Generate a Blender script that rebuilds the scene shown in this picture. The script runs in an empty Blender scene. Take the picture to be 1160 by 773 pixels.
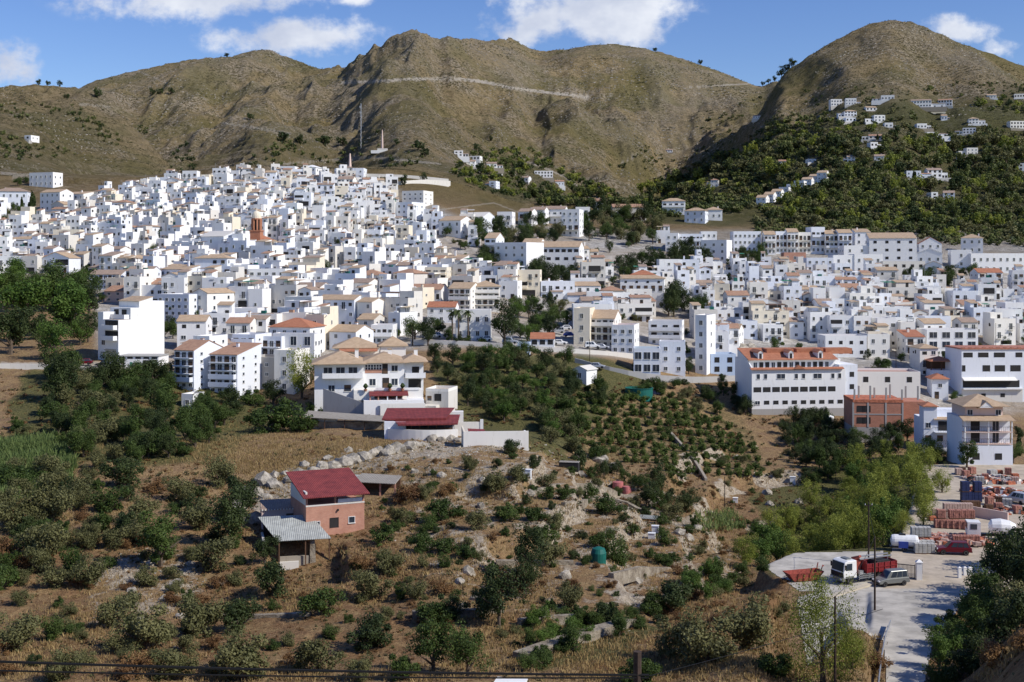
import bpy, math, random
import numpy as np
from mathutils import Matrix, Vector
R = math.radians
rng = random.Random(11)
NR = np.random.RandomState(5)
scene = bpy.context.scene
COL = scene.collection
F, CX, HY = 1400.0, 580.0, 300.0          # focal length in photo pixels, principal column, horizon row

# ------------------------------------------------------------------ camera, light, sky
cam = bpy.data.cameras.new('camera'); camo = bpy.data.objects.new('camera', cam); COL.objects.link(camo)
cam.sensor_width = 36; cam.lens = F/1160*36; cam.shift_y = -(386.5-HY)/1160; cam.clip_start = .5; cam.clip_end = 12000
camo.location = (0, 0, 0); camo.rotation_euler = (R(90), 0, 0); scene.camera = camo
SUN_EL, SUN_AZ = 40.0, 66.0               # azimuth measured from straight behind the camera towards the right
sd = Vector((math.sin(R(SUN_AZ))*math.cos(R(SUN_EL)), -math.cos(R(SUN_AZ))*math.cos(R(SUN_EL)), math.sin(R(SUN_EL))))
sl = bpy.data.lights.new('sun', 'SUN'); sl.energy = 4.1; sl.angle = R(.5); sl.color = (1, .95, .87)
so = bpy.data.objects.new('sun', sl); COL.objects.link(so); so.rotation_euler = sd.to_track_quat('Z', 'Y').to_euler()
so.location = (200, -100, 300)

def nd(nt, typ, **kw):
    n = nt.nodes.new(typ)
    for k, v in kw.items():
        if k.startswith('i_'):
            key = k[2:]
            n.inputs[int(key) if key.isdigit() else key.replace('_', ' ')].default_value = v
        else: setattr(n, k, v)
    return n
def math_n(nt, op, a, b=None, clamp=False):
    n = nt.nodes.new('ShaderNodeMath'); n.operation = op; n.use_clamp = clamp
    for i, s in enumerate((a, b)):
        if s is None: continue
        if isinstance(s, (int, float)): n.inputs[i].default_value = s
        else: nt.links.new(s, n.inputs[i])
    return n.outputs[0]
def mixc(nt, fac, a, b, mode='MIX'):
    n = nt.nodes.new('ShaderNodeMix'); n.data_type = 'RGBA'; n.blend_type = mode
    for i, s in ((0, fac), (6, a), (7, b)):
        if isinstance(s, (int, float)): n.inputs[i].default_value = s
        elif isinstance(s, tuple): n.inputs[i].default_value = (*s[:3], 1)
        else: nt.links.new(s, n.inputs[i])
    return n.outputs[2]
def ramp(nt, fac, lo, hi):
    n = nt.nodes.new('ShaderNodeMapRange'); n.interpolation_type = 'SMOOTHSTEP'
    nt.links.new(fac, n.inputs[0]); n.inputs[1].default_value = lo; n.inputs[2].default_value = hi
    return n.outputs[0]

world = bpy.data.worlds.new('World'); scene.world = world; world.use_nodes = True
nt = world.node_tree; nt.nodes.clear()
out = nt.nodes.new('ShaderNodeOutputWorld'); bg = nt.nodes.new('ShaderNodeBackground'); bg.inputs[1].default_value = .094
sky = nt.nodes.new('ShaderNodeTexSky'); sky.sky_type = 'NISHITA'; sky.sun_disc = False
sky.sun_elevation = R(SUN_EL); sky.sun_rotation = R(180-SUN_AZ); sky.air_density = 1.0; sky.dust_density = 0.1; sky.ozone_density = 3.0; sky.altitude = 600
hs = nt.nodes.new('ShaderNodeHueSaturation'); hs.inputs['Hue'].default_value = .518; hs.inputs['Saturation'].default_value = 1.22; hs.inputs['Value'].default_value = 1.2
nt.links.new(sky.outputs[0], hs.inputs['Color'])
tc = nt.nodes.new('ShaderNodeTexCoord'); sp = nt.nodes.new('ShaderNodeSeparateXYZ'); nt.links.new(tc.outputs['Generated'], sp.inputs[0])
yy = math_n(nt, 'MAXIMUM', sp.outputs[1], .05)
U = math_n(nt, 'DIVIDE', sp.outputs[0], yy); V = math_n(nt, 'DIVIDE', sp.outputs[2], yy)
cb = nt.nodes.new('ShaderNodeCombineXYZ'); nt.links.new(U, cb.inputs[0]); nt.links.new(V, cb.inputs[1])
mp = nt.nodes.new('ShaderNodeMapping'); nt.links.new(cb.outputs[0], mp.inputs[0]); mp.inputs['Scale'].default_value = (1, 1.25, 1)
n1 = nd(nt, 'ShaderNodeTexNoise', i_Scale=17.0, i_Detail=10.0, i_Roughness=.6); nt.links.new(mp.outputs[0], n1.inputs['Vector'])
n2 = nd(nt, 'ShaderNodeTexNoise', i_Scale=9.0, i_Detail=5.0, i_Roughness=.6); nt.links.new(mp.outputs[0], n2.inputs['Vector'])
tot = None
for (cx, cy, rx, ry, s) in [(235, -4, 150, 34, 1.), (330, 40, 95, 27, 1.05), (4, 74, 48, 28, .85), (610, 22, 62, 36, 1.0), (695, 16, 85, 42, 1.15), (1090, 36, 52, 20, .95), (1128, 58, 30, 22, .8),
                            (400, 0, 38, 9, .8), (-160, 60, 120, 40, 1), (1330, 20, 90, 40, 1), (560, -120, 260, 60, 1), (60, -160, 200, 60, 1), (1000, -190, 180, 60, 1)]:
    a = math_n(nt, 'DIVIDE', math_n(nt, 'SUBTRACT', U, (cx-CX)/F), rx/F); b = math_n(nt, 'DIVIDE', math_n(nt, 'SUBTRACT', V, (HY-cy)/F), ry/F)
    d2 = math_n(nt, 'ADD', math_n(nt, 'MULTIPLY', a, a), math_n(nt, 'MULTIPLY', b, b))
    g = math_n(nt, 'MULTIPLY', math_n(nt, 'MAXIMUM', math_n(nt, 'SUBTRACT', 1.35, math_n(nt, 'SQRT', d2)), 0), s)
    tot = g if tot is None else math_n(nt, 'MAXIMUM', tot, g)
dens = math_n(nt, 'ADD', math_n(nt, 'MULTIPLY', tot, .95), math_n(nt, 'MULTIPLY', math_n(nt, 'SUBTRACT', n1.outputs[0], .5), 3.4))
mask = math_n(nt, 'MULTIPLY', ramp(nt, dens, .22, .95), math_n(nt, 'GREATER_THAN', sp.outputs[1], .05))
mask = math_n(nt, 'MULTIPLY', mask, ramp(nt, tot, 0, .3))
cc = mixc(nt, ramp(nt, n2.outputs[0], .35, .65), (5.4, 5.9, 7.2), (8.4, 8.7, 9.3))
nt.links.new(mixc(nt, math_n(nt, 'MULTIPLY', mask, .95), hs.outputs[0], cc), bg.inputs[0]); nt.links.new(bg.outputs[0], out.inputs[0])
scene.view_settings.view_transform = 'Standard'; scene.view_settings.look = 'None'; scene.view_settings.gamma = 1
scene.view_settings.use_curve_mapping = False; scene.view_settings.exposure = 0.19
scene.render.engine = 'CYCLES'
try: scene.cycles.max_bounces = 5; scene.cycles.transparent_max_bounces = 6
except Exception: pass

# ------------------------------------------------------------------ materials
MATS = {}
def new_mat(name):
    m = bpy.data.materials.new(name); m.use_nodes = True; t = m.node_tree; b = t.nodes['Principled BSDF']; MATS[name] = m
    return m, t, b
def geo_pos(t):
    return t.nodes.new('ShaderNodeNewGeometry').outputs['Position']
def simple(name, c, rough=.8, metal=0, var=.12, scale=1.5, spec=.3):
    m, t, b = new_mat(name)
    n = nd(t, 'ShaderNodeTexNoise', i_Scale=scale, i_Detail=5.0, i_Roughness=.65); t.links.new(geo_pos(t), n.inputs['Vector'])
    lo = tuple(x*(1-var) for x in c); hi = tuple(min(1, x*(1+var*.6)) for x in c)
    t.links.new(mixc(t, ramp(t, n.outputs[0], .3, .7), lo, hi), b.inputs['Base Color'])
    b.inputs['Roughness'].default_value = rough; b.inputs['Metallic'].default_value = metal; b.inputs['Specular IOR Level'].default_value = spec
    return m
def wallmat(name, c, dirt=.15):
    m, t, b = new_mat(name); p = geo_pos(t)
    mp = t.nodes.new('ShaderNodeMapping'); t.links.new(p, mp.inputs[0]); mp.inputs['Scale'].default_value = (1, 1, .22)
    n = nd(t, 'ShaderNodeTexNoise', i_Scale=1.6, i_Detail=6.0, i_Roughness=.7); t.links.new(mp.outputs[0], n.inputs['Vector'])
    n3 = nd(t, 'ShaderNodeTexNoise', i_Scale=.12, i_Detail=2.0); t.links.new(p, n3.inputs['Vector'])
    dirtc = tuple(x*k for x, k in zip(c, (.62, .58, .5)))
    f = math_n(t, 'MULTIPLY', ramp(t, n.outputs[0], .52, .8), dirt*4.5, True)
    base = mixc(t, f, c, dirtc)
    oi = t.nodes.new('ShaderNodeObjectInfo')
    base = mixc(t, math_n(t, 'MULTIPLY', ramp(t, n3.outputs[0], .35, .65), .5), base, tuple(x*k for x, k in zip(c, (.92, .92, .95))))
    t.links.new(base, b.inputs['Base Color']); b.inputs['Roughness'].default_value = .9; b.inputs['Specular IOR Level'].default_value = .15
    return m
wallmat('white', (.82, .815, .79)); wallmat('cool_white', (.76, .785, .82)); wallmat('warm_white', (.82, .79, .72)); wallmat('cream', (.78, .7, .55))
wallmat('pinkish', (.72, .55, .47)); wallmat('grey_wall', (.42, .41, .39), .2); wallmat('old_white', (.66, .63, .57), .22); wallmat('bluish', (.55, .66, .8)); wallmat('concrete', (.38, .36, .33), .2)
wallmat('stone_wall', (.33, .29, .23), .3)
def tile(name, c1, c2):
    m, t, b = new_mat(name); tcn = t.nodes.new('ShaderNodeTexCoord'); p = tcn.outputs['Object']
    w = nd(t, 'ShaderNodeTexWave', wave_type='BANDS', bands_direction='X', i_Scale=1.25, i_Distortion=.3); t.links.new(p, w.inputs['Vector'])
    n = nd(t, 'ShaderNodeTexNoise', i_Scale=.9, i_Detail=7.0, i_Roughness=.75); t.links.new(p, n.inputs['Vector'])
    base = mixc(t, ramp(t, n.outputs[0], .3, .7), c1, c2)
    base = mixc(t, math_n(t, 'MULTIPLY', w.outputs[1], .3), base, tuple(x*.45 for x in c1))
    t.links.new(base, b.inputs['Base Color']); b.inputs['Roughness'].default_value = .9
    bp = t.nodes.new('ShaderNodeBump'); bp.inputs['Strength'].default_value = .6; bp.inputs['Distance'].default_value = .08
    t.links.new(w.outputs[1], bp.inputs['Height']); t.links.new(bp.outputs[0], b.inputs['Normal']); return m
tile('tile_brown', (.36, .2, .13), (.5, .3, .19)); tile('tile_orange', (.38, .14, .07), (.52, .22, .12)); tile('tile_tan', (.43, .3, .19), (.58, .43, .28)); tile('tile_old', (.3, .22, .17), (.46, .33, .24))
tile('metal_red', (.15, .022, .024), (.29, .05, .045)); tile('metal_grey', (.3, .31, .29), (.5, .52, .48)); tile('fibre_grey', (.28, .25, .21), (.36, .33, .28))
def brickmat(name, c1, c2, mortar, sc=1.0):
    m, t, b = new_mat(name); tcn = t.nodes.new('ShaderNodeTexCoord')
    sx = t.nodes.new('ShaderNodeSeparateXYZ'); t.links.new(tcn.outputs['Object'], sx.inputs[0]); cx = t.nodes.new('ShaderNodeCombineXYZ')
    t.links.new(math_n(t, 'ADD', sx.outputs[0], sx.outputs[1]), cx.inputs[0]); t.links.new(sx.outputs[2], cx.inputs[1])
    k = nd(t, 'ShaderNodeTexBrick'); t.links.new(cx.outputs[0], k.inputs['Vector']); k.inputs['Color1'].default_value = (*c1, 1); k.inputs['Color2'].default_value = (*c2, 1)
    k.inputs['Mortar'].default_value = (*mortar, 1); k.inputs['Scale'].default_value = 2.2*sc; k.inputs['Mortar Size'].default_value = .02
    n = nd(t, 'ShaderNodeTexNoise', i_Scale=.7, i_Detail=5.0); t.links.new(tcn.outputs['Object'], n.inputs['Vector'])
    t.links.new(mixc(t, math_n(t, 'MULTIPLY', ramp(t, n.outputs[0], .4, .7), .35), k.outputs[0], tuple(x*.6 for x in c1)), b.inputs['Base Color'])
    b.inputs['Roughness'].default_value = .9
brickmat('brick', (.46, .2, .13), (.52, .26, .17), (.45, .32, .25)); brickmat('church_brick', (.4, .15, .08), (.48, .2, .1), (.42, .25, .17)); brickmat('block', (.5, .2, .12), (.42, .17, .1), (.4, .25, .18), .5)
simple('glass', (.035, .045, .06), .12, 0, .3, .8, .6); simple('dark', (.03, .028, .027), .8); simple('shutter', (.12, .07, .04), .7); simple('wood', (.13, .07, .04), .8, 0, .3, 3)
simple('frame_white', (.75, .75, .73), .6); simple('green_glass', (.06, .2, .17), .3); simple('rail', (.05, .05, .055), .5); simple('awning_green', (.05, .2, .12), .8); simple('awning_tan', (.55, .45, .3), .85)
simple('terracotta', (.42, .2, .12), .9); simple('steel', (.45, .46, .47), .4, .6); simple('pole_wood', (.06, .04, .03), .9, 0, .4, 4); simple('cable', (.006, .006, .006), .7)
simple('roof_terrace', (.42, .34, .28), .9, 0, .25); simple('roof_red', (.42, .18, .12), .9, 0, .25, .8); simple('solar', (.02, .025, .05), .2, .2)
simple('paint_white', (.78, .78, .76), .35, 0, .06, 2, .5); simple('paint_red', (.22, .022, .025), .4, 0, .25, 2, .5); simple('rust_red', (.32, .07, .05), .75, 0, .4, 2); simple('paint_grey', (.22, .23, .22), .35, .4, .05, 2, .5)
simple('paint_darkred', (.14, .008, .015), .3, .2, .05, 2, .5); simple('paint_black', (.015, .015, .017), .4); simple('paint_silver', (.55, .56, .58), .35, .4, .05); simple('paint_blue', (.03, .06, .3), .4)
simple('tyre', (.015, .015, .015), .9); simple('rim', (.35, .35, .36), .4, .7); simple('lamp_glass', (.8, .8, .8), .1); simple('lamp_red', (.4, .01, .01), .2)
simple('plastic_green', (.012, .12, .095), .5, 0, .15); simple('plastic_pink', (.45, .15, .14), .6); simple('plastic_white', (.75, .76, .76), .5, 0, .1)
simple('pallet_brick', (.42, .2, .15), .9, 0, .35, 2.5); simple('pallet_pink', (.5, .36, .3), .9, 0, .25, 2.5); simple('block_grey', (.42, .41, .38), .9, 0, .2, 2); simple('clay', (.5, .17, .09), .9, 0, .4, 2)
simple('dark_blue', (.02, .03, .09), .6); simple('bark', (.12, .09, .065), .95, 0, .4, 4); simple('pale_bark', (.3, .27, .22), .95, 0, .4, 4)
def rockmat(name, c1, c2):
    m, t, b = new_mat(name); p = geo_pos(t)
    n = nd(t, 'ShaderNodeTexNoise', i_Scale=.8, i_Detail=8.0, i_Roughness=.75); t.links.new(p, n.inputs['Vector'])
    t.links.new(mixc(t, ramp(t, n.outputs[0], .35, .65), c1, c2), b.inputs['Base Color']); b.inputs['Roughness'].default_value = .95
    bp = t.nodes.new('ShaderNodeBump'); bp.inputs['Strength'].default_value = 1; bp.inputs['Distance'].default_value = .4
    t.links.new(n.outputs[0], bp.inputs['Height']); t.links.new(bp.outputs[0], b.inputs['Normal'])
rockmat('rock', (.2, .175, .135), (.5, .45, .37)); rockmat('brown_rock', (.17, .135, .095), (.38, .33, .25))
def leafmat(name, c1, c2, trans=.25):
    m, t, b = new_mat(name); a = t.nodes.new('ShaderNodeAttribute'); a.attribute_name = 'tint'
    oi = t.nodes.new('ShaderNodeObjectInfo')
    f = math_n(t, 'ADD', math_n(t, 'MULTIPLY', a.outputs['Fac'], .7), math_n(t, 'MULTIPLY', oi.outputs['Random'], .3))
    c = mixc(t, f, c1, c2); t.links.new(c, b.inputs['Base Color']); b.inputs['Roughness'].default_value = .65; b.inputs['Specular IOR Level'].default_value = .25
    tr = t.nodes.new('ShaderNodeBsdfTranslucent'); t.links.new(c, tr.inputs[0]); mx = t.nodes.new('ShaderNodeMixShader'); mx.inputs[0].default_value = trans
    o = t.nodes['Material Output']; t.links.new(b.outputs[0], mx.inputs[1]); t.links.new(tr.outputs[0], mx.inputs[2]); t.links.new(mx.outputs[0], o.inputs[0])
leafmat('leaf_olive', (.07, .076, .026), (.22, .21, .085)); leafmat('leaf_green', (.028, .052, .01), (.1, .145, .03)); leafmat('leaf_bright', (.05, .1, .016), (.125, .19, .032))
leafmat('leaf_pine', (.11, .145, .02), (.38, .4, .075), .35); leafmat('leaf_dark', (.02, .036, .011), (.075, .1, .028)); leafmat('leaf_brown', (.12, .058, .024), (.3, .175, .07))
leafmat('leaf_far', (.05, .068, .018), (.19, .215, .06)); leafmat('dry_blade', (.2, .13, .05), (.5, .37, .17)); leafmat('reed', (.08, .13, .035), (.22, .27, .09)); leafmat('leaf_flower', (.2, .1, .02), (.4, .25, .05))
leafmat('scrub', (.04, .043, .02), (.13, .12, .055)); leafmat('scrub_far', (.035, .038, .014), (.1, .095, .04), .1); leafmat('leaf_citrus', (.04, .07, .012), (.16, .21, .045)); leafmat('palm_leaf', (.04, .06, .02), (.12, .15, .05))
# ------------------------------------------------------------------ terrain
def hash2(ix, iy, s):
    h = (ix.astype(np.int64)*374761393 + iy.astype(np.int64)*668265263 + s*982451653) & 0x7fffffff
    h = ((h ^ (h >> 13))*1274126177) & 0x7fffffff
    return ((h ^ (h >> 16)) & 0xffff)/65535.0
def vnoise(x, y, s=0):
    ix = np.floor(x); iy = np.floor(y); fx = x-ix; fy = y-iy; fx = fx*fx*fx*(fx*(fx*6-15)+10); fy = fy*fy*fy*(fy*(fy*6-15)+10)
    a = hash2(ix, iy, s); b = hash2(ix+1, iy, s); c = hash2(ix, iy+1, s); d = hash2(ix+1, iy+1, s)
    return (a*(1-fx)+b*fx)*(1-fy)+(c*(1-fx)+d*fx)*fy
def fbm(x, y, o=4, s=0, ridged=False):
    t = 0; amp = .5; tot = 0
    for i in range(o):
        n = vnoise(x*2**i+17*i, y*2**i-9*i, s+i)
        if ridged: n = 1-np.abs(2*n-1)
        t = t+n*amp; tot += amp; amp *= .5
    return t/tot
D = [8, 20, 50, 80, 110, 130, 150, 170, 190, 210, 230, 250, 275, 300, 330, 370, 420, 500, 600, 700]
near = [1500, 1180, 1010, 885]
TAB = {
 -500: near+[773, 700, 640, 585, 535, 495, 465, 440, 415, 395, 372, 350, 320, 280, 235, 205],
 -120: near+[773, 715, 655, 598, 552, 512, 482, 457, 430, 406, 384, 360, 330, 288, 240, 205],
 0: near+[773, 720, 662, 605, 560, 520, 490, 465, 437, 412, 392, 365, 335, 290, 240, 205],
 150: near+[773, 720, 665, 600, 552, 515, 490, 470, 445, 415, 390, 362, 330, 285, 240, 208],
 300: near+[773, 712, 655, 604, 560, 524, 501, 486, 464, 433, 400, 362, 325, 275, 230, 195],
 450: near+[773, 705, 648, 596, 552, 514, 494, 478, 450, 424, 398, 368, 335, 285, 235, 198],
 520: near+[773, 700, 642, 592, 550, 516, 500, 486, 460, 425, 396, 368, 335, 290, 240, 212],
 600: near+[773, 700, 642, 594, 554, 524, 505, 493, 465, 430, 400, 375, 345, 295, 258, 235],
 680: near+[773, 715, 660, 614, 580, 558, 540, 518, 488, 450, 408, 385, 352, 300, 262, 238],
 750: near+[768, 722, 677, 634, 602, 576, 552, 528, 498, 466, 425, 400, 360, 305, 265, 242],
 840: near+[760, 712, 684, 662, 640, 612, 580, 550, 515, 484, 440, 405, 365, 312, 272, 245],
 900: near+[773, 718, 675, 645, 642, 620, 585, 555, 520, 487, 450, 412, 370, 315, 275, 248],
 1000: near+[773, 720, 676, 640, 616, 590, 562, 538, 508, 487, 455, 415, 372, 318, 278, 255],
 1080: [1500, 1180, 1000, 860, 766, 719, 674, 634, 597, 567, 543, 526, 512, 500, 470, 425, 375, 322, 280, 258],
 1160: [1500, 1150, 900, 765, 700, 680, 660, 634, 597, 567, 543, 526, 514, 502, 480, 430, 378, 325, 285, 265],
 1300: [1500, 1050, 760, 670, 630, 612, 600, 590, 575, 560, 543, 526, 514, 502, 480, 430, 378, 325, 285, 265],
 1700: [1500, 900, 600, 560, 540, 535, 530, 525, 520, 515, 510, 500, 490, 480, 460, 420, 375, 325, 285, 265]}
def pchip(xk, yk, x):                       # monotone cubic along the last axis of yk (n columns)
    xk = np.asarray(xk, float); h = np.diff(xk); dl = np.diff(yk, axis=0)/h[:, None]
    m = np.zeros_like(yk); m[0] = dl[0]; m[-1] = dl[-1]
    for i in range(1, len(xk)-1):
        a, b = dl[i-1], dl[i]; same = a*b > 0
        w1 = 2*h[i]+h[i-1]; w2 = h[i]+2*h[i-1]
        with np.errstate(divide='ignore', invalid='ignore'): hm = (w1+w2)/(w1/a+w2/b)
        m[i] = np.where(same, hm, 0)
    x = np.clip(x, xk[0], xk[-1]); k = np.clip(np.searchsorted(xk, x)-1, 0, len(xk)-2); t = ((x-xk[k])/h[k])[:, None]
    return (2*t**3-3*t**2+1)*yk[k]+(t**3-2*t**2+t)*h[k][:, None]*m[k]+(-2*t**3+3*t**2)*yk[k+1]+(t**3-t**2)*h[k][:, None]*m[k+1]
NU = 860
pxs = np.concatenate([np.linspace(-480, -20, 60)[:-1], np.linspace(-20, 1180, NU-130), np.linspace(1180, 1680, 72)[1:]]); NU = len(pxs)
ds = np.concatenate([np.exp(np.linspace(math.log(8), math.log(100), 60))[:-1], np.exp(np.linspace(math.log(100), math.log(330), 480))[:-1],
                     np.exp(np.linspace(math.log(330), math.log(800), 200))[:-1], np.exp(np.linspace(math.log(800), math.log(2600), 330))[:-1], np.exp(np.linspace(math.log(2600), math.log(8000), 30))]); ND = len(ds)
cols = sorted(TAB); tb = np.array([TAB[c] for c in cols], float).T      # depth x column
byd = pchip(np.log(D), tb, np.log(np.clip(ds, 8, 700)))                   # ND x ncol
PY = pchip(cols, byd.T, pxs).T                                            # ND x NU  image row of the ground
PXG, DG = np.meshgrid(pxs, ds)
def prof(pts, x):
    p = np.array(pts, float); return .5*pchip(p[:, 0], p[:, 1:2], x)[:, 0]+.5*np.interp(x, p[:, 0], p[:, 1])
PA = prof([(-500, 120), (0, 118), (60, 110), (85, 101), (110, 91), (160, 79), (220, 67), (262, 64), (290, 57), (302, 56), (322, 64), (368, 78), (385, 76), (420, 56), (445, 41), (465, 35), (482, 37), (495, 45), (512, 42), (545, 46), (580, 44), (598, 54), (612, 58), (640, 56), (665, 52), (692, 50), (735, 56), (780, 69), (820, 83), (850, 95), (900, 115), (1200, 150), (1700, 170)], pxs)
PB = prof([(-500, 300), (500, 262), (600, 240), (660, 218), (700, 198), (730, 178), (770, 158), (810, 135), (850, 110), (890, 82), (930, 55), (965, 36), (990, 26), (1010, 23), (1030, 25), (1062, 37), (1080, 46), (1120, 60), (1160, 75), (1300, 105), (1700, 150)], pxs)
PC = prof([(-500, 95), (0, 97), (30, 96), (60, 99), (85, 104), (120, 117), (170, 130), (250, 146), (330, 157), (420, 166), (500, 180), (560, 205), (640, 235), (800, 262), (1700, 290)], pxs)
far = DG > 700; p700 = PY[-1][None, :]
def layer(pr, dr, pw=1.0):
    dr = np.broadcast_to(dr, pxs.shape)[None, :]
    t = (np.log(DG)-math.log(700))/(np.log(dr)-math.log(700)); pyf = p700+(pr[None, :]-p700)*np.clip(t, 0, 1)**pw
    z = (HY-pyf)*DG/F; zr = (HY-pr[None, :])*dr/F
    return np.where(DG <= dr, z, zr-(DG-dr)*.42)
drA = 2250+150*np.sin(pxs/90.)-260*np.exp(-((pxs-465)/70.)**2)+250*np.exp(-((pxs-610)/40.)**2); drC = 1150+60*np.sin(pxs/60.); drB = 1650+0*pxs
LA, LB, LC = layer(PA, drA, .92), layer(PB, drB, 1.05), layer(PC, drC, .9)
def smax(a, b, k): h = np.clip(.5+.5*(a-b)/k, 0, 1); return b+(a-b)*h+k*h*(1-h)
ZF = smax(smax(LA, LB, 9.), LC, 6.)
blend = np.clip((DG-700)/150, 0, 1)
ZB = (HY-PY)*DG/F
Z = np.where(far, ZF, ZB)
X = (PXG-CX)/F*DG; Y = DG
# relief: gullies that run down the far slopes, knolls nearer by
lw = np.clip((np.log(DG)-math.log(750))/(math.log(1500)-math.log(750)), 0, 1)
top = np.clip(1-(np.log(np.maximum(DG, 700))-math.log(1900))/(math.log(2300)-math.log(1900)), .25, 1)
wx = X+60*fbm(X/240., Y/240., 3, 4); wy = Y+60*fbm(X/240.+50, Y/240., 3, 8)
gul = fbm(wx/150., wy/520., 5, 21, True)-.62
gamp = 1-.72*np.clip((PXG-800)/120, 0, 1)
Z = Z+lw*top*(gul*80*gamp+(fbm(X/55., Y/75., 4, 31)-.5)*24*(.4+.6*gamp)) + lw*(fbm(X/26., Y/26., 3, 77)-.5)*5
def carve(pts, depth, width):
    global Z
    P_ = [((px-CX)/F*d, d) for px, d in pts]; rows = slice(int(np.searchsorted(ds, 720)), int(np.searchsorted(ds, 2700))); x_, y_ = X[rows], Y[rows]; x_ = x_+22*(fbm(x_/90., y_/90., 3, 301)-.5)*2; best = np.full(x_.shape, 1e9); tt = np.zeros(x_.shape); n = len(P_)-1
    for i, (a, b_) in enumerate(zip(P_[:-1], P_[1:])):
        vx, vy = b_[0]-a[0], b_[1]-a[1]; t_ = np.clip(((x_-a[0])*vx+(y_-a[1])*vy)/(vx*vx+vy*vy), 0, 1); q = np.hypot(x_-a[0]-t_*vx, y_-a[1]-t_*vy); m = q < best; best = np.where(m, q, best); tt = np.where(m, (i+t_)/n, tt)
    Z[rows] -= depth*np.exp(-(best/width)**1.3)*np.clip(np.minimum(tt, 1.15-tt)*5, 0, 1)
for pts_, dp_, wd_ in [([(575, 2150), (600, 1750), (650, 1350), (690, 980)], 42, 60), ([(735, 2150), (752, 1800), (748, 1450), (712, 1080), (690, 900)], 75, 70), ([(385, 2100), (405, 1600), (388, 1200), (370, 850)], 42, 55), ([(490, 1950), (520, 1550), (570, 1200), (600, 950)], 28, 50), ([(655, 2150), (690, 1750), (728, 1450)], 40, 50), ([(800, 2200), (780, 1800), (752, 1450)], 45, 60),
    ([(268, 2000), (235, 1500), (205, 1050), (196, 780)], 38, 50), ([(150, 1900), (165, 1400), (190, 1100)], 24, 45), ([(60, 1120), (90, 950), (120, 800)], 16, 35), ([(940, 1600), (905, 1250), (850, 1000)], 30, 50), ([(1060, 1600), (1075, 1250), (1070, 1000)], 24, 50), ([(1000, 1500), (985, 1200)], 16, 35), ([(330, 2150), (330, 1700), (345, 1300)], 26, 45), ([(440, 2100), (450, 1700), (470, 1350)], 22, 40)]: carve(pts_, dp_, wd_)
_py = np.where(DG > 800, HY-F*Z/Y, 999).min(0); _tg = np.minimum(np.minimum(PA, PB), PC); _dl = _tg-_py; _dl = np.convolve(np.pad(_dl, 6, 'edge'), np.ones(13)/13, 'valid')
Z = Z-lw*(_dl[None, :]*DG/F)*np.clip((np.log(np.maximum(DG, 1))-math.log(800))/.3, 0, 1)
mid = np.clip((DG-340)/120, 0, 1)*(1-lw)
Z = Z+mid*(fbm(X/60., Y/60., 3, 41)-.5)*4
fw = np.clip((DG-60)/60, 0, 1)*np.clip((340-DG)/60, 0, 1)
Z = Z+fw*((fbm(X/24., Y/24., 4, 51)-.5)*3.4+(fbm(X/5., Y/5., 3, 61)-.5)*.8)
def inpoly(px, py, poly):
    r = np.zeros(np.shape(px), bool); n = len(poly)
    for i in range(n):
        x1, y1 = poly[i]; x2, y2 = poly[(i+1) % n]
        if y1 == y2: continue
        c = ((y1 > py) != (y2 > py)) & (px < (x2-x1)*(py-y1)/(y2-y1)+x1); r ^= c
    return r
def feather(m, it=4):
    m = m.astype(float)
    for _ in range(it):
        m[1:-1] = (m[:-2]+m[1:-1]*2+m[2:])/4; m[:, 1:-1] = (m[:, :-2]+m[:, 1:-1]*2+m[:, 2:])/4
    return m
PYG = HY-F*Z/Y
def softregion(poly, d0, d1, it=25): return feather(inpoly(PXG, PYG, poly) & (DG > d0) & (DG < d1), it)
# terraced stretches of the near hill and of the orchard: risers of dry stone
def terrace(mask, step, sharp):
    global Z
    q = Z/step+.35*fbm(X/30., Y/30., 2, 5); k = np.floor(q); f = q-k; f2 = np.clip((f-.5)*sharp+.5, 0, 1); f2 = f2*f2*(3-2*f2)
    Z = Z*(1-mask)+mask*(Z+(k+f2-q)*step*.85)
    return mask*np.exp(-((f-.5)*sharp*1.5)**2)*np.clip(fbm(X/9.,Y/9.,3,15)*3-1.1,0,1)
riser = terrace(softregion([(540, 520), (640, 515), (720, 560), (840, 620), (800, 660), (700, 720), (560, 690), (500, 610)], 120, 230), 2.7, 4.0)
riser = riser+terrace(softregion([(690, 520), (900, 500), (930, 600), (860, 640), (760, 600)], 190, 300), 3.0, 3.5)
riser = riser+.6*terrace(softregion([(0, 140), (380, 120), (480, 190), (100, 210)], 750, 1200, 20)*.55, 7, 3)+.6*terrace(softregion([(650, 230), (1160, 100), (1160, 262), (720, 262)], 700, 1500, 20)*.5, 6, 3)
# level ground: builders' yard, truck platform, lane, grassy plateau
def level(poly_pd, zf, it=10, w=1.0):
    global Z
    m = feather(inpoly(PXG, DG, poly_pd), it)*w; Z = Z*(1-m)+m*(zf(X, Y) if callable(zf) else zf)
level([(985, 150), (1200, 146), (1200, 246), (1040, 246), (1030, 205), (1010, 172)], -39.6, 8)
level([(855, 163), (905, 147), (960, 139), (1060, 128), (1200, 135), (1190, 176), (1000, 176), (900, 173)], -39.9, 5)
level([(985, 100), (1072, 100), (1090, 150), (985, 150)], lambda x, y: -38.2-1.4*np.clip((y-105)/45, 0, 1), 3)
level([(905, 112), (960, 128), (950, 143), (880, 152), (868, 120)], lambda x, y: -39.9-3.2*np.clip((146-y)/30, 0, 1), 3)
Z = Z-2.3*feather(inpoly(PXG, DG, [(306, 150), (392, 150), (388, 163.5), (306, 163.5)]), 6)
PYG = HY-F*Z/Y
LG = np.log(ds)
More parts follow.
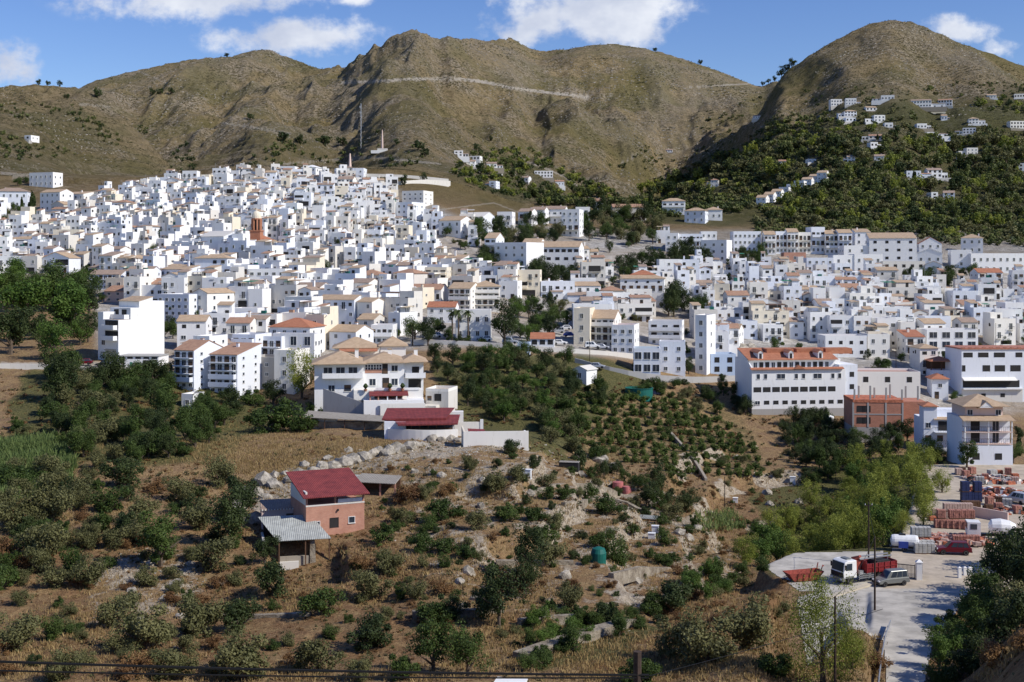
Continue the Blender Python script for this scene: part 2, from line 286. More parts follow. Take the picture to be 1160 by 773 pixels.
def H(x, y):
    y = max(y, 9.); px = x/y*F+CX; j = np.clip(np.searchsorted(pxs, px)-1, 0, NU-2); i = np.clip(np.searchsorted(ds, y)-1, 0, ND-2)
    a = min(max((px-pxs[j])/(pxs[j+1]-pxs[j]), 0), 1); b = min(max((y-ds[i])/(ds[i+1]-ds[i]), 0), 1)
    return float((Z[i, j]*(1-a)+Z[i, j+1]*a)*(1-b)+(Z[i+1, j]*(1-a)+Z[i+1, j+1]*a)*b)
def at(px, py, dmin=0):
    """ground point seen in direction (px, py); falls to the nearest ground when the ray misses"""
    j = int(np.clip(np.searchsorted(pxs, px), 1, NU-1)); c = PYG[:, j]; ok = np.where((c <= py) & (ds > dmin))[0]
    i = int(ok[0]) if len(ok) else int(np.argmin(np.abs(c-py)))
    if i > 0 and c[i-1] > c[i]:
        t = min(max((c[i-1]-py)/(c[i-1]-c[i]), 0), 1); d = ds[i-1]+(ds[i]-ds[i-1])*t
    else: d = ds[i]
    d = float(d); x = (px-CX)/F*d
    return Vector((x, d, H(x, d)))
def pix(p): return (CX+F*p[0]/p[1], HY-F*p[2]/p[1])

def mesh_from(name, V_, faces_flat, loop_tot, mats, mi=None, smooth=False):
    me = bpy.data.meshes.new(name); nf = len(loop_tot); me.vertices.add(len(V_)); me.vertices.foreach_set('co', np.asarray(V_, np.float32).ravel())
    me.loops.add(len(faces_flat)); me.loops.foreach_set('vertex_index', np.asarray(faces_flat, np.int32)); me.polygons.add(nf)
    ls = np.concatenate([[0], np.cumsum(loop_tot)[:-1]]).astype(np.int32); me.polygons.foreach_set('loop_start', ls)
    try: me.polygons.foreach_set('loop_total', np.asarray(loop_tot, np.int32))
    except Exception: pass
    for m in mats: me.materials.append(MATS[m])
    me.polygons.foreach_set('use_smooth', np.full(nf, smooth, bool))
    if mi is not None: me.polygons.foreach_set('material_index', np.asarray(mi, np.int32))
    if smooth: me.polygons.foreach_set('use_smooth', np.ones(nf, bool))
    me.update(calc_edges=True); me.validate(); return me
def setp(o, label=None, cat=None, group=None, kind=None):
    if label: o['label'] = label
    if cat: o['category'] = cat
    if group: o['group'] = group
    if kind: o['kind'] = kind
    return o
def link(name, me, parent=None, loc=None, rz=0):
    o = bpy.data.objects.new(name, me); COL.objects.link(o)
    if parent is not None: o.parent = parent
    if loc is not None: o.location = loc
    if rz: o.rotation_euler = (0, 0, rz)
    return o
def grid_mesh(name, sel, mats, lift=0, attrs=None):
    """sel: boolean (ND-1, NU-1) cells"""
    ii, jj = np.where(sel); a = ii*NU+jj; q = np.stack([a, a+1, a+NU+1, a+NU], 1)
    uq, inv = np.unique(q.ravel(), return_inverse=True); V_ = np.stack([X.ravel()[uq], Y.ravel()[uq], Z.ravel()[uq]+lift], 1)
    me = mesh_from(name, V_, inv.ravel(), np.full(len(q), 4), mats, smooth=True)
    for k, arr in (attrs or {}).items():
        at_ = me.attributes.new(k, 'FLOAT', 'POINT'); at_.data.foreach_set('value', arr.ravel()[uq].astype(np.float32))
    return me
WXN = (fbm(X/14., Y/14., 3, 201)-.5)*60; WYN = (fbm(X/14., Y/14., 3, 202)-.5)*44
# ground cover masks: rock, green, brown (what grows or lies there)
def reg(polys, d0, d1, it=22):
    m = np.zeros_like(Z)
    for p, v in polys: m = np.maximum(m, feather(inpoly(PXG+WXN, PYG+WYN, p) & (DG > d0) & (DG < d1), it)*v)
    return m
gx, gy = np.gradient(Z, axis=1)/np.maximum(np.gradient(X, axis=1), 1e-3), np.gradient(Z, axis=0)/np.gradient(Y, axis=0)
slope = np.sqrt(gx**2+gy**2)
M_rock = reg([([(270, 560), (300, 530), (400, 505), (480, 500), (600, 505), (620, 520), (480, 515), (420, 535), (330, 560), (290, 590)], .6), ([(100, 640), (230, 625), (240, 700), (90, 720)], .5),
              ([(470, 520), (640, 520), (720, 560), (850, 640), (700, 730), (520, 690), (430, 600)], .42)], 60, 300)+riser*1.1
M_green = reg([([(30, 410), (300, 430), (300, 500), (190, 530), (90, 540), (0, 500)], .8), ([(490, 395), (700, 410), (740, 450), (690, 470), (640, 520), (500, 480)], .85), ([(0, 500), (80, 500), (80, 570), (0, 590)], .9),
               ([(860, 560), (1080, 500), (1060, 620), (860, 650)], .8), ([(590, 720), (740, 690), (760, 720), (600, 773)], .8), ([(700, 430), (860, 480), (860, 540), (640, 520)], .42)], 60, 340)
M_green = M_green+reg([([(680, 235), (760, 200), (860, 170), (950, 115), (1300, 100), (1300, 275), (900, 262), (800, 262), (690, 270)], .75), ([(510, 170), (620, 180), (700, 240), (640, 240), (540, 220)], .6), ([(-100, 120), (100, 130), (170, 160), (60, 190), (-100, 190)], .35)], 650, 1500)
M_brown = reg([([(150, 600), (480, 560), (600, 600), (760, 600), (840, 680), (600, 740), (200, 773), (0, 773), (0, 640)], .55), ([(760, 640), (905, 650), (890, 700), (740, 773), (650, 773)], .9), ([(1040, 640), (1300, 560), (1300, 800), (1040, 800)], .8), ([(20, 430), (60, 440), (80, 490), (0, 520)], .7), ([(680, 560), (860, 560), (900, 640), (800, 610)], .5)], 40, 340)
M_pale = reg([([(385, 97), (470, 90), (540, 90), (600, 100), (665, 112), (662, 115), (600, 106), (540, 95), (470, 94), (388, 100)], 1.0)], 1500, 2300, 1)
# the dirt road cut across the far slope
rp = np.interp(pxs, [385, 420, 470, 520, 545, 580, 620, 665], [94, 92.5, 89.5, 89.5, 92.5, 100, 105, 110])
inr = (pxs > 385) & (pxs < 668)
M_pale = np.where((np.abs(PYG-rp[None, :]) < 1.0+.9*fbm(PXG/9., PYG/40., 2, 3)) & inr[None, :] & (DG > 1200) & (DG < 2400), 1., 0)
M_pale = np.maximum(M_pale, np.where((np.abs(PYG-np.interp(pxs, [410, 420], [85, 85])[None, :]-0*PYG) < 0, ) [0], 0, 0))
def line_mask(pts, hw, d0, d1, v=1.):
    global M_pale
    p = np.array(pts, float); c = np.interp(pxs, p[:, 0], p[:, 1]); s = (pxs >= p[0, 0]) & (pxs <= p[-1, 0])
    M_pale = np.maximum(M_pale, np.where((np.abs(PYG-c[None, :]) < hw*.55*(.3+1.2*fbm(PXG/14., PYG/30., 3, 8))) & s[None, :] & (DG > d0) & (DG < d1), v, 0))
line_mask([(90, 118), (150, 124), (210, 134), (270, 142), (330, 152)], 2.6, 700, 1500, .6); line_mask([(0, 196), (60, 202)], 4, 500, 1200, .7)
line_mask([(590, 180), (640, 200), (668, 222)], 2.0, 650, 1500, .8); line_mask([(700, 188), (760, 152), (790, 140)], 1.6, 900, 1700, .6); line_mask([(780, 99), (850, 95)], 1.5, 1300, 2500, .7)
line_mask([(320, 186), (420, 178), (500, 186)], 2.2, 650, 1300, .7); line_mask([(155, 80), (195, 97)], 1.0, 1300, 2500, .7); line_mask([(680, 548), (760, 560), (830, 590)], 2.0, 180, 300, .8)
line_mask([(480, 240), (560, 230), (640, 262)], 1.5, 500, 1000, .5); line_mask([(0, 413), (200, 413)], 6, 200, 400, .6)
M_town = np.zeros_like(Z)
for _p in [[(-70, 345), (-70, 232), (60, 236), (120, 222), (250, 200), (400, 202), (450, 215), (530, 250), (700, 262), (860, 262), (1100, 262), (1250, 290), (1250, 470), (1080, 470), (960, 440), (836, 420), (700, 405), (560, 392), (440, 398), (350, 420), (240, 440), (110, 400), (105, 330)]]: M_town = np.maximum(M_town, feather(inpoly(PXG, PYG, _p) & (DG > 280) & (DG < 760), 10))
M_town = np.clip(M_town*(.55+1.1*(fbm(X/20., Y/20., 3, 91)-.3)), 0, 1)
M_ridge = lw*np.clip(gul*2.2+.1, 0, 1)
gm, t, b = new_mat('ground')
p = geo_pos(t)
def at_n(k): a = t.nodes.new('ShaderNodeAttribute'); a.attribute_name = k; return a.outputs['Fac']
def noise(sc, det=6., ro=.65, src=None): n = nd(t, 'ShaderNodeTexNoise', i_Scale=sc, i_Detail=det, i_Roughness=ro); t.links.new(src or p, n.inputs['Vector']); return n.outputs[0]
nS, nM, nL, nF = noise(2.2, 6, .75), noise(.28, 6, .7), noise(.035, 6, .65), noise(.0075, 8, .65)
dry = mixc(t, ramp(t, nS, .3, .7), (.2, .128, .062), (.39, .275, .14))
dry = mixc(t, ramp(t, nM, .4, .62), dry, mixc(t, ramp(t, nS, .35, .65), (.17, .10, .055), (.3, .2, .115)))
brn = mixc(t, ramp(t, nS, .3, .7), (.12, .06, .028), (.3, .17, .075)); grn = mixc(t, ramp(t, nS, .35, .65), (.05, .055, .02), (.17, .15, .06))
rck = mixc(t, ramp(t, nS, .32, .62), (.2, .15, .1), (.5, .43, .33))
c = mixc(t, math_n(t, 'MULTIPLY', at_n('m_brown'), ramp(t, nM, .3, .6)), dry, brn)
c = mixc(t, ramp(t, math_n(t, 'ADD', at_n('m_green'), math_n(t, 'SUBTRACT', nM, .5)), .2, .7), c, grn)
c = mixc(t, ramp(t, math_n(t, 'ADD', at_n('m_rock'), math_n(t, 'MULTIPLY', math_n(t, 'SUBTRACT', nM, .5), 1.6)), .42, .6), c, rck)
# far slopes: thin olive scrub on pale limestone and straw
nP = noise(.11, 9, .82); nQ = noise(.012, 7, .6)
fa = mixc(t, ramp(t, nP, .36, .6), (.15, .118, .05), (.39, .3, .165)); fa2 = mixc(t, ramp(t, noise(.2, 7, .8), .44, .58), (.15, .12, .058), (.47, .39, .28))
fc = mixc(t, ramp(t, nQ, .42, .6), fa, fa2); fc = mixc(t, math_n(t, 'MULTIPLY', ramp(t, nF, .42, .6), .65), fc, (.16, .145, .05))
fc = mixc(t, math_n(t, 'MULTIPLY', at_n('m_ridge'), .55), fc, (.3, .255, .19))
fc = mixc(t, math_n(t, 'MULTIPLY', ramp(t, at_n('m_green'), .1, .8), .6), fc, (.07, .085, .03)); fc = mixc(t, ramp(t, at_n('m_rock'), .2, .6), fc, (.32, .27, .2))
c = mixc(t, at_n('m_far'), c, fc); c = mixc(t, at_n('m_pale'), c, mixc(t, nS, (.42, .36, .28), (.66, .6, .5)))
c = mixc(t, at_n('m_town'), c, mixc(t, ramp(t, nM, .35, .65), (.3, .28, .25), (.55, .52, .47)))
t.links.new(c, b.inputs['Base Color']); b.inputs['Roughness'].default_value = .95; b.inputs['Specular IOR Level'].default_value = .1
bp = t.nodes.new('ShaderNodeBump'); bp.inputs['Strength'].default_value = .9; bp.inputs['Distance'].default_value = .5; t.links.new(math_n(t, 'ADD', nS, math_n(t, 'MULTIPLY', nM, 2)), bp.inputs['Height'])
bp2 = t.nodes.new('ShaderNodeBump'); bp2.inputs['Strength'].default_value = 1; t.links.new(math_n(t, 'MULTIPLY', at_n('m_far'), 9.), bp2.inputs['Distance']); t.links.new(nP, bp2.inputs['Height']); t.links.new(bp.outputs[0], bp2.inputs['Normal'])
t.links.new(bp2.outputs[0], b.inputs['Normal'])
MFAR = np.clip((DG-520)/250, 0, 1)
g = link('ground', grid_mesh('ground', np.ones((ND-1, NU-1), bool), ['ground'], 0, {'m_rock': M_rock, 'm_green': M_green, 'm_brown': M_brown, 'm_pale': M_pale, 'm_far': MFAR, 'm_ridge': M_ridge, 'm_town': M_town}))
setp(g, kind='structure')
def patch(name, poly, d0, d1, mat, lift=.04, space='px'):
    cx = (PXG[:-1, :-1]+PXG[1:, 1:])/2; cy = (PYG[:-1, :-1]+PYG[1:, 1:])/2; cd = (DG[:-1, :-1]+DG[1:, 1:])/2
    s = inpoly(cx, cy if space == 'px' else cd, poly) & (cd > d0) & (cd < d1)
    return setp(link(name, grid_mesh(name, s, [mat], lift)), kind='structure')
simple('road_concrete', (.44, .41, .355), .9, 0, .32, .35); simple('yard_dust', (.46, .39, .3), .95, 0, .2, .5); simple('apron', (.5, .44, .34), .95, 0, .12, .8); simple('asphalt', (.1, .1, .1), .9, 0, .3, .6)
patch('yard', [(1000, 152), (1220, 152), (1220, 245), (1048, 245), (1030, 205), (1010, 172)], 100, 260, 'yard_dust', .03, 'pd')
patch('parking_platform', [(856, 166), (905, 151), (1000, 151), (1000, 172), (900, 171)], 100, 260, 'road_concrete', .04, 'pd')
patch('lane', [(1004, 100), (1048, 100), (1046, 112), (1056, 126), (1082, 139), (1100, 152), (1000, 152), (935, 152), (905, 148), (955, 131), (1000, 128), (1003, 120)], 90, 200, 'road_concrete', .06, 'pd')
patch('side_lane', [(938, 115), (955, 124), (962, 131), (912, 148), (903, 147), (908, 138), (916, 127), (926, 119)], 90, 200, 'road_concrete', .05, 'pd')
# ------------------------------------------------------------------ mesh builder
class MB:
    def __init__(s): s.v = []; s.f = []; s.m = []
    def add(s, vs, fs, mat):
        o = len(s.v); s.v += [tuple(v) for v in vs]; s.f += [tuple(i+o for i in f) for f in fs]; s.m += [mat]*len(fs); return s
    def box(s, x0, x1, y0, y1, z0, z1, mat='white'):
        return s.add([(x0, y0, z0), (x1, y0, z0), (x1, y1, z0), (x0, y1, z0), (x0, y0, z1), (x1, y0, z1), (x1, y1, z1), (x0, y1, z1)],
                     [(0, 3, 2, 1), (4, 5, 6, 7), (0, 1, 5, 4), (1, 2, 6, 5), (2, 3, 7, 6), (3, 0, 4, 7)], mat)
    def hexa(s, b, t_, mat):                        # bottom quad, top quad
        return s.add(b+t_, [(0, 3, 2, 1), (4, 5, 6, 7), (0, 1, 5, 4), (1, 2, 6, 5), (2, 3, 7, 6), (3, 0, 4, 7)], mat)
    def prism(s, prof, x0, x1, mat, axis='y'):      # profile in the other two axes, extruded along axis
        n = len(prof); A = []
        for w in (x0, x1):
            for a, b in prof: A.append({'y': (a, w, b), 'x': (w, a, b), 'z': (a, b, w)}[axis])
        return s.add(A, [tuple(range(n))[::-1], tuple(range(n, 2*n))]+[(i, (i+1) % n, n+(i+1) % n, n+i) for i in range(n)], mat)
    def tube(s, pts, r, mat, n=6, r1=None):
        pts = [Vector(p) for p in pts]; A = []; N = len(pts)
        for i, p in enumerate(pts):
            d = (pts[min(i+1, N-1)]-pts[max(i-1, 0)]).normalized(); u = d.orthogonal().normalized(); w = d.cross(u)
            if i and abs(d.z) < .99: u = Vector((0, 0, 1)).cross(d).normalized(); w = d.cross(u)
            elif abs(d.z) >= .99: u = Vector((1, 0, 0)); w = d.cross(u)
            else: u = Vector((0, 0, 1)).cross(d).normalized(); w = d.cross(u)
            rr = r+((r1 if r1 is not None else r)-r)*i/max(1, N-1)
            for k in range(n): a = 2*math.pi*k/n; A.append(p+u*math.cos(a)*rr+w*math.sin(a)*rr)
        fs = [(i*n+k, i*n+(k+1) % n, (i+1)*n+(k+1) % n, (i+1)*n+k) for i in range(N-1) for k in range(n)]
        return s.add(A, fs+[tuple(range(n))[::-1], tuple(range((N-1)*n, N*n))], mat)
    def lathe(s, prof, mat, c=(0, 0, 0), n=16, axis='z'):
        A = []
        for r, h in prof:
            for k in range(n):
                a = 2*math.pi*k/n; q = (r*math.cos(a), r*math.sin(a), h)
                if axis == 'y': q = (q[0], q[2], q[1])
                if axis == 'x': q = (q[2], q[0], q[1])
                A.append((q[0]+c[0], q[1]+c[1], q[2]+c[2]))
        N = len(prof); fs = [(i*n+k, i*n+(k+1) % n, (i+1)*n+(k+1) % n, (i+1)*n+k) for i in range(N-1) for k in range(n)]
        return s.add(A, fs+[tuple(range(n))[::-1], tuple(range((N-1)*n, N*n))], mat)
    def hip(s, x0, x1, y0, y1, z, h, mat, over=.4, th=.12, slope_left=True):
        x0 -= over; x1 += over; y0 -= over; y1 += over; w, d = x1-x0, y1-y0
        if w >= d: r0, r1 = (x0+d/2, (y0+y1)/2), (x1-d/2, (y0+y1)/2)
        else: r0, r1 = ((x0+x1)/2, y0+w/2), ((x0+x1)/2, y1-w/2)
        e = 1e-3; A = [(x0, y0, z), (x1, y0, z), (x1, y1, z), (x0, y1, z), (x0, y0, z+th), (x1, y0, z+th), (x1, y1, z+th), (x0, y1, z+th), (r0[0]-e, r0[1]-(e if w < d else 0), z+th+h), (r1[0]+e, r1[1]+(e if w < d else 0), z+th+h)]
        if w >= d: top = [(4, 5, 9, 8), (5, 6, 9), (6, 7, 8, 9), (7, 4, 8)]
        else: top = [(4, 5, 8), (5, 6, 9, 8), (6, 7, 9), (7, 4, 8, 9)]
        return s.add(A, [(0, 3, 2, 1), (0, 1, 5, 4), (1, 2, 6, 5), (2, 3, 7, 6), (3, 0, 4, 7)]+top, mat)
    def gable(s, x0, x1, y0, y1, z, h, mat, wall, over=.3, along='x', th=.14):
        if along == 'x':
            ym = (y0+y1)/2; k = h/(ym-y0)
            s.prism([(y0, z), (y1, z), (ym, z+h)], x0, x1, wall, 'x')
            s.prism([(y0-over, z-over*k+.01), (ym, z+h+.01), (y1+over, z-over*k+.01), (y1+over, z-over*k+th), (ym, z+h+th+.03), (y0-over, z-over*k+th)], x0-over*.5, x1+over*.5, mat, 'x')
        else:
            xm = (x0+x1)/2; k = h/(xm-x0)
            s.prism([(x0, z), (x1, z), (xm, z+h)], y0, y1, wall, 'y')
            s.prism([(x0-over, z-over*k+.01), (xm, z+h+.01), (x1+over, z-over*k+.01), (x1+over, z-over*k+th), (xm, z+h+th+.03), (x0-over, z-over*k+th)], y0-over*.5, y1+over*.5, mat, 'y')
        return s
    def shed(s, x0, x1, y0, y1, z, h, mat, wall, over=.3, th=.14):        # rises towards the back
        k = h/(y1-y0); s.prism([(y0, z), (y1, z), (y1, z+h)], x0, x1, wall, 'x')
        return s.prism([(y0-over, z-over*k+.01), (y1+.1, z+h+.1*k+.01), (y1+.1, z+h+.1*k+th), (y0-over, z-over*k+th)], x0-.1, x1+.1, mat, 'x')
    def mesh(s, name):
        mats = sorted(set(s.m)); me = bpy.data.meshes.new(name); me.from_pydata(s.v, [], s.f)
        for m in mats: me.materials.append(MATS[m])
        ix = {m: i for i, m in enumerate(mats)}; me.polygons.foreach_set('material_index', [ix[m] for m in s.m]); me.update(); return me
    def build(s, name, parent=None, loc=None, rz=0, label=None):
        o = link(name, s.mesh(name), parent, loc, rz)
        if label: o['label'] = label
        return o
    def bevel(s, amt): s.bev = amt; return s
def empty(name, loc, rz=0, label=None, cat=None, group=None):
    o = bpy.data.objects.new(name, None); COL.objects.link(o); o.location = loc; o.rotation_euler = (0, 0, rz); o.empty_display_size = .3
    return setp(o, label, cat, group)
def copy_tree(o, parent=None, loc=None, rz=None):
    c = o.copy(); COL.objects.link(c)
    if parent is not None: c.parent = parent
    if loc is not None: c.location = loc
    if rz is not None: c.rotation_euler = (0, 0, rz)
    for ch in list(o.children): copy_tree(ch, c)
    return c

# ------------------------------------------------------------------ windows and doors, one mesh per size
WM = {}
def win_mb(kind, w, h):
    """opening centred on x=0, bottom at z=0, in a wall whose outer face is y=0 and looks to -y"""
    m = MB(); fr = {'w': 'frame_white', 'b': 'shutter', 'd': 'shutter', 'g': 'frame_white', 'k': 'dark', 'o': 'frame_white'}[kind[0]]
    t_ = .07
    m.box(-w/2, w/2, -.02, .05, 0, h, 'dark' if kind[0] in 'kd' else 'glass')
    for a, b_, c_, e in ((-w/2-t_, -w/2, 0, h), (w/2, w/2+t_, 0, h), (-w/2-t_, w/2+t_, h, h+t_)): m.box(a, b_, -.06, .05, c_, e, fr)
    if kind[0] in 'wbg': m.box(-w/2-.12, w/2+.12, -.14, .05, -.09, 0, 'warm_white')
    if kind[0] in 'wg' and w > .8: m.box(-.03, .03, -.045, .02, 0, h, fr)
    if kind[0] == 'b': m.box(-w/2+.02, w/2-.02, -.04, .03, h*.55, h-.02, 'shutter')
    if kind[0] == 'd': m.box(-w/2+.08, w/2-.08, -.04, .02, .05, h*.55, 'shutter')
    return m
def wkey(kind, w, h):
    k = (kind, round(w, 1), round(h, 1))
    if k not in WM: WM[k] = win_mb(*k)
    return k
WME = {}
def wmesh(k):
    if k not in WME: WME[k] = WM[k].mesh('door' if k[0] == 'd' else 'window')
    return WME[k]
RAILM = {}

class House:
    """parts in local coordinates: x to the right along the front, y into the hill, z up; front at y=0"""
    def __init__(s): s.parts = []; s.wins = []
    def part(s, name, mb=None, parent=None, label=None):
        mb = mb or MB(); s.parts.append([name, mb, parent, label]); return mb
    def win(s, kind, w, h, x, y, z, face='F'): s.wins.append((wkey(kind, w, h), x, y, z, {'F': 0, 'R': math.pi/2, 'L': -math.pi/2}[face]))
    def row(s, kind, w, h, x0, x1, n, y, z, face='F', skip=()):
        for i in range(n):
            if i in skip: continue
            q = x0+(x1-x0)*(i+.5)/n
            s.win(kind, w, h, q, y, z) if face == 'F' else s.win(kind, w, h, y, q, z, face)
    def balcony(s, x0, x1, y, z, dep=1.1, wall='white', solid=False, rail='rail'):
        m = s.part('balcony'); m.box(x0, x1, y-dep, y+.02, z-.16, z, wall)
        r = s.part('railing', None, m) if not solid else m
        if solid:
            m.box(x0, x1, y-dep, y-dep+.12, z, z+.95, wall); m.box(x0, x0+.12, y-dep+.12, y, z, z+.95, wall); m.box(x1-.12, x1, y-dep+.12, y, z, z+.95, wall)
        else:
            r.box(x0, x1, y-dep, y-dep+.05, z+.95, z+1.02, rail); r.box(x0, x0+.05, y-dep+.05, y, z+.95, z+1.02, rail); r.box(x1-.05, x1, y-dep+.05, y, z+.95, z+1.02, rail)
            n = max(2, int((x1-x0)/.35))
            for i in range(n+1): q = x0+(x1-x0-.04)*i/n; r.box(q, q+.04, y-dep+.01, y-dep+.04, z, z+.95, rail)
    def parapet(s, m, x0, x1, y0, y1, z, h, mat, t_=.22):
        m.box(x0, x1, y0, y0+t_, z, z+h, mat); m.box(x0, x1, y1-t_, y1, z, z+h, mat); m.box(x0, x0+t_, y0+t_, y1-t_, z, z+h, mat); m.box(x1-t_, x1, y0+t_, y1-t_, z, z+h, mat)
    def build(s, name, loc, rz, label, cat, group=None):
        root = empty(name, loc, rz, label, cat, group); made = {}
        for nm, mb, par, lb in s.parts:
            if not mb.f: continue
            o = mb.build(nm, made.get(id(par), root) if par is not None else root, None, 0, lb); made[id(mb)] = o
        for k, x, y, z, a in s.wins[:100]: link('door' if k[0] == 'd' else 'window', wmesh(k), root, (x, y, z), a)
        return root
    def bake(s, loc, rz, acc):
        c, n_ = math.cos(rz), math.sin(rz)
        for nm, mb, par, lb in s.parts: acc.append((mb, loc, c, n_, 0, (0, 0, 0)))
        for k, x, y, z, a in s.wins: acc.append((WM[k], loc, c, n_, a, (x, y, z)))
def bake_mesh(name, acc):
    vs, fl, lt, mi = [], [], [], []; mats = []; ix = {}; off = 0
    for mb, loc, c, n_, a, q in acc:
        if not mb.f: continue
        v = np.array(mb.v)
        if a: ca, sa = math.cos(a), math.sin(a); v = np.stack([v[:, 0]*ca-v[:, 1]*sa, v[:, 0]*sa+v[:, 1]*ca, v[:, 2]], 1)
        v = v+np.array(q); v = np.stack([v[:, 0]*c-v[:, 1]*n_+loc[0], v[:, 0]*n_+v[:, 1]*c+loc[1], v[:, 2]+loc[2]], 1); vs.append(v)
        for f, m in zip(mb.f, mb.m):
            if m not in ix: ix[m] = len(mats); mats.append(m)
            fl += [i+off for i in f]; lt.append(len(f)); mi.append(ix[m])
        off += len(v)
    return mesh_from(name, np.concatenate(vs), fl, lt, mats, mi)

WALLW = ['white']*12+['cool_white']*4+['warm_white']*3+['cream']*1+['old_white']*3
WN = {'white': 'white', 'cool_white': 'white', 'warm_white': 'off-white', 'cream': 'cream', 'old_white': 'weathered white', 'pinkish': 'pink', 'grey_wall': 'grey'}
ST = {1: 'one-storey', 2: 'two-storey', 3: 'three-storey', 4: 'four-storey', 5: 'five-storey', 6: 'six-storey'}
def village_house(r, w, d, st, wall=None, roof=None, detail=1.0, sh=2.85, found=7, sides=True):
    """random house of the white hill village. returns House, description"""
    h = House(); wl = wall or r.choice(WALLW); H_ = st*sh
    rf = roof or r.choices(['flat', 'box', 'gable', 'shed', 'hip', 'gablex', 'terrace'], [30, 30, 9, 9, 3, 3, 22])[0]
    W = h.part('wall'); W.box(-w/2, w/2, 0, d, -found, H_, wl)
    tm = r.choice(['tile_brown', 'tile_old', 'tile_old', 'tile_tan', 'tile_tan'])
    T = h.part('roof'); fl = r.choice(['roof_terrace', 'white', 'concrete', 'old_white', 'roof_terrace'])
    desc = ''
    if rf in ('flat', 'box', 'terrace'):
        T.box(-w/2+.22, w/2-.22, .22, d-.22, H_, H_+.05, fl); h.parapet(W, -w/2, w/2, 0, d, H_, r.choice([.5, .9, 1.0]), wl)
        desc = 'flat roof'
        if rf != 'flat':
            bw = w*r.uniform(.35, .62); s_ = r.choice([-1, 1]); cx = s_*(w-bw)/2*.98; y0 = d*r.uniform(.3, .55) if rf == 'box' else d*.42; bh = r.uniform(2.2, 2.8)
            U_ = h.part('rooftop_room'); U_.box(cx-bw/2+.01, cx+bw/2-.01, y0, d-.01, H_+.05, H_+bh, wl); desc = 'flat roof and rooftop room'
            if r.random() < .55: U_.shed(cx-bw/2+.01, cx+bw/2-.01, y0, d-.01, H_+bh, .7, tm, wl)
            else: h.parapet(U_, cx-bw/2+.01, cx+bw/2-.01, y0, d-.01, H_+bh, .3, wl)
            if r.random() < .8: h.win(r.choice('kdw'), .9, 1.9 if r.random() < .6 else 1.0, cx+r.uniform(-.2, .2)*bw, y0, H_+.1)
            if rf == 'terrace':                      # shaded terrace beside the rooftop room
                ox = -s_*(w/2-.25); a, b_ = sorted((ox, cx-s_*bw/2)); m = h.part('awning'); am = r.choice(['awning_tan', 'tile_old', 'white', 'shutter', 'awning_green', 'tile_tan'])
                m.hexa([(a, y0-.5, H_+2.2), (b_, y0-.5, H_+2.2), (b_, d-.3, H_+2.5), (a, d-.3, H_+2.5)], [(a, y0-.5, H_+2.3), (b_, y0-.5, H_+2.3), (b_, d-.3, H_+2.6), (a, d-.3, H_+2.6)], am)
                for q in (a+.05, b_-.15): m.box(q, q+.1, y0-.45, y0-.35, H_+.05, H_+2.2, 'rail')
                desc = 'rooftop room and shaded terrace'
    elif rf == 'gable': T.gable(-w/2, w/2, 0, d, H_, d*.17, tm, wl); desc = 'tiled gable roof'
    elif rf == 'gablex': T.gable(-w/2, w/2, 0, d, H_, w*.17, tm, wl, along='y'); desc = 'tiled roof gabled to the front'
    elif rf == 'shed': T.shed(-w/2, w/2, 0, d, H_, d*.2, tm, wl); desc = 'sloping tiled roof'
    else: T.hip(-w/2, w/2, 0, d, H_, min(w, d)*.2, tm); desc = 'hipped tiled roof'
    if r.random() < .55:
        q = r.uniform(-.35, .35)*w; C_ = h.part('chimney', None, T); z0 = H_ if rf in ('flat', 'box', 'terrace') else H_+.2
        C_.box(q, q+.6, d*.6, d*.6+.6, z0-.1, z0+1.9+(0 if rf in ('flat', 'box', 'terrace') else .8), wl); C_.box(q-.08, q+.68, d*.6-.08, d*.6+.68, z0+1.9+(0 if rf in ('flat', 'box', 'terrace') else .8), z0+2.02+(0 if rf in ('flat', 'box', 'terrace') else .8), 'tile_brown')
    if r.random() < .25 and rf in ('flat', 'box', 'terrace'):
        A = h.part('antenna'); q = r.uniform(-.4, .4)*w; A.tube([(q, .6, H_), (q, .6, H_+3.2)], .03, 'steel', 4); A.box(q-.5, q+.5, .58, .62, H_+2.9, H_+2.94, 'steel'); A.box(q-.35, q+.35, .58, .62, H_+2.6, H_+2.64, 'steel')
    if rf in ('flat', 'box', 'terrace') and r.random() < .6:
        B_ = h.part('rooftop_tank'); q = r.uniform(-.38, .3)*w; y1 = d*r.uniform(.12, .35); k_ = r.random()
        if k_ < .4: B_.box(q, q+1.3, y1, y1+1.0, H_+.05, H_+r.uniform(.9, 1.9), r.choice(['grey_wall', 'concrete', 'plastic_white', 'plastic_green', 'tile_brown']))
        elif k_ < .75: B_.tube([(q, y1, H_+.9), (q+1.3, y1, H_+.9)], .35, 'plastic_white', 8); B_.hexa([(q, y1-1.2, H_+.1), (q+1.4, y1-1.2, H_+.1), (q+1.4, y1, H_+.7), (q, y1, H_+.7)], [(q, y1-1.2, H_+.16), (q+1.4, y1-1.2, H_+.16), (q+1.4, y1, H_+.76), (q, y1, H_+.76)], 'solar')
        else: B_.hexa([(q, y1-.4, H_+1.9), (q+2, y1-.4, H_+1.9), (q+2, y1+2, H_+2.2), (q, y1+2, H_+2.2)], [(q, y1-.4, H_+1.96), (q+2, y1-.4, H_+1.96), (q+2, y1+2, H_+2.26), (q, y1+2, H_+2.26)], r.choice(['awning_tan', 'shutter', 'awning_green', 'metal_grey'])); B_.box(q, q+.08, y1-.4, y1-.3, H_+.05, H_+1.9, 'rail'); B_.box(q+1.9, q+2, y1-.4, y1-.3, H_+.05, H_+1.9, 'rail')
    nw = max(1, int(w/r.uniform(2.0, 2.8)))
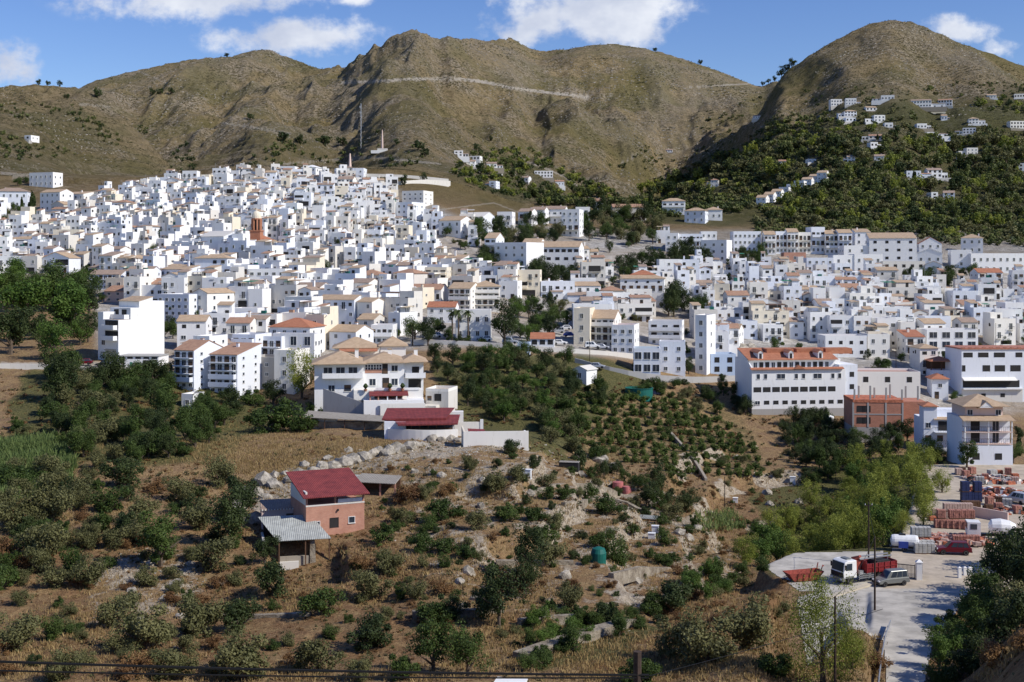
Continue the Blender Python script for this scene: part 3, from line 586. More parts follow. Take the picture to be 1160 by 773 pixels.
    for k in range(st):
        z = k*sh; loggia = r.random() < .3*detail and w > 6
        if loggia:
            a = -w/2+w*r.choice([0.04, .3, .5]); b_ = min(w/2-.3, a+w*r.uniform(.4, .6))
            h.win('k', round(b_-a-.2, 1), 2.1, (a+b_)/2, 0, z+.15); h.balcony(a, b_, 0, z+.12, 1.2, wl, r.random() < .5)  # flat dark panel on the wall paints in the shade of a recess
            for i in range(nw):
                q = -w/2+w*(i+.5)/nw
                if q < a-.6 or q > b_+.6: h.win('w', .9, 1.1, q, 0, z+1)
            continue
        for i in range(nw):
            if r.random() < .14: continue
            q = -w/2+w*(i+.5)/nw+r.uniform(-.2, .2); x_ = r.random()
            if k == 0 and x_ < .3: h.win('d', 1.1, 2.1, q, 0, z+.05)
            elif x_ < .3: h.win('g', 1.1, 2.0, q, 0, z+.15); h.balcony(q-.9, q+.9, 0, z+.12, .8, wl)
            else: h.win(r.choice('wwbk'), r.choice([.7, .9, 1.2]), r.choice([.9, 1.1]), q, 0, z+1.0)
        if sides:
            for fc, xx in (('R', w/2), ('L', -w/2)):
                for j in range(r.choice([0, 1, 1, 2])): h.win(r.choice('wk'), r.choice([.6, .9]), r.choice([.6, 1.0]), xx, d*r.uniform(.15, .8), z+1.1, fc)
    return h, WN[wl]+' '+ST[st]+' house', desc
# ------------------------------------------------------------------ landmark buildings
FOOT = []            # (x, y, radius) of what already stands
PLACED = []          # (object, pixel of its middle) for the labels made later
VRECT = []
def spot(px0, px1, ybase, rot=0, dmin=0):
    p = at((px0+px1)/2, ybase, dmin); s = p.y/F; w = (px1-px0)*s/max(.5, math.cos(R(rot))); return p, s, w
def reg_foot(p, w, d, rz):
    n = max(1, int(round(max(w, d)/6)));
    for i in range(n):
        for j in range(max(1, int(d/6))):
            a = -w/2+w*(i+.5)/n; b_ = d*(j+.5)/max(1, int(d/6)); FOOT.append((p.x+a*math.cos(rz)-b_*math.sin(rz), p.y+a*math.sin(rz)+b_*math.cos(rz), 4.6))
def K(px0, px1, yt, yb, st, dep=9, rot=0, wall='white', roof='flat', label=None, cat='house', name='white_house', cols=None, rows=None, win=('w', .9, 1.1), sidewin=2, seed=None, group=None, dmin=0, tm='tile_tan', balc=(), found=7, roofh=None, fl='roof_terrace', dropw=(), wing=False):
    """block of regular storeys, its front seen between px0 and px1"""
    p, s, w = spot(px0, px1, yb, rot, dmin); rz = R(rot)
    Ht = (yb-yt)*s; sh = Ht/st; r = random.Random(seed or int(px0*7+yt)); h = House(); W = h.part('wall'); W.box(-w/2, w/2, 0, dep, -found, Ht, wall); T = h.part('roof')
    if roof == 'flat': T.box(-w/2+.22, w/2-.22, .22, dep-.22, Ht, Ht+.05, fl); h.parapet(W, -w/2, w/2, 0, dep, Ht, .7, wall)
    elif roof == 'hip': T.hip(-w/2, w/2, 0, dep, Ht, roofh or min(w, dep)*.2, tm)
    elif roof == 'gable': T.gable(-w/2, w/2, 0, dep, Ht, roofh or dep*.18, tm, wall)
    elif roof == 'gablex': T.gable(-w/2, w/2, 0, dep, Ht, roofh or w*.2, tm, wall, along='y')
    elif roof == 'shed': T.shed(-w/2, w/2, 0, dep, Ht, roofh or dep*.18, tm, wall)
    cols = cols or max(1, int(w/2.8)); kk = Ht/st/2.9
    for k in range(st):
        n = (rows[k] if rows else cols)
        if k in balc and n:
            h.balcony(-w/2+.3, w/2-.3, 0, k*sh+.1, 1.2, wall, r.random() < .3)
            for i in range(n):
                q = -w/2+w*(i+.5)/n; h.win('g' if i % 2 else 'd', min(1.6, w/n*.6), 2.0*min(1, kk), q, 0, k*sh+.12)
        else:
            for i in range(n):
                if (k, i) in dropw: continue
                h.win(win[0], min(win[1], w/n*.75), win[2]*min(1.15, kk), -w/2+w*(i+.5)/n, 0, k*sh+sh*.34)
        for fc, xx in (('R', w/2), ('L', -w/2)):
            for j in range(sidewin): h.win('w', .8, 1.0*min(1, kk), xx, dep*(j+.5)/sidewin, k*sh+sh*.34, fc)
    if wing:
        ww = w*r.uniform(.4, .8); s_ = r.choice([-1, 1]); a, b_ = sorted((s_*w/2, s_*(w/2+ww))); hz = Ht*r.uniform(.45, .8); W.box(a, b_, 1.5, dep*.9, -found, hz, wall)
        if r.random() < .6: T.shed(a, b_, 1.5, dep*.9, hz, 1.0, tm, wall)
        else: h.parapet(W, a, b_, 1.5, dep*.9, hz, .5, wall)
        h.row('k' if r.random() < .5 else 'g', 1.4, 1.6, a, b_, 2, 1.5, .3); tw = h.part('terrace_wall'); tw.box(min(-w/2, a)-1, max(w/2, b_)+1, -3.4, -3.1, -5, -.2, r.choice(['stone_wall', 'white', 'old_white'])); tw.box(min(-w/2, a)-1, max(w/2, b_)+1, -3.1, -.05, -5, -.9, 'concrete')
    if roof in ('gable', 'hip', 'shed') and r.random() < .6:
        c_ = h.part('chimney', None, T); q = r.uniform(-.3, .3)*w; c_.box(q, q+.6, dep*.6, dep*.6+.6, Ht, Ht+2.2, wall); c_.box(q-.08, q+.68, dep*.6-.08, dep*.6+.68, Ht+2.2, Ht+2.35, 'tile_brown')
    o = h.build(name, p, rz, label, cat, group); reg_foot(p, w, dep, rz); o['px'] = (px0+px1)/2.0; del o['px']; return o, h, p, s, w, Ht

def gallery(px0, px1, yt, yb, st, rot, label, **k): return K(px0, px1, yt, yb, st, rot=rot, label=label, balc=tuple(range(1, st)), **k)
AP = 'apartment_building'
# --- upper left
K(31, 62, 197, 212, 2, 8, -20, 'white', 'flat', 'white stepped villa on a bare slope, topmost building at the far left edge', name='villa', cat='villa')
K(-6, 30, 217, 236, 2, 10, 8, 'cool_white', 'hip', 'wide white house with hipped roof at the left photo edge above two cypresses', tm='tile_old')
K(43, 70, 218, 240, 3, 9, -25, 'white', 'gable', 'white gabled house immediately right of the two tall cypresses', tm='tile_tan')
K(70, 96, 220, 236, 2, 9, -18, 'warm_white', 'shed', 'off-white row house with low sloping roof, second right of the two cypresses')
K(56, 74, 232, 247, 2, 9, -30, 'old_white', 'gablex', 'weathered beige gabled house below the two tall cypresses', roofh=1.6)
K(60, 90, 262, 276, 1, 6, 0, 'cream', 'flat', 'plain cream windowless-looking block among white houses at far left', cols=1)
K(122, 152, 262, 276, 2, 8, -8, 'cream', 'flat', 'pale cream house with flat roof below the upper left houses', cols=3)
K(180, 214, 236, 248, 1, 8, 0, 'cream', 'flat', 'long low cream building high in the middle of the left town', cols=0)
# --- white gable hall left of the church and long roofed rows
K(222, 256, 268, 290, 2, 12, -35, 'cool_white', 'gable', 'big white gabled hall with blank shaded front, left of the brick church tower', cols=1, tm='old_white', sidewin=1, name='hall', cat='hall')
K(125, 165, 294, 306, 2, 8, 0, 'cool_white', 'gable', 'left part of the long brown tiled roof row above the lower left town', tm='tile_old', cols=8, name='row_house', cat='row house')
K(166, 206, 293, 305, 2, 8, 0, 'white', 'gable', 'middle part of the long brown tiled roof row above the lower left town', tm='tile_brown', cols=8, name='row_house', cat='row house')
K(207, 245, 292, 304, 2, 8, 0, 'cool_white', 'gable', 'right part of the long brown tiled roof row above the lower left town', tm='tile_tan', cols=8, name='row_house', cat='row house')
K(101, 138, 311, 328, 3, 8, -6, 'cool_white', 'gable', 'lavender-white three-storey row with tile roof, above the tall stepped white building', tm='tile_old', cols=7, balc=(2,), name='row_house', cat='row house')
K(142, 172, 307, 330, 3, 8, -8, 'cool_white', 'gable', 'white three-storey row with tile roof, right of the lavender-white row', tm='tile_old', cols=6, balc=(2,), name='row_house', cat='row house')
K(117, 150, 330, 343, 2, 9, -15, 'pinkish', 'gable', 'pinkish low house just above the tall stepped white building', tm='tile_brown')
# --- tall stepped white building, lower left
def stepped():
    p, s, w = spot(105, 140, 409, -38); w = 8.5; h = House(); W = h.part('wall'); s9 = 9*s
    Ht = (409-349)*s; sh = Ht/5
    W.box(-w/2, w/2, 0, 10, -4, Ht*.78, 'white'); W.box(-w/2, w/2, 3.5, 10, Ht*.78, Ht, 'white'); W.box(-w/2+.01, w/2-.01, 6, 9.9, Ht, Ht*1.12, 'white'); W.box(0, w/2-.02, 9.8, 13.5, -4, Ht*1.12, 'white')
    W.box(-w/2, -w/2+2.2, .01, 3.5, Ht*.78, Ht*.92, 'white')
    T = h.part('roof'); T.box(-w/2+.2, w/2-.2, .2, 3.4, Ht*.78, Ht*.78+.05, 'roof_terrace'); T.shed(-w/2, w/2, 6, 10, Ht*1.12, 1.0, 'tile_tan', 'white')
    for k in (2, 3): h.balcony(-w/2+3, w/2-.3, 0, sh*k+.1, 1.3, 'white', True); h.row('k', 1.6, 2.0, -w/2+3, w/2, 3, 0, sh*k+.15)
    h.balcony(-w/2+1, w/2-.5, 3.5, Ht*.8, 1.5, 'white', True); h.row('k', 1.8, 2, -w/2+1, w/2-1, 2, 3.5, Ht*.8+.1); h.win('g', 1.4, 2, -2, 0, sh*1.5)
    g_ = h.part('garage_door'); g_.box(-1, 3.4, -.05, .1, -.4, sh*1.15, 'steel')
    h.build('stepped_building', p, R(-38), 'tall stepped white building with pale garage door beside the large green trees', 'apartment building'); reg_foot(p, w, 17, R(-38))
stepped()
K(176, 216, 336, 367, 4, 12, -22, 'cool_white', 'flat', 'lavender-shaded white four-storey block in front of dark trees, right of the stepped building', cols=5, name=AP, cat='apartment building', fl='roof_terrace')  # bluish wall colour carries the shade on this front
K(216, 236, 332, 366, 3, 12, -30, 'warm_white', 'gablex', 'sunlit gabled house end joined to the lavender-shaded block', tm='tile_tan', cols=1)  # warm wall colour carries the sunlight on the right-hand side
K(160, 196, 322, 336, 2, 10, -30, 'cream', 'gable', 'cream house with tiled gable roof behind the lavender-shaded block', tm='tile_brown')
K(238, 262, 358, 386, 3, 10, -25, 'cool_white', 'flat', 'bluish-white house above the two balcony apartment blocks, lower left town')
K(262, 292, 352, 372, 2, 9, -5, 'white', 'flat', 'white flat-roofed house left of the orange-roofed hotel-like house')
def garage():
    p, s, w = spot(133, 180, 418, -4); h = House(); W = h.part('wall'); Ht = 14*s; W.box(-w/2, w/2, 0, 7, -2, Ht, 'white')
    T = h.part('roof'); T.box(-w/2-.2, w/2+.2, -.25, 7.1, Ht, Ht+.16, 'block_grey'); d_ = h.part('shutter_door'); d_.box(1.2, 3.4, -.04, .1, 0, Ht*.7, 'dark'); d_.box(-4.9, -3.4, -.04, .1, 0, Ht*.7, 'dark')
    for q in range(5): h.win('k', 1.2, .4, -w/2+w*(q+.5)/5, 0, Ht*.8)
    sg = h.part('sign', None, None); sg.box(3.7, 4.2, -.05, .05, 1, 1.5, 'awning_green'); sg.box(4.4, 6.0, -.05, .05, 1.1, 1.3, 'awning_green'); sg.box(-2.0, -1.4, -.05, .05, .5, 1.6, 'awning_green')
    h.build('garage_building', p, R(-4), 'low white roadside garage with dark shutter doors and small green sign', 'garage'); reg_foot(p, w, 7, 0)
garage()
gallery(196, 221, 397, 441, 5, -24, 'five-storey balcony block with tiled roof, right of the roadside garage', wall='cool_white', roof='gable', tm='tile_brown', name=AP, cat='apartment building', dep=11, cols=3)
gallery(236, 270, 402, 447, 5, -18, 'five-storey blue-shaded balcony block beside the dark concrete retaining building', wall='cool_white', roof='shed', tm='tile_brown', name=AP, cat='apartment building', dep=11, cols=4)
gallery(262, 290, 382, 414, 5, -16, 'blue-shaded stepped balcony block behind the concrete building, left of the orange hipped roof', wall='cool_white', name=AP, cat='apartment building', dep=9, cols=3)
gallery(218, 238, 384, 420, 4, -20, 'narrow white balcony block between and behind the two tile-roofed balcony blocks', wall='white', name=AP, cat='apartment building', dep=8, cols=2)
K(205, 219, 450, 463, 1, 5, -15, 'white', 'flat', 'tiny white hut alone among the valley trees below the balcony blocks', cols=0, name='hut', cat='hut', sidewin=0)
K(276, 312, 408, 440, 3, 9, -20, 'concrete', 'flat', 'dark grey concrete base building under the orange-roofed house', cols=0, name='concrete_building', cat='building', sidewin=0, fl='concrete')
K(281, 320, 384, 412, 3, 12, -18, 'cool_white', 'flat', 'long blue-shaded wing with roof terrace, left of the orange hipped roof', cols=5, balc=(1, 2))
K(308, 357, 381, 412, 2, 4, -14, 'white', 'flat', 'white two-storey house with broad terrace below the orange hipped roof', cols=3, win=('g', 1.6, 1.9))
K(304, 352, 371, 406, 3, 10, -14, 'white', 'hip', 'white house topped by a large orange hipped roof, above the tan villa', tm='tile_orange', roofh=2.2, cols=4)
K(310, 334, 400, 446, 3, 9, -14, 'warm_white', 'flat', 'cream stair block between the concrete building and the leaning olive tree', cols=1)
# --- the tan-roofed villa in the middle
def villa():
    p, s, _ = spot(357, 480, 465, 0); s0 = s; rz = R(7); h = House(); q = lambda px: (px-418.5)*s0; zz = lambda py: (465-py)*s0
    W = h.part('wall'); W.box(q(357), q(412), 0, 13, -4, zz(412), 'white'); W.box(q(412)+.01, q(458), .6, 13, -4, zz(411), 'white'); W.box(q(458)+.01, q(480), 1.6, 12, -4, zz(411), 'white')
    W.box(q(378), q(430), 13.1, 22, 0, zz(399), 'warm_white'); W.box(q(432), q(462), 13.1, 20, 0, zz(397), 'warm_white')
    T = h.part('roof'); T.hip(q(357), q(412), -.9, 13, zz(412), 2.3, 'tile_tan', .7); T.hip(q(409), q(462), -.2, 12.5, zz(411.5), 1.9, 'tile_tan', .3); T.hip(q(455), q(482), .3, 11, zz(411), 1.4, 'tile_tan', .6)
    T.hip(q(378), q(428), 13.2, 22, zz(399), 2.2, 'tile_tan', .6); T.hip(q(432), q(462), 13.2, 20, zz(397), 2.0, 'tile_tan', .6)
    T2 = h.part('roof', None, None, 'small terracotta lean-to roof'); T2.shed(q(384), q(428), 11.6, 13.1, zz(402), .5, 'tile_orange', 'white')
    for a in (q(402), q(440), q(470)):
        c_ = h.part('chimney', None, T); c_.box(a, a+.8, 5, 5.8, zz(412), zz(398), 'white'); c_.box(a-.1, a+.9, 4.9, 5.9, zz(398), zz(397), 'tile_tan')
    h.balcony(q(366), q(411), 0, zz(427), 1.5, 'white', True); h.balcony(q(459), q(482), 1.6, zz(428), 1.8, 'white', True)
    for a in (372, 386, 400): h.win('g', 1.8, 2.0, q(a), 0, zz(426.5))
    h.win('k', 1.4, 1.9, q(471), 1.6, zz(427))
    aw = h.part('arched_window'); a0, a1 = q(413.5), q(432.5); n = 6
    aw.box(a0, a1, .52, .7, zz(419), zz(413.6), 'glass')
    for i in range(n+1): x_ = a0+(a1-a0)*i/n; aw.box(x_-.07, x_+.07, .45, .6, zz(419), zz(412.6), 'frame_white')
    aw.box(a0-.1, a1+.1, .44, .6, zz(416.4), zz(416), 'frame_white'); aw.box(a0-.1, a1+.1, .44, .6, zz(413.4), zz(412.2), 'frame_white')
    bk = h.part('brick_panel', None, W); bk.box(a0, a1, .54, .65, zz(423), zz(419.1), 'brick')
    h.win('d', 1.1, 2.1, q(436), .6, zz(424)); h.win('w', 1.3, 1.2, q(447), .6, zz(421)); h.win('w', 1.3, 1.4, q(422), .6, zz(437)); h.win('d', 1.3, 2.3, q(437), .6, zz(441)); h.win('w', 1.3, 1.4, q(447), .6, zz(437))
    for a in (376, 394): h.win('w' if a < 380 else 'b', 1.3, 1.3, q(a), 0, zz(443))
    h.win('k', 2.6, 1.9, q(470), 1.6, zz(441))
    # lower terrace with its porch, ramp walls
    t_ = h.part('terrace_wall'); t_.box(q(412), q(478), -9, -.1, -6, zz(449), 'white'); t_.box(q(401), q(478), -4.2, -.12, zz(449)-.4, zz(440), 'warm_white'); t_.box(q(425), q(474), -4.4, -4.2, zz(440), zz(437.5), 'white')
    t_.hexa([(q(367), -3, -5), (q(440), -9.4, -5), (q(440), -9.1, -5), (q(367), -2.7, -5)], [(q(367), -3, zz(438)), (q(440), -9.4, zz(461)), (q(440), -9.1, zz(461)), (q(367), -2.7, zz(438))], 'grey_wall')
    t_.box(q(430), q(479), -9.6, -9.3, -6, zz(452), 'warm_white'); t_.box(q(437), q(480), -12, -11.7, -7, zz(459), 'cream')
    pr = h.part('porch_roof', None, T); pr.hexa([(q(418), -8.2, zz(444.5)), (q(461), -8.2, zz(444.5)), (q(461), -4, zz(441.5)), (q(418), -4, zz(441.5))], [(q(418), -8.2, zz(443.9)), (q(461), -8.2, zz(443.9)), (q(461), -4, zz(440.9)), (q(418), -4, zz(440.9))], 'metal_red')
    for a in (419, 428, 438, 448, 460): pc = h.part('pillar', None, pr); pc.box(q(a)-.12, q(a)+.12, -8, -7.7, zz(449), zz(444), 'brick' if a < 430 else 'white')
    dk = h.part('door', None, t_); dk.box(q(424), q(455), -4.3, -4.2, zz(449), zz(444), 'shutter')
    for a in (414, 441, 455): pt = h.part('plant_pot'); pt.lathe([(.25, zz(441)), (.4, zz(441)+.5)], 'terracotta', (q(a), -4.6, 0)); pt.lathe([(.1, zz(441)+.5), (.6, zz(441)+1.1), (.2, zz(441)+1.7)], 'leaf_green', (q(a), -4.6, 0), 7)
    h.build('villa', p, rz, 'large white villa with tan hipped roofs, arched window and balconies above the red-roofed building', 'villa'); reg_foot(p, (480-357)*s0, 20, rz)
villa()
def annex():
    p, s, w = spot(482, 508, 468, -14); h = House(); W = h.part('wall'); Ht = 27*s; W.box(-w/2, w/2, 0, 7, -3, Ht*.9, 'old_white'); W.box(-w/2-1, w/2-2, -2.5, 0, -3, Ht*.35, 'old_white'); T = h.part('roof'); T.box(-w/2+.2, w/2-.2, .2, 6.8, Ht*.9, Ht*.9+.05, 'roof_terrace'); h.parapet(W, -w/2, w/2, 0, 7, Ht*.9, .6, 'warm_white')
    h.win('k', 1.4, 1.5, .2, 0, Ht*.5); h.win('b', .8, 1, -1.7, 0, Ht*.5); h.build('annex', p, R(-14), 'weathered cream terrace annex joined to the right end of the tan-roofed villa', 'annex'); reg_foot(p, w, 7, 0)
annex()
# --- red-roofed open hall and white yard walls
def redhall():
    p, s, _ = spot(435, 520, 497, 0); h = House(); q = lambda px: (px-478)*s; zz = lambda py: (497-py)*s
    W = h.part('wall'); seg = 10
    W.box(q(436), q(460), 0, 7, -3, zz(478), 'cool_white')
    # curved front parapet
    pts = []
    for i in range(seg+1):
        t_ = i/seg; a = q(440)+(q(519)-q(440))*t_; pts.append((a, -2.6*math.sin(math.pi*t_*.8)-.2))
    for (x0, y0), (x1, y1) in zip(pts[:-1], pts[1:]): W.hexa([(x0, y0, -3), (x1, y1, -3), (x1, y1+.35, -3), (x0, y0+.35, -3)], [(x0, y0, zz(485.5)), (x1, y1, zz(485.5)), (x1, y1+.35, zz(485.5)), (x0, y0+.35, zz(485.5))], 'warm_white')
    W.box(q(441), q(518), .3, 9, -3, zz(491), 'concrete'); W.box(q(441), q(518), 8.6, 9, zz(491), zz(477), 'cool_white')
    W.box(q(500), q(526), 7, 9, -3, zz(472), 'warm_white')
    for i in range(7): pl = h.part('pillar'); a = q(457)+(q(514)-q(457))*i/6; pl.box(a-.1, a+.1, .2, .45, zz(491), zz(479), 'white' if i in (0, 6) else 'shutter')
    gl = h.part('window'); gl.box(q(458), q(513), 2.4, 2.5, zz(487), zz(480), 'glass'); gl.box(q(458), q(513), 2.35, 2.55, zz(491), zz(487), 'shutter')
    T = h.part('roof', None, None); T.hexa([(q(433), 1, zz(476)), (q(506), 1, zz(475)), (q(516), 10.5, zz(470)), (q(436), 10.5, zz(470))], [(q(433), 1, zz(475.5)), (q(506), 1, zz(474.5)), (q(516), 10.5, zz(469.5)), (q(436), 10.5, zz(469.5))], 'metal_red')
    T2 = h.part('roof', None, None, 'lower dark red roof sheet over the open front'); T2.hexa([(q(452), -2, zz(480)), (q(519), -1.6, zz(479.5)), (q(522), 5.5, zz(474.5)), (q(440), 5.5, zz(474.8))], [(q(452), -2, zz(479.5)), (q(519), -1.6, zz(479)), (q(522), 5.5, zz(474)), (q(440), 5.5, zz(474.3))], 'metal_red')
    T.box(q(433), q(506), .93, 1.0, zz(477), zz(474.9), 'metal_red'); T2.hexa([(q(452), -2.08, zz(481)), (q(519), -1.68, zz(480.5)), (q(519), -1.62, zz(480.5)), (q(452), -2.02, zz(481))], [(q(452), -2.08, zz(479.4)), (q(519), -1.68, zz(478.9)), (q(519), -1.62, zz(478.9)), (q(452), -2.02, zz(479.4))], 'metal_red')
    h.build('red_roofed_hall', p, R(3), 'open-fronted hall with dark red metal roof and curved white parapet on the plateau edge', 'hall'); reg_foot(p, 15, 10, 0)
    p2 = at(562, 506); s = p2.y/F; m = MB(); w = 74*s; m.box(-w/2, w/2, 0, .3, -3, 17*s, 'warm_white'); m.box(-w/2, -w/2+.3, .3, 8, -3, 17*s, 'cream'); m.box(w/2-.3, w/2, .3, 6, -3, 13*s, 'warm_white')
    o = m.build('yard_wall', None, p2, R(5)); setp(o, 'long cream-white yard wall right of the red-roofed open hall', 'wall')
    m = MB(); m.hexa([(-w/2+.4, .5, 10*s), (-w/2+3.4, .5, 9*s), (-w/2+3.4, 3, 9.4*s), (-w/2+.4, 3, 10.4*s)], [(-w/2+.4, .5, 10*s+.1), (-w/2+3.4, .5, 9*s+.1), (-w/2+3.4, 3, 9.4*s+.1), (-w/2+.4, 3, 10.4*s+.1)], 'metal_red')
    m.box(-w/2+.5, -w/2+.65, .6, .75, -1, 10*s, 'rail'); m.box(-w/2+3.1, -w/2+3.25, 2.7, 2.85, -1, 9.2*s, 'rail'); m.box(-w/2+.5, -w/2+.65, 2.7, 2.85, -1, 10.2*s, 'rail'); m.box(-w/2+3.1, -w/2+3.25, .6, .75, -1, 9*s, 'rail')
    for v in range(len(m.v)): m.v[v] = (m.v[v][0]+.5, m.v[v][1]-.2+.4, m.v[v][2]+7.0*s)
    o = m.build('shelter', None, p2, R(5)); setp(o, 'small dark red shelter roof inside the cream yard wall', 'shelter')
    p2 = at(530, 497); m = MB(); m.box(-2.8, 2.8, 0, .3, -2, 16*s, 'warm_white'); m.box(-2.8, -2.5, .3, 5, -2, 16*s, 'cream'); m.box(2.2, 2.8, -.1, .3, -2, 19*s, 'white')
    o = m.build('yard_wall', None, p2+Vector((0, 5, 0)), R(3)); setp(o, 'short cream wall between the red-roofed open hall and the long yard wall', 'wall')
    FOOT.append((p2.x, p2.y, 6))
redhall()
# shed with pale roof and dry stone hedge bank left of the hall
def lowshed():
    p = at(395, 487); s = p.y/F; h = House(); W = h.part('wall'); W.box(-9, 9, 1.5, 4, -2, 1.3, 'brown_rock'); W.box(-8, -3, 2, 4, 1.3, 2.0, 'old_white')
    T = h.part('roof'); T.hexa([(-9.3, .2, 2.3), (7, -.2, 1.6), (8, 4, 2.1), (-9.3, 4.5, 3.1)], [(-9.3, .2, 2.4), (7, -.2, 1.7), (8, 4, 2.2), (-9.3, 4.5, 3.2)], 'fibre_grey')
    for a in (-9, -5, -1, 3, 6.6): pl = h.part('post'); pl.box(a, a+.14, .4, .54, -1, 2-(a+9)*.04, 'wood')
    h.build('low_shed', p, R(-3), 'long low sagging shed under the tan-roofed villa with a pale sheet roof', 'shed'); FOOT.append((p.x, p.y, 9))
lowshed()
# --- brick farmhouse with red roof, front hill
def farmhouse():
    p, s, _ = spot(345, 415, 606, 0); h = House(); q = lambda px: (px-371)*s; zz = lambda py: (606-py)*s; fx0, fx1 = q(347), q(415); D_ = 8.5
    W = h.part('wall'); W.box(fx0, fx1, 0, D_, -2.5, zz(571), 'brick'); W.box(fx0, fx0+.25, .25, D_, zz(571), zz(556), 'old_white'); W.box(fx0+.25, fx1, D_-.25, D_, zz(571), zz(552), 'old_white')
    W.box(fx0-.02, fx1+.02, -.03, .3, zz(572.2), zz(570.6), 'old_white')
    for a, b_ in ((fx0, fx0+.25), (fx1-.25, fx1), ((fx0+fx1)/2-.1, (fx0+fx1)/2+.1)): pl = h.part('pillar'); pl.box(a, b_, .02, .24, zz(571), zz(560.5), 'brick')
    T = h.part('roof'); zf, zb = zz(560.5), zz(560.5)+1.9
    T.hexa([(fx0-.6, -.9, zf-.12), (fx1+.5, -.9, zf-.12), (fx1+.5, D_+.5, zb), (fx0-.6, D_+.5, zb)], [(fx0-.6, -.9, zf), (fx1+.5, -.9, zf), (fx1+.5, D_+.5, zb+.12), (fx0-.6, D_+.5, zb+.12)], 'metal_red')
    rl = h.part('railing'); rl.box(q(384), fx1-.3, .05, .12, zz(566), zz(565.4), 'rail'); rl.box(q(384), fx1-.3, .06, .1, zz(570), zz(566), 'plastic_white')
    h.win('w', 1.1, .9, q(358), 0, zz(597)); h.win('k', 1.1, 1.3, q(379.5), 0, zz(598)); h.win('w', .8, .8, q(400), 0, zz(594)); v_ = h.part('lamp'); v_.box(q(383), q(384.5), -.3, 0, zz(579), zz(577), 'dark')
    tb = h.part('table'); tb.box(q(386), q(398), 2, 3.2, zz(570)+.7, zz(570)+.76, 'steel'); tb.box(q(386), q(386)+.1, 2, 2.1, zz(571), zz(570)+.7, 'steel'); tb.box(q(398)-.1, q(398), 2, 2.1, zz(571), zz(570)+.7, 'steel')
    h.build('brick_farmhouse', p+Vector((-1.1, -.4, 0)), R(24), 'orange brick farmhouse with dark red sheet roof over an open upper floor', 'farmhouse'); reg_foot(p, 9, 9, 0)
    p, s, _ = spot(293, 345, 604, 0); p.y += 1; h = House(); W = h.part('wall'); w = 5.8; D_ = 4.2; hh = 3.1
    W.box(-w/2, w/2, 0, D_, -2.5, hh, 'pinkish'); T = h.part('roof'); T.shed(-w/2, w/2, 0, D_, hh, .5, 'tile_old', 'pinkish', .15)
    for i in range(14): T.box(-w/2+w*i/14, -w/2+w*i/14+.2, -.25, .1, hh-.05, hh+.1, 'warm_white')
    h.win('b', 1.0, .8, 1.0, 0, 1.6); h.build('stone_outbuilding', p, R(14), 'pale pink rendered outbuilding with old tile roof, left of the brick farmhouse', 'outbuilding'); FOOT.append((p.x, p.y+2, 5))
    p, s, _ = spot(305, 375, 632, 0); h = House(); zt = at(318, 600); T = h.part('roof'); zf = 1.2
    T.hexa([(-2.6, -.6, zf+.4), (4.4, -.6, zf+.4), (2.2, 5.6, zf+2.4), (-4.8, 5.6, zf+2.4)], [(-2.6, -.6, zf+.47), (4.4, -.6, zf+.47), (2.2, 5.6, zf+2.47), (-4.8, 5.6, zf+2.47)], 'metal_grey')
    W = h.part('wall'); W.box(-4.4, -4.1, .5, 5.6, -3, zf+.4, 'old_white'); W.box(-4.1, 2, 5.3, 5.6, -3, zf+2.3, 'dark'); W.hexa([(1.6, -.2, -5), (2.6, -.2, -5), (2.6, .6, -5), (1.6, .6, -5)], [(1.7, -.1, zf+.3), (2.3, -.1, zf+.3), (2.3, .5, zf+.3), (1.7, .5, zf+.3)], 'brown_rock')
    W.box(-2.4, .2, -.4, 0, -3.4, -1.2, 'old_white'); W.box(-2.2, 1.6, 0, .4, -4, -.6, 'stone_wall')
    W.hexa([(3.2, .3, -4), (3.6, .3, -4), (3.6, 4.5, -3), (3.2, 4.5, -3)], [(3.2, .3, -.6), (3.6, .3, -.6), (3.6, 4.5, 1.6), (3.2, 4.5, 1.6)], 'wood')
    for a in (-2.4, 1.0, 4.1): pl = h.part('post'); pl.box(a, a+.15, -.4, -.25, -3.5, zf+.38, 'wood')
    h.build('tin_roofed_shed', p+Vector((-.2, -1.2, 1.1)), R(14), 'open shed under a pale grey corrugated roof slope, in front of the brick farmhouse', 'shed'); FOOT.append((p.x, p.y+2, 5))
    p, s, _ = spot(405, 445, 562, 0); h = House(); T = h.part('roof'); T.hexa([(-3.8, 0, 2.0), (3.2, -.4, 1.9), (3.4, 3.4, 2.5), (-3, 3.6, 2.7)], [(-3.8, 0, 2.1), (3.2, -.4, 2.0), (3.4, 3.4, 2.6), (-3, 3.6, 2.8)], 'fibre_grey'); T.hexa([(-6, .6, 1.3), (-3.6, .2, 1.3), (-3.4, 4, 2.4), (-6.4, 4.4, 2.4)], [(-6, .6, 1.36), (-3.6, .2, 1.36), (-3.4, 4, 2.46), (-6.4, 4.4, 2.46)], 'metal_grey')
    W = h.part('wall'); W.box(-3.2, 3.2, 3.1, 3.4, -2, 2.4, 'wood')
    for a in (-3.2, .6, 2.9): pl = h.part('post'); pl.box(a, a+.25, .1, .35, -2, 2.0, 'brick')
    h.build('lean_to_shed', p, R(-8), 'low lean-to with brown fibre sheets behind the right side of the brick farmhouse', 'shed'); FOOT.append((p.x, p.y+2, 5))
farmhouse()
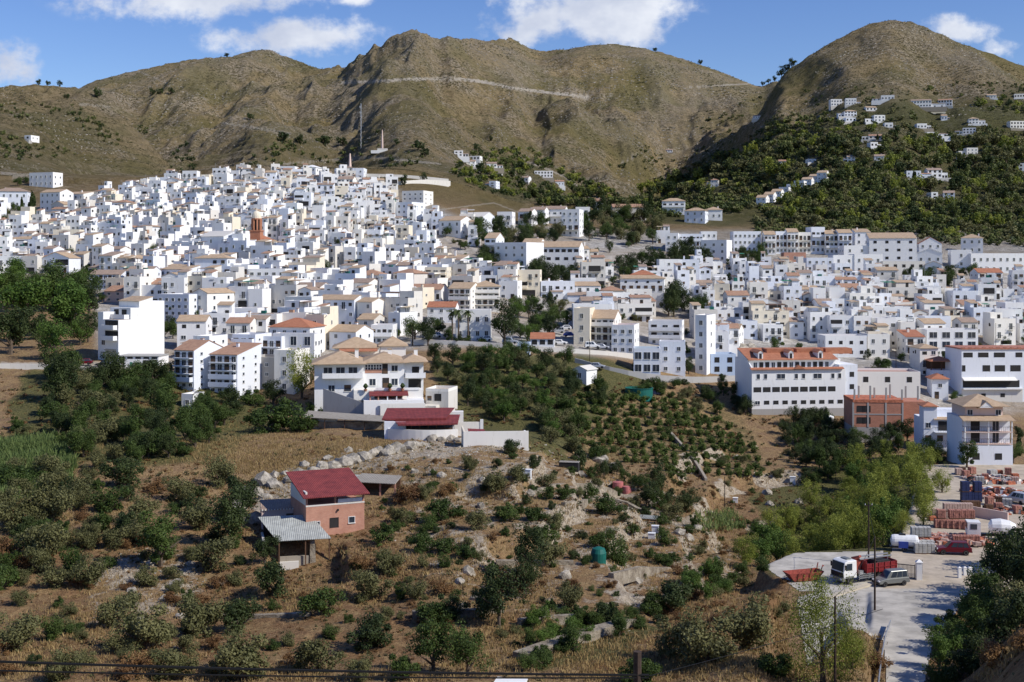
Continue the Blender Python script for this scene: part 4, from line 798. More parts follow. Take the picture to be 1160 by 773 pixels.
# --- middle of the town
gallery(400, 432, 342, 362, 2, -6, 'arcaded white house with orange tile roof, left half of the pair above the palms', roof='hip', tm='tile_orange', dep=9, cols=4, name='arcaded_house', wall='white')
gallery(432, 473, 341, 361, 2, -3, 'arcaded white house with brown tile roof, right half of the pair above the palms', roof='hip', tm='tile_orange', dep=9, cols=6, name='arcaded_house', wall='white')
K(401, 432, 312, 334, 2, 9, -12, 'warm_white', 'hip', 'off-white house with brown hipped roof above the arcaded pair', tm='tile_brown', roofh=1.8)
K(437, 460, 320, 333, 2, 8, -18, 'white', 'hip', 'small white house with orange hipped roof, above right of the arcaded pair', tm='tile_orange')
K(461, 500, 328, 345, 1, 9, -12, 'white', 'gable', 'long white building with brown tile roof and four dark openings, right of the arcaded pair', tm='tile_brown', cols=5, win=('k', .8, 1.5), sidewin=0)
K(484, 516, 348, 366, 2, 8, -5, 'white', 'gable', 'white house with narrow orange roof standing behind the three palms', tm='tile_orange')
K(516, 556, 354, 386, 2, 8, 0, 'white', 'flat', 'plain white long house right of the three palms, in front of the pinkish apartments', cols=4)
gallery(508, 533, 327, 352, 4, -18, 'pinkish-white apartment block with many balconies, left one of the pair above the tall dark tree', wall='warm_white', roof='gable', tm='tile_tan', name=AP, cat='apartment building', dep=10, cols=4)
gallery(533, 566, 325, 352, 4, 0, 'pinkish-white apartment block with many balconies, right one of the pair above the tall dark tree', wall='warm_white', roof='hip', tm='tile_tan', name=AP, cat='apartment building', dep=10, cols=5)
K(481, 506, 305, 324, 3, 9, -8, 'cream', 'flat', 'yellow-cream apartment house above the long brown-roofed building', cols=3, balc=(1, 2), name=AP, cat='apartment building')
K(281, 323, 307, 337, 4, 10, -3, 'white', 'flat', 'white four-storey block with regular square windows, below the brick church tower', cols=5, name=AP, cat='apartment building', win=('w', 1.1, 1.2))
gallery(236, 262, 304, 331, 4, -14, 'modern white balcony block below left of the brick church tower', dep=11, cols=3, name=AP, cat='apartment building', wall='cool_white')
gallery(262, 281, 303, 336, 4, -8, 'narrow white balcony block joined to the four-storey square-windowed block', dep=11, cols=3, name=AP, cat='apartment building')
gallery(324, 348, 312, 334, 3, -6, 'white block with dark loggias right of the square-windowed block', dep=10, cols=2, name=AP, cat='apartment building')
gallery(420, 445, 371, 391, 2, -4, 'small white house with tall colonnade, below left of the palms', dep=8, cols=4, name='colonnade_house')
K(372, 404, 376, 398, 2, 9, -25, 'cool_white', 'gable', 'white house with grey gable roof behind the tan-roofed villa', tm='tile_tan')
K(404, 424, 362, 380, 2, 8, -20, 'old_white', 'gable', 'weathered house with tan gable behind the tan-roofed villa, near the colonnade', tm='tile_tan')
# white blocks on the spur right of centre
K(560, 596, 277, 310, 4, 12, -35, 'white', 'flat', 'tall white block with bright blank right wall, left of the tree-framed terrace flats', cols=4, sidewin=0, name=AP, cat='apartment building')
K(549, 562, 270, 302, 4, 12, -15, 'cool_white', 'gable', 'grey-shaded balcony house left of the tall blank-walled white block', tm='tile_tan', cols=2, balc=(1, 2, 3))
K(592, 612, 275, 300, 3, 9, -15, 'white', 'gable', 'white gabled house squeezed between two big blocks above the valley trees', tm='tile_tan', cols=2)
K(607, 656, 280, 307, 3, 12, -12, 'white', 'gable', 'long white three-storey block with tan roof above a clump of dark trees', tm='tile_tan', cols=7, rows=[3, 5, 7], win=('k', 1.5, 1.0), name=AP, cat='apartment building')
for i, (a, b_, yt, yb, ro, rf, lb) in enumerate([(563, 580, 242, 258, -10, 'flat', 'white small house at the left end of the terraced group below the hill road'), (587, 602, 240, 256, -20, 'gable', 'white gabled house, second of the terraced group below the hill road'), (602, 617, 238, 254, -15, 'gable', 'white gabled house, third of the terraced group below the hill road'),
      (617, 640, 237, 254, -12, 'gable', 'wide white house with dark balconies in the terraced group below the hill road'), (636, 656, 239, 268, -16, 'flat', 'tall narrow white house standing lowest in the terraced group below the hill road'), (652, 668, 236, 250, -5, 'flat', 'white flat-roofed house at the right end of the terraced group below the hill road')]):
    K(a, b_, yt, yb, 2 if yb-yt < 20 else 4, 9, ro, 'white', rf, lb, tm='tile_old', balc=(1,), name='terrace_house', group='terraced houses below the hill road')
K(694, 732, 235, 250, 1, 10, 0, 'old_white', 'gable', 'long low brown-roofed building left of the single tall cypress', tm='tile_brown', cols=5, win=('k', 1.4, 1.5))
K(750, 776, 228, 242, 2, 9, -8, 'white', 'hip', 'white villa right of the single tall cypress, on the terrace edge', name='villa', cat='villa', balc=(1,), tm='tile_tan')
K(776, 798, 239, 253, 2, 9, -20, 'cool_white', 'hip', 'white villa with low roof, lower left one of the pair near the grassy slope', name='villa', cat='villa', tm='tile_tan')
K(799, 818, 238, 250, 1, 9, -8, 'white', 'hip', 'white villa with low roof, right one of the pair near the grassy slope', name='villa', cat='villa', tm='tile_tan')
K(754, 768, 266, 286, 3, 9, -10, 'white', 'flat', 'white end house at the left tip of the long upper right terrace', cols=2)
K(766, 796, 267, 285, 3, 9, -5, 'cool_white', 'flat', 'long white terrace with continuous balconies, upper right town', cols=8, balc=(1, 2), name='row_house', cat='row house')
K(794, 812, 264, 285, 3, 9, -5, 'white', 'flat', 'white stair-topped house right of the continuous balcony terrace', cols=3)
K(795, 822, 274, 297, 3, 9, -25, 'white', 'flat', 'white blocky house with bright right wall below the continuous balcony terrace', cols=3, sidewin=0)
K(831, 862, 264, 286, 3, 9, 0, 'cool_white', 'flat', 'white house with arched-looking window rows between balcony terrace and the grassy slope', cols=6)
# big white building with orange hipped roof
def convent():
    p, s, w = spot(703, 752, 341, -8); h = House(); Ht = 25*s; W = h.part('wall'); W.box(-w/2, w/2, 0, 14, -5, Ht, 'white'); T = h.part('roof'); T.hip(-w/2, w/2, 0, 14, Ht, 2.4, 'tile_tan', .4); T.hip(-w*.28, w*.28, 3.5, 10.5, Ht+1.3, 1.6, 'tile_orange', .3)
    h.row('b', 1.2, 1.9, -w/2, w/2, 6, 0, Ht*.44); h.row('k', .7, .7, -w/2, w/2, 4, 0, Ht*.8); h.row('d', 1.1, 1.9, -w/2, w/2, 5, 0, Ht*.02, 'F', (0, 1, 3, 4)); h.row('w', .8, 1.2, 0, 14, 5, w/2, Ht*.5, 'R')
    tb = h.part('terrace_wall'); tb.box(-w*.3, w*.5, -5, -.05, -8, -.4, 'brown_rock'); tb.box(-w*.3, w*.5, -5.2, -5, -8, .1, 'old_white')
    h.build('convent_building', p, R(-8), 'large white building with orange hipped roof and one row of tall windows', 'building'); reg_foot(p, w, 14, 0)
convent()
K(650, 668, 352, 392, 3, 10, -12, 'cream', 'flat', 'cream blank-walled house end behind the roadside balcony block', cols=0)
gallery(668, 696, 361, 394, 4, -14, 'roadside four-storey balcony block with brick stripe and tan gable roof', wall='warm_white', roof='gable', tm='tile_tan', name=AP, cat='apartment building', dep=12, cols=4)
K(693, 718, 371, 402, 3, 10, -14, 'white', 'flat', 'white three-storey house with reddish roof terrace beside the roadside balcony block', fl='roof_red', cols=3)
K(718, 748, 398, 426, 2, 8, -5, 'cool_white', 'flat', 'blue-white roadside house with glazed green balcony front', cols=3, win=('g', 2.2, 1.6), fl='plastic_green')
K(747, 776, 390, 424, 3, 8, -8, 'cool_white', 'flat', 'blue-white roadside house with roof terrace, right of the glazed balcony house', cols=2)
K(735, 772, 366, 392, 3, 9, -12, 'white', 'box' if 0 else 'flat', 'white stacked terrace house above the two blue-white roadside houses', cols=3, balc=(1, 2))
K(788, 800, 360, 424, 5, 9, -25, 'white', 'flat', 'tall narrow white house rising left of the pale blue roadside house', cols=1, sidewin=1)
K(805, 834, 404, 425, 2, 8, 0, 'bluish', 'flat', 'pale blue low house just left of the long building with orange dormer roof', cols=2, win=('k', 1.2, 1.6), fl='concrete')
K(808, 836, 374, 396, 2, 9, -20, 'white', 'gable', 'white house with tan roof above the pale blue roadside house', tm='tile_tan')
K(601, 628, 384, 394, 1, 7, -3, 'white', 'gable', 'low white roadside cafe with orange tile roof beside the parked cars', tm='tile_orange', cols=3, win=('k', 1.3, 1.4), roofh=1.4)
K(586, 600, 392, 404, 1, 6, -3, 'bluish', 'flat', 'tiny pale blue hut by the town road left of the roadside cafe', cols=0)
K(649, 664, 419, 433, 1, 5, -35, 'white', 'gablex', 'small white gabled shed in the field below the road curve', cols=0, sidewin=0, tm='old_white', name='shed', cat='shed')
K(809, 826, 324, 346, 3, 8, -12, 'cream', 'flat', 'cream three-storey house with dark trees on its left, right of the large orange-roofed building')
# --- long white building with orange dormer roof
def school():
    p, s, _ = spot(850, 960, 470, 0); h = House(); w = 110*s; D_ = 14; zz = lambda py: (470-py)*s; q = lambda px: (px-905)*s
    W = h.part('wall'); W.box(-w/2, w/2, 0, D_, -3, zz(463), 'concrete'); W.box(-w/2, w/2, 0, D_, zz(463), zz(419), 'white'); W.box(-w/2, w/2, 3.4, D_, zz(419), zz(408), 'white')
    W.hexa([(-w/2, 3.4, zz(419)), (-w/2+.3, 3.4, zz(419)), (-w/2+.3, 0, zz(419)), (-w/2, 0, zz(419))][::-1], [(-w/2, 3.4, zz(410)), (-w/2+.3, 3.4, zz(410)), (-w/2+.3, .1, zz(417)), (-w/2, .1, zz(417))][::-1], 'white')
    W.box(w/2-1.5, w/2+3.4, .5, D_, -3, zz(414), 'cool_white')
    T = h.part('roof'); T.hexa([(-w/2-.4, -.6, zz(418.6)), (w/2-.5, -.6, zz(418.6)), (w/2-.5, .5, zz(417)), (-w/2-.4, .5, zz(417))], [(-w/2-.4, -.6, zz(418)), (w/2-.5, -.6, zz(418)), (w/2-.5, .5, zz(416.2)), (-w/2-.4, .5, zz(416.2))], 'tile_orange')
    T.shed(-w/2, w/2-1, 2.6, D_-2, zz(408.5), 2.3, 'tile_orange', 'white', .3); T.prism([(q(898), zz(418)), (q(911), zz(418)), (q(904.5), zz(413.5))], -.7, .6, 'tile_orange', 'y')
    for a in (862, 898, 933):
        dm = h.part('dormer', None, T); dm.box(q(a), q(a)+1.3, 3.2, 7, zz(408), zz(400.5), 'white'); dm.gable(q(a)-.1, q(a)+1.4, 3.1, 9.5, zz(400.5), .5, 'tile_orange', 'white', .15, along='y'); dm.box(q(a)+.35, q(a)+.95, 3.12, 3.2, zz(407.5), zz(401.5), 'dark')
        T.box(q(a)+3.8, q(a)+11, 7.8, 12, zz(404), zz(397.6), 'tile_orange'); 
    for i in range(13): h.win('k' if i % 3 else 'g', .9, 1.4, -w/2+1.2+(w-4)*(i+.5)/13, 3.4, zz(418))
    for a in (857.5, 866, 902, 910.5, 945, 953): h.win('g', .8, 1.2, q(a), 0, zz(429))
    for a in (884, 927): h.win('g', 2.1, 1.2, q(a), 0, zz(429))
    for i in range(9): h.win('k', 1.75, 1.25, q(856.5+i*10.9), 0, zz(444))
    for i in range(10): h.win('k' if i else 'g', 1.2, .95, q(856.5+i*10.8), 0, zz(458))
    for z_ in (428, 442, 456): h.win('k', 1, 1.2, w/2+1.9, .5, zz(z_))
    h.build('long_building', p, R(7), 'long white building with orange tile roof, three dormers and three window rows', 'building'); reg_foot(p, w, D_, 0)
school()
m = MB(); m.lathe([(.9, -1), (.9, 2.2), (1.0, 2.2), (1.0, 2.6), (.2, 2.9)], 'plastic_white', n=14); o = m.build('water_pillar', None, at(940, 484), 0); setp(o, 'white cylindrical tank standing in shade right below the long orange-roofed building', 'tank')
K(935, 982, 383, 405, 2, 10, 0, 'white', 'flat', 'white block with four window pairs right behind the orange dormer roof', cols=4, win=('k', .9, 1.0))
K(983, 1008, 381, 405, 2, 9, 0, 'warm_white', 'flat', 'cream-white house joined right of the four-window-pair block', cols=2)
K(969, 1042, 424, 452, 2, 11, -3, 'warm_white', 'flat', 'wide cream-white building directly above the unfinished brick building', rows=[0, 3], cols=3, win=('k', 1.2, 1.2), fl='roof_red')
def unfinished():
    p, s, _ = spot(967, 1022, 500, 0); h = House(); w = 55*s; D_ = 11; zz = lambda py: (500-py)*s; W = h.part('wall')
    W.box(-w/2, w/2, 0, D_, -4, zz(484), 'concrete'); W.box(-w/2, w/2, 0, D_, zz(484), zz(456), 'block'); W.box(-w/2-.1, w/2+.1, -.1, D_, zz(456), zz(453), 'clay'); W.box(-w/2-.06, w/2+.06, -.06, .1, zz(470), zz(468.6), 'concrete')
    W.box(w/2, w/2+6, 2.5, D_, -4, zz(456), 'block')
    for a in (0, .3, .66, 1): W.box(-w/2+w*a-.2, -w/2+w*a+.2, -.08, .2, zz(484), zz(456), 'concrete')
    for i in range(9):
        c_ = h.part('pillar'); a = -w/2+.2+(w+5)*i/9; c_.box(a, a+.35, .3+(i % 2)*4, .65+(i % 2)*4, zz(453), zz(453)+2.4+(i % 3)*.4, 'concrete')
    for a in (.1, .22): h.win('k', 1.6, 1.4, -w/2+w*a+.6, 0, zz(467)); h.win('k', 1.6, 1.4, -w/2+w*a+.6, 0, zz(480))
    h.build('unfinished_building', p, R(-4), 'unfinished brick building with bare concrete columns sticking up', 'building'); reg_foot(p, w+6, D_, 0)
unfinished()
gallery(1026, 1048, 382, 411, 3, 0, 'white three-storey arcaded house with tiled roof left of the glass-balcony block', wall='warm_white', roof='shed', tm='tile_orange', dep=9, cols=2)
K(1050, 1108, 376, 408, 3, 10, 0, 'white', 'flat', 'wide white block with big green-glazed terraces above the pavilion roof', cols=4, win=('g', 2.4, 1.8), name=AP, cat='apartment building')
def awningb():
    p, s, _ = spot(1089, 1200, 455, 0); h = House(); w = 112*s; D_ = 12; zz = lambda py: (455-py)*s; W = h.part('wall'); q = lambda px: (px-1144.5)*s
    W.box(-w/2, w/2, 0, D_, -4, zz(396), 'cool_white'); W.box(-w/2+.02, q(1158), -.4, 0, -4, zz(440), 'old_white')
    T = h.part('roof'); T.box(-w/2-.2, w/2+.2, -.3, D_, zz(396), zz(394.4), 'roof_red'); 
    for i in range(14): T.box(-w/2+w*i/14, -w/2+w*i/14+.9, -.32, .2, zz(394.4), zz(393.6), 'roof_red')
    for a, b_ in ((1091, 1101), (1108, 1119), (1126, 1138), (1151, 1158), (1170, 1180)): h.win('k', round((b_-a)*s, 1), 1.3, q((a+b_)/2), 0, zz(405))
    for a, b_ in ((1089.5, 1092.5), (1113, 1121), (1127, 1138), (1145, 1156), (1166, 1178)): h.win('k', round((b_-a)*s, 1), 1.7, q((a+b_)/2), 0, zz(421))
    aw = h.part('awning'); aw.hexa([(q(1089), -1.6, zz(431)), (q(1150), -1.6, zz(431)), (q(1150), 0, zz(428)), (q(1089), 0, zz(428))], [(q(1089), -1.6, zz(430.5)), (q(1150), -1.6, zz(430.5)), (q(1150), 0, zz(427.5)), (q(1089), 0, zz(427.5))], 'warm_white')
    d_ = h.part('window'); d_.box(q(1090), q(1155), -.05, .1, zz(439), zz(431), 'dark'); t_ = h.part('balcony'); t_.box(q(1089), q(1158), -1.3, 0, zz(441), zz(439.6), 'white'); 
    for a in (1113, 1135): h.win('k', 1.1, 1.0, q(a), -.4, zz(450))
    h.build('awning_building', p, R(2), 'long white building with dark window bands and a pale awning, right photo edge', 'building'); reg_foot(p, w, D_, 0)
awningb()
def pav(px0, px1, yt, yb, lb, tm, op):
    p, s, w = spot(px0, px1, yb, 0); h = House(); Ht = (yb-yt)*s; W = h.part('wall'); W.box(-w/2, w/2, 0, 6, -4, Ht*(.62 if op else 1), 'cool_white'); T = h.part('roof'); T.hip(-w/2, w/2, 0, 6, Ht, 1.3, tm, .5)
    if op:
        for a in (-w/2, -.1, w/2-.25): pc = h.part('pillar'); pc.box(a, a+.25, 0, .25, Ht*.62, Ht, 'wood')
        W.box(-w/2, w/2, 5.7, 6, Ht*.62, Ht, 'shutter')
    h.win('w', 1, 1, 0, 0, Ht*.3 if op else Ht*.6); h.win('d', 1, 1.9, -w*.2, 0, .2)
    h.build('pavilion_house', p, R(-6), lb, 'house'); reg_foot(p, w, 6, 0)
pav(1055, 1078, 410, 436, 'small house with open roof pavilion under an orange-brown hipped roof', 'tile_orange', True)
pav(1056, 1074, 430, 453, 'small bluish-white house with pink-orange hipped roof, just below the roof pavilion', 'tile_orange', False)
def bluehouse():
    p, s, _ = spot(1048, 1090, 512, 0); h = House(); w = 44*s; D_ = 9; zz = lambda py: (512-py)*s; q = lambda px: (px-1069)*s; W = h.part('wall')
    W.box(-w/2, w/2, 0, D_, -4, zz(475), 'cool_white'); W.box(-w/2, -w/2+2.8, 0, 4, zz(475), zz(461), 'cool_white'); W.box(-w/2+2.81, w/2, 5, D_, zz(475), zz(467), 'cool_white')
    T = h.part('roof'); T.hip(-w/2, -w/2+2.8, 0, 4, zz(461), .8, 'tile_orange', .35); T.hexa([(q(1058), -.5, zz(475.5)), (w/2, -.5, zz(475.5)), (w/2, 1.2, zz(473.5)), (q(1058), 1.2, zz(473.5))], [(q(1058), -.5, zz(475)), (w/2, -.5, zz(475)), (w/2, 1.2, zz(473)), (q(1058), 1.2, zz(473))], 'tile_tan')
    h.balcony(q(1058), w/2, 0, zz(489), 1.3, 'cool_white'); h.win('k', 1.8, 2, q(1068), 0, zz(488)); h.win('b', 1.2, 1.3, q(1082), 0, zz(486))
    for a in (1052, 1065, 1083): h.win('b', 1.1, 1.2, q(a), 0, zz(500))
    h.win('w', 1, 1.1, q(1052), 0, zz(485)); h.build('blue_white_house', p, R(-5), 'blue-white house with small square hipped tower, lower right beside the gallery house', 'house'); reg_foot(p, w, 9, 0)
    p, s, _ = spot(1093, 1147, 527, 0); h = House(); w = 54*s; D_ = 11; zz = lambda py: (527-py)*s; q = lambda px: (px-1120)*s; W = h.part('wall')
    W.box(-w/2, w/2, 0, D_, -4, zz(505), 'cool_white'); W.box(-w/2, w/2, 1.6, D_, zz(505), zz(475), 'cool_white'); W.box(-w/2+1, w/2-1, 2.6, D_, zz(475), zz(462), 'pinkish')
    T = h.part('roof'); T.hip(-w/2+.6, w/2-.6, 1.8, D_, zz(462), 2.0, 'tile_tan', .6); T.gable(q(1112), q(1128), 1.2, 5, zz(463), 1.2, 'tile_tan', 'white', .2, along='y'); T.hexa([(-w/2-.4, -.5, zz(477)), (w/2+.4, -.5, zz(477)), (w/2+.4, 2.6, zz(473)), (-w/2-.4, 2.6, zz(473))], [(-w/2-.4, -.5, zz(476.3)), (w/2+.4, -.5, zz(476.3)), (w/2+.4, 2.6, zz(472.3)), (-w/2-.4, 2.6, zz(472.3))], 'tile_tan')
    for z_ in (489.5, 503): h.balcony(-w/2, w/2, 1.6, zz(z_), 1.6, 'pinkish')
    for a in (-w/2, -.12, w/2-.25): pc = h.part('pillar'); pc.box(a, a+.25, .02, .27, zz(505), zz(477), 'white')
    for z_ in (489, 502.5): h.win('k', 1.6, 1.9, q(1108), 1.6, zz(z_)); h.win('g', 1.2, 1.9, q(1131), 1.6, zz(z_))
    for a in (1106, 1131): h.win('k', 1.2, 1.2, q(a), 0, zz(521))
    h.win('w', 1, 1, q(1104), 2.6, zz(472)); h.win('w', 1, 1, q(1136), 2.6, zz(472)); h.build('gallery_house', p, R(-2), 'three-level house with two open galleries and a tan hipped roof above the builders yard', 'house'); reg_foot(p, w, 11, 0)
bluehouse()
# --- upper right row
xs = [866, 879, 892, 905, 919, 935, 950, 966]
for i in range(7):
    K(xs[i], xs[i+1]-.5, [266, 264, 263, 265, 259, 265, 264][i], [289, 288, 289, 288, 288, 289, 290][i], 3, 9, [-3, 2, -2, 0, 3, -4, 0][i], ['white', 'cool_white', 'white', 'warm_white', 'cool_white', 'white', 'cool_white'][i], ['gable', 'flat', 'gable', 'flat', 'flat', 'gable', 'gable'][i], 'white row house, %s from the left in the long row under the wooded hill' % ['first', 'second', 'third', 'fourth', 'fifth', 'sixth', 'seventh'][i], name='row_house', cat='row house', tm='tile_tan', balc=(1, 2), group='row houses under the wooded hill', cols=3)
K(969, 986, 263, 286, 3, 9, -5, 'white', 'shed', 'white house wedged between the long row and the large tan-roofed block', tm='tile_tan')
K(986, 1037, 270, 297, 3, 12, -10, 'white', 'shed', 'large white block with tan sloping roof and bright gable end, under the wooded hill', cols=4, win=('k', 1.2, 1.0), tm='tile_tan', name=AP, cat='apartment building', roofh=2.6)
K(956, 997, 280, 297, 2, 8, 0, 'white', 'flat', 'white two-storey house in front of the large tan-roofed block', cols=3)
K(1042, 1066, 276, 290, 2, 9, -12, 'white', 'gablex', 'white gabled house with orange roof right of the large tan-roofed block', tm='tile_orange', roofh=2.8)
K(1040, 1066, 287, 300, 1, 8, -18, 'white', 'gablex', 'white gable-fronted house right under the orange-roofed gabled house', tm='white', roofh=2)
K(1090, 1112, 270, 288, 2, 9, -20, 'white', 'hip', 'white house with pyramid tan roof above the long white boundary wall', tm='tile_tan')
K(1078, 1100, 285, 304, 2, 8, -10, 'white', 'flat', 'white low annex at the left end of the long white boundary wall', cols=1)
K(1100, 1190, 289, 310, 2, 10, 0, 'white', 'flat', 'very long blank white building at the right photo edge under the hill', cols=0, sidewin=0, name='hall', cat='hall')
K(914, 944, 294, 315, 3, 9, -4, 'cool_white', 'flat', 'white three-storey house with terrace below the brown container-like shed', cols=4)
K(944, 968, 291, 311, 2, 9, 0, 'white', 'flat', 'white house with blank front right of the three-storey terrace house', cols=2)
K(968, 1000, 290, 311, 2, 9, 0, 'white', 'flat', 'white stepped house below the large tan-roofed block, left of the grey-brown house', cols=3)
K(1000, 1048, 298, 314, 2, 9, 0, 'old_white', 'flat', 'grey-brown weathered long house under the large tan-roofed block', cols=5, win=('k', 1.2, 1.2))
K(1049, 1066, 300, 318, 2, 8, -20, 'white', 'gablex', 'small white gable house right of the grey-brown weathered house', tm='tile_tan')
K(888, 913, 288, 297, 1, 6, 0, 'brick', 'flat', 'brown brick container-like shed in front of the long upper row', cols=0, sidewin=0, name='shed', cat='shed', fl='roof_red')
K(880, 913, 304, 316, 1, 6, 0, 'stone_wall', 'flat', 'low stone-walled enclosure left of the three-storey terrace house', cols=0, sidewin=0, name='stone_enclosure', cat='enclosure', fl='concrete')
K(1108, 1136, 309, 328, 3, 9, 0, 'white', 'gable', 'white house with orange-red roof and balconies at the right, below the boundary wall', tm='tile_orange', balc=(1, 2))
# --- top of the left town
K(308, 334, 190, 200, 2, 9, -5, 'white', 'flat', 'modern white and blue-glazed villa on the top edge of the left town', cols=3, win=('g', 2.2, 1.4), name='villa', cat='villa')
K(341, 358, 190, 202, 2, 9, -18, 'white', 'hip', 'white villa with small roof lantern on the top edge of the left town', name='villa', cat='villa', tm='white')
K(384, 412, 192, 203, 2, 9, -5, 'cool_white', 'flat', 'white modern villa below the brown post mast on the hill', name='villa', cat='villa')
K(382, 400, 203, 224, 4, 9, -5, 'warm_white', 'gable', 'white apartment block with brown striped front below the modern villa', cols=4, tm='tile_old', name=AP, cat='apartment building', balc=(1, 2, 3))
K(455, 480, 218, 233, 3, 11, -22, 'warm_white', 'flat', 'cream block with shaded right-hand windows at the town top, near the curved white wall', name=AP, cat='apartment building')
K(443, 467, 231, 250, 3, 11, -30, 'cool_white', 'flat', 'white block below the cream block near the curved white wall', name=AP, cat='apartment building')
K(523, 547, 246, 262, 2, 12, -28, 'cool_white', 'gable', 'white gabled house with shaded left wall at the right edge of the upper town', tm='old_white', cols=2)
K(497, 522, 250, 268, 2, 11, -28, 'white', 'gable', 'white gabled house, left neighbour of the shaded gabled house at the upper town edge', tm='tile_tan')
# church with brick tower
def church():
    p, s, _ = spot(252, 306, 286, 0); h = House(); q = lambda px: (px-279)*s; zz = lambda py: (286-py)*s; W = h.part('wall')
    W.box(q(258), q(300), 0, 20, -6, zz(278), 'white'); W.box(q(262), q(296), 5, 18, -6, zz(272), 'white'); W.box(q(278), q(302), -6, 0, -6, zz(281), 'warm_white')
    T = h.part('roof'); T.hip(q(258), q(300), 0, 20, zz(278), 2.2, 'tile_orange', .5); T.hip(q(262), q(296), 5, 18, zz(272), 3.2, 'tile_orange', .5); T.gable(q(278), q(302), -6, 0, zz(281), 1.4, 'tile_brown', 'white')
    t_ = h.part('tower'); a = 2.05; tx = q(286); ty = 5.5
    t_.box(tx-a, tx+a, ty-a, ty+a, -2, zz(262), 'church_brick'); t_.box(tx-a-.25, tx+a+.25, ty-a-.25, ty+a+.25, zz(262), zz(260.6), 'church_brick')
    pr = [(2.4, zz(260.6)), (2.4, zz(250))]; t_.lathe([(1.5, zz(260.6)), (1.5, zz(247))], 'dark', (tx, ty, 0), 8)
    for k in range(8):
        an = math.pi/8+k*math.pi/4; c_ = h.part('column', None, t_); c_.lathe([(.34, zz(260.6)), (.42, zz(248))], 'church_brick', (tx+1.75*math.cos(an), ty+1.75*math.sin(an), 0), 6)
    t_.lathe([(2.15, zz(248.4)), (2.15, zz(247))], 'church_brick', (tx, ty, 0), 8); dm = h.part('dome', None, t_); dm.lathe([(1.9, zz(247)), (1.9, zz(244)), (1.7, zz(241.5)), (1.25, zz(239.6)), (.55, zz(238.6)), (.15, zz(238)), (.12, zz(235))], 'cream', (tx, ty, 0), 16)
    h.row('k', 1.0, 1.4, q(260), q(277), 3, 0, zz(284)); h.row('k', .8, .8, q(280), q(300), 3, -6, zz(285))
    h.build('church', p, R(-6), 'church with brown brick tower, pale dome and orange tiled roofs', 'church'); reg_foot(p, 42*s, 20, 0)
church()
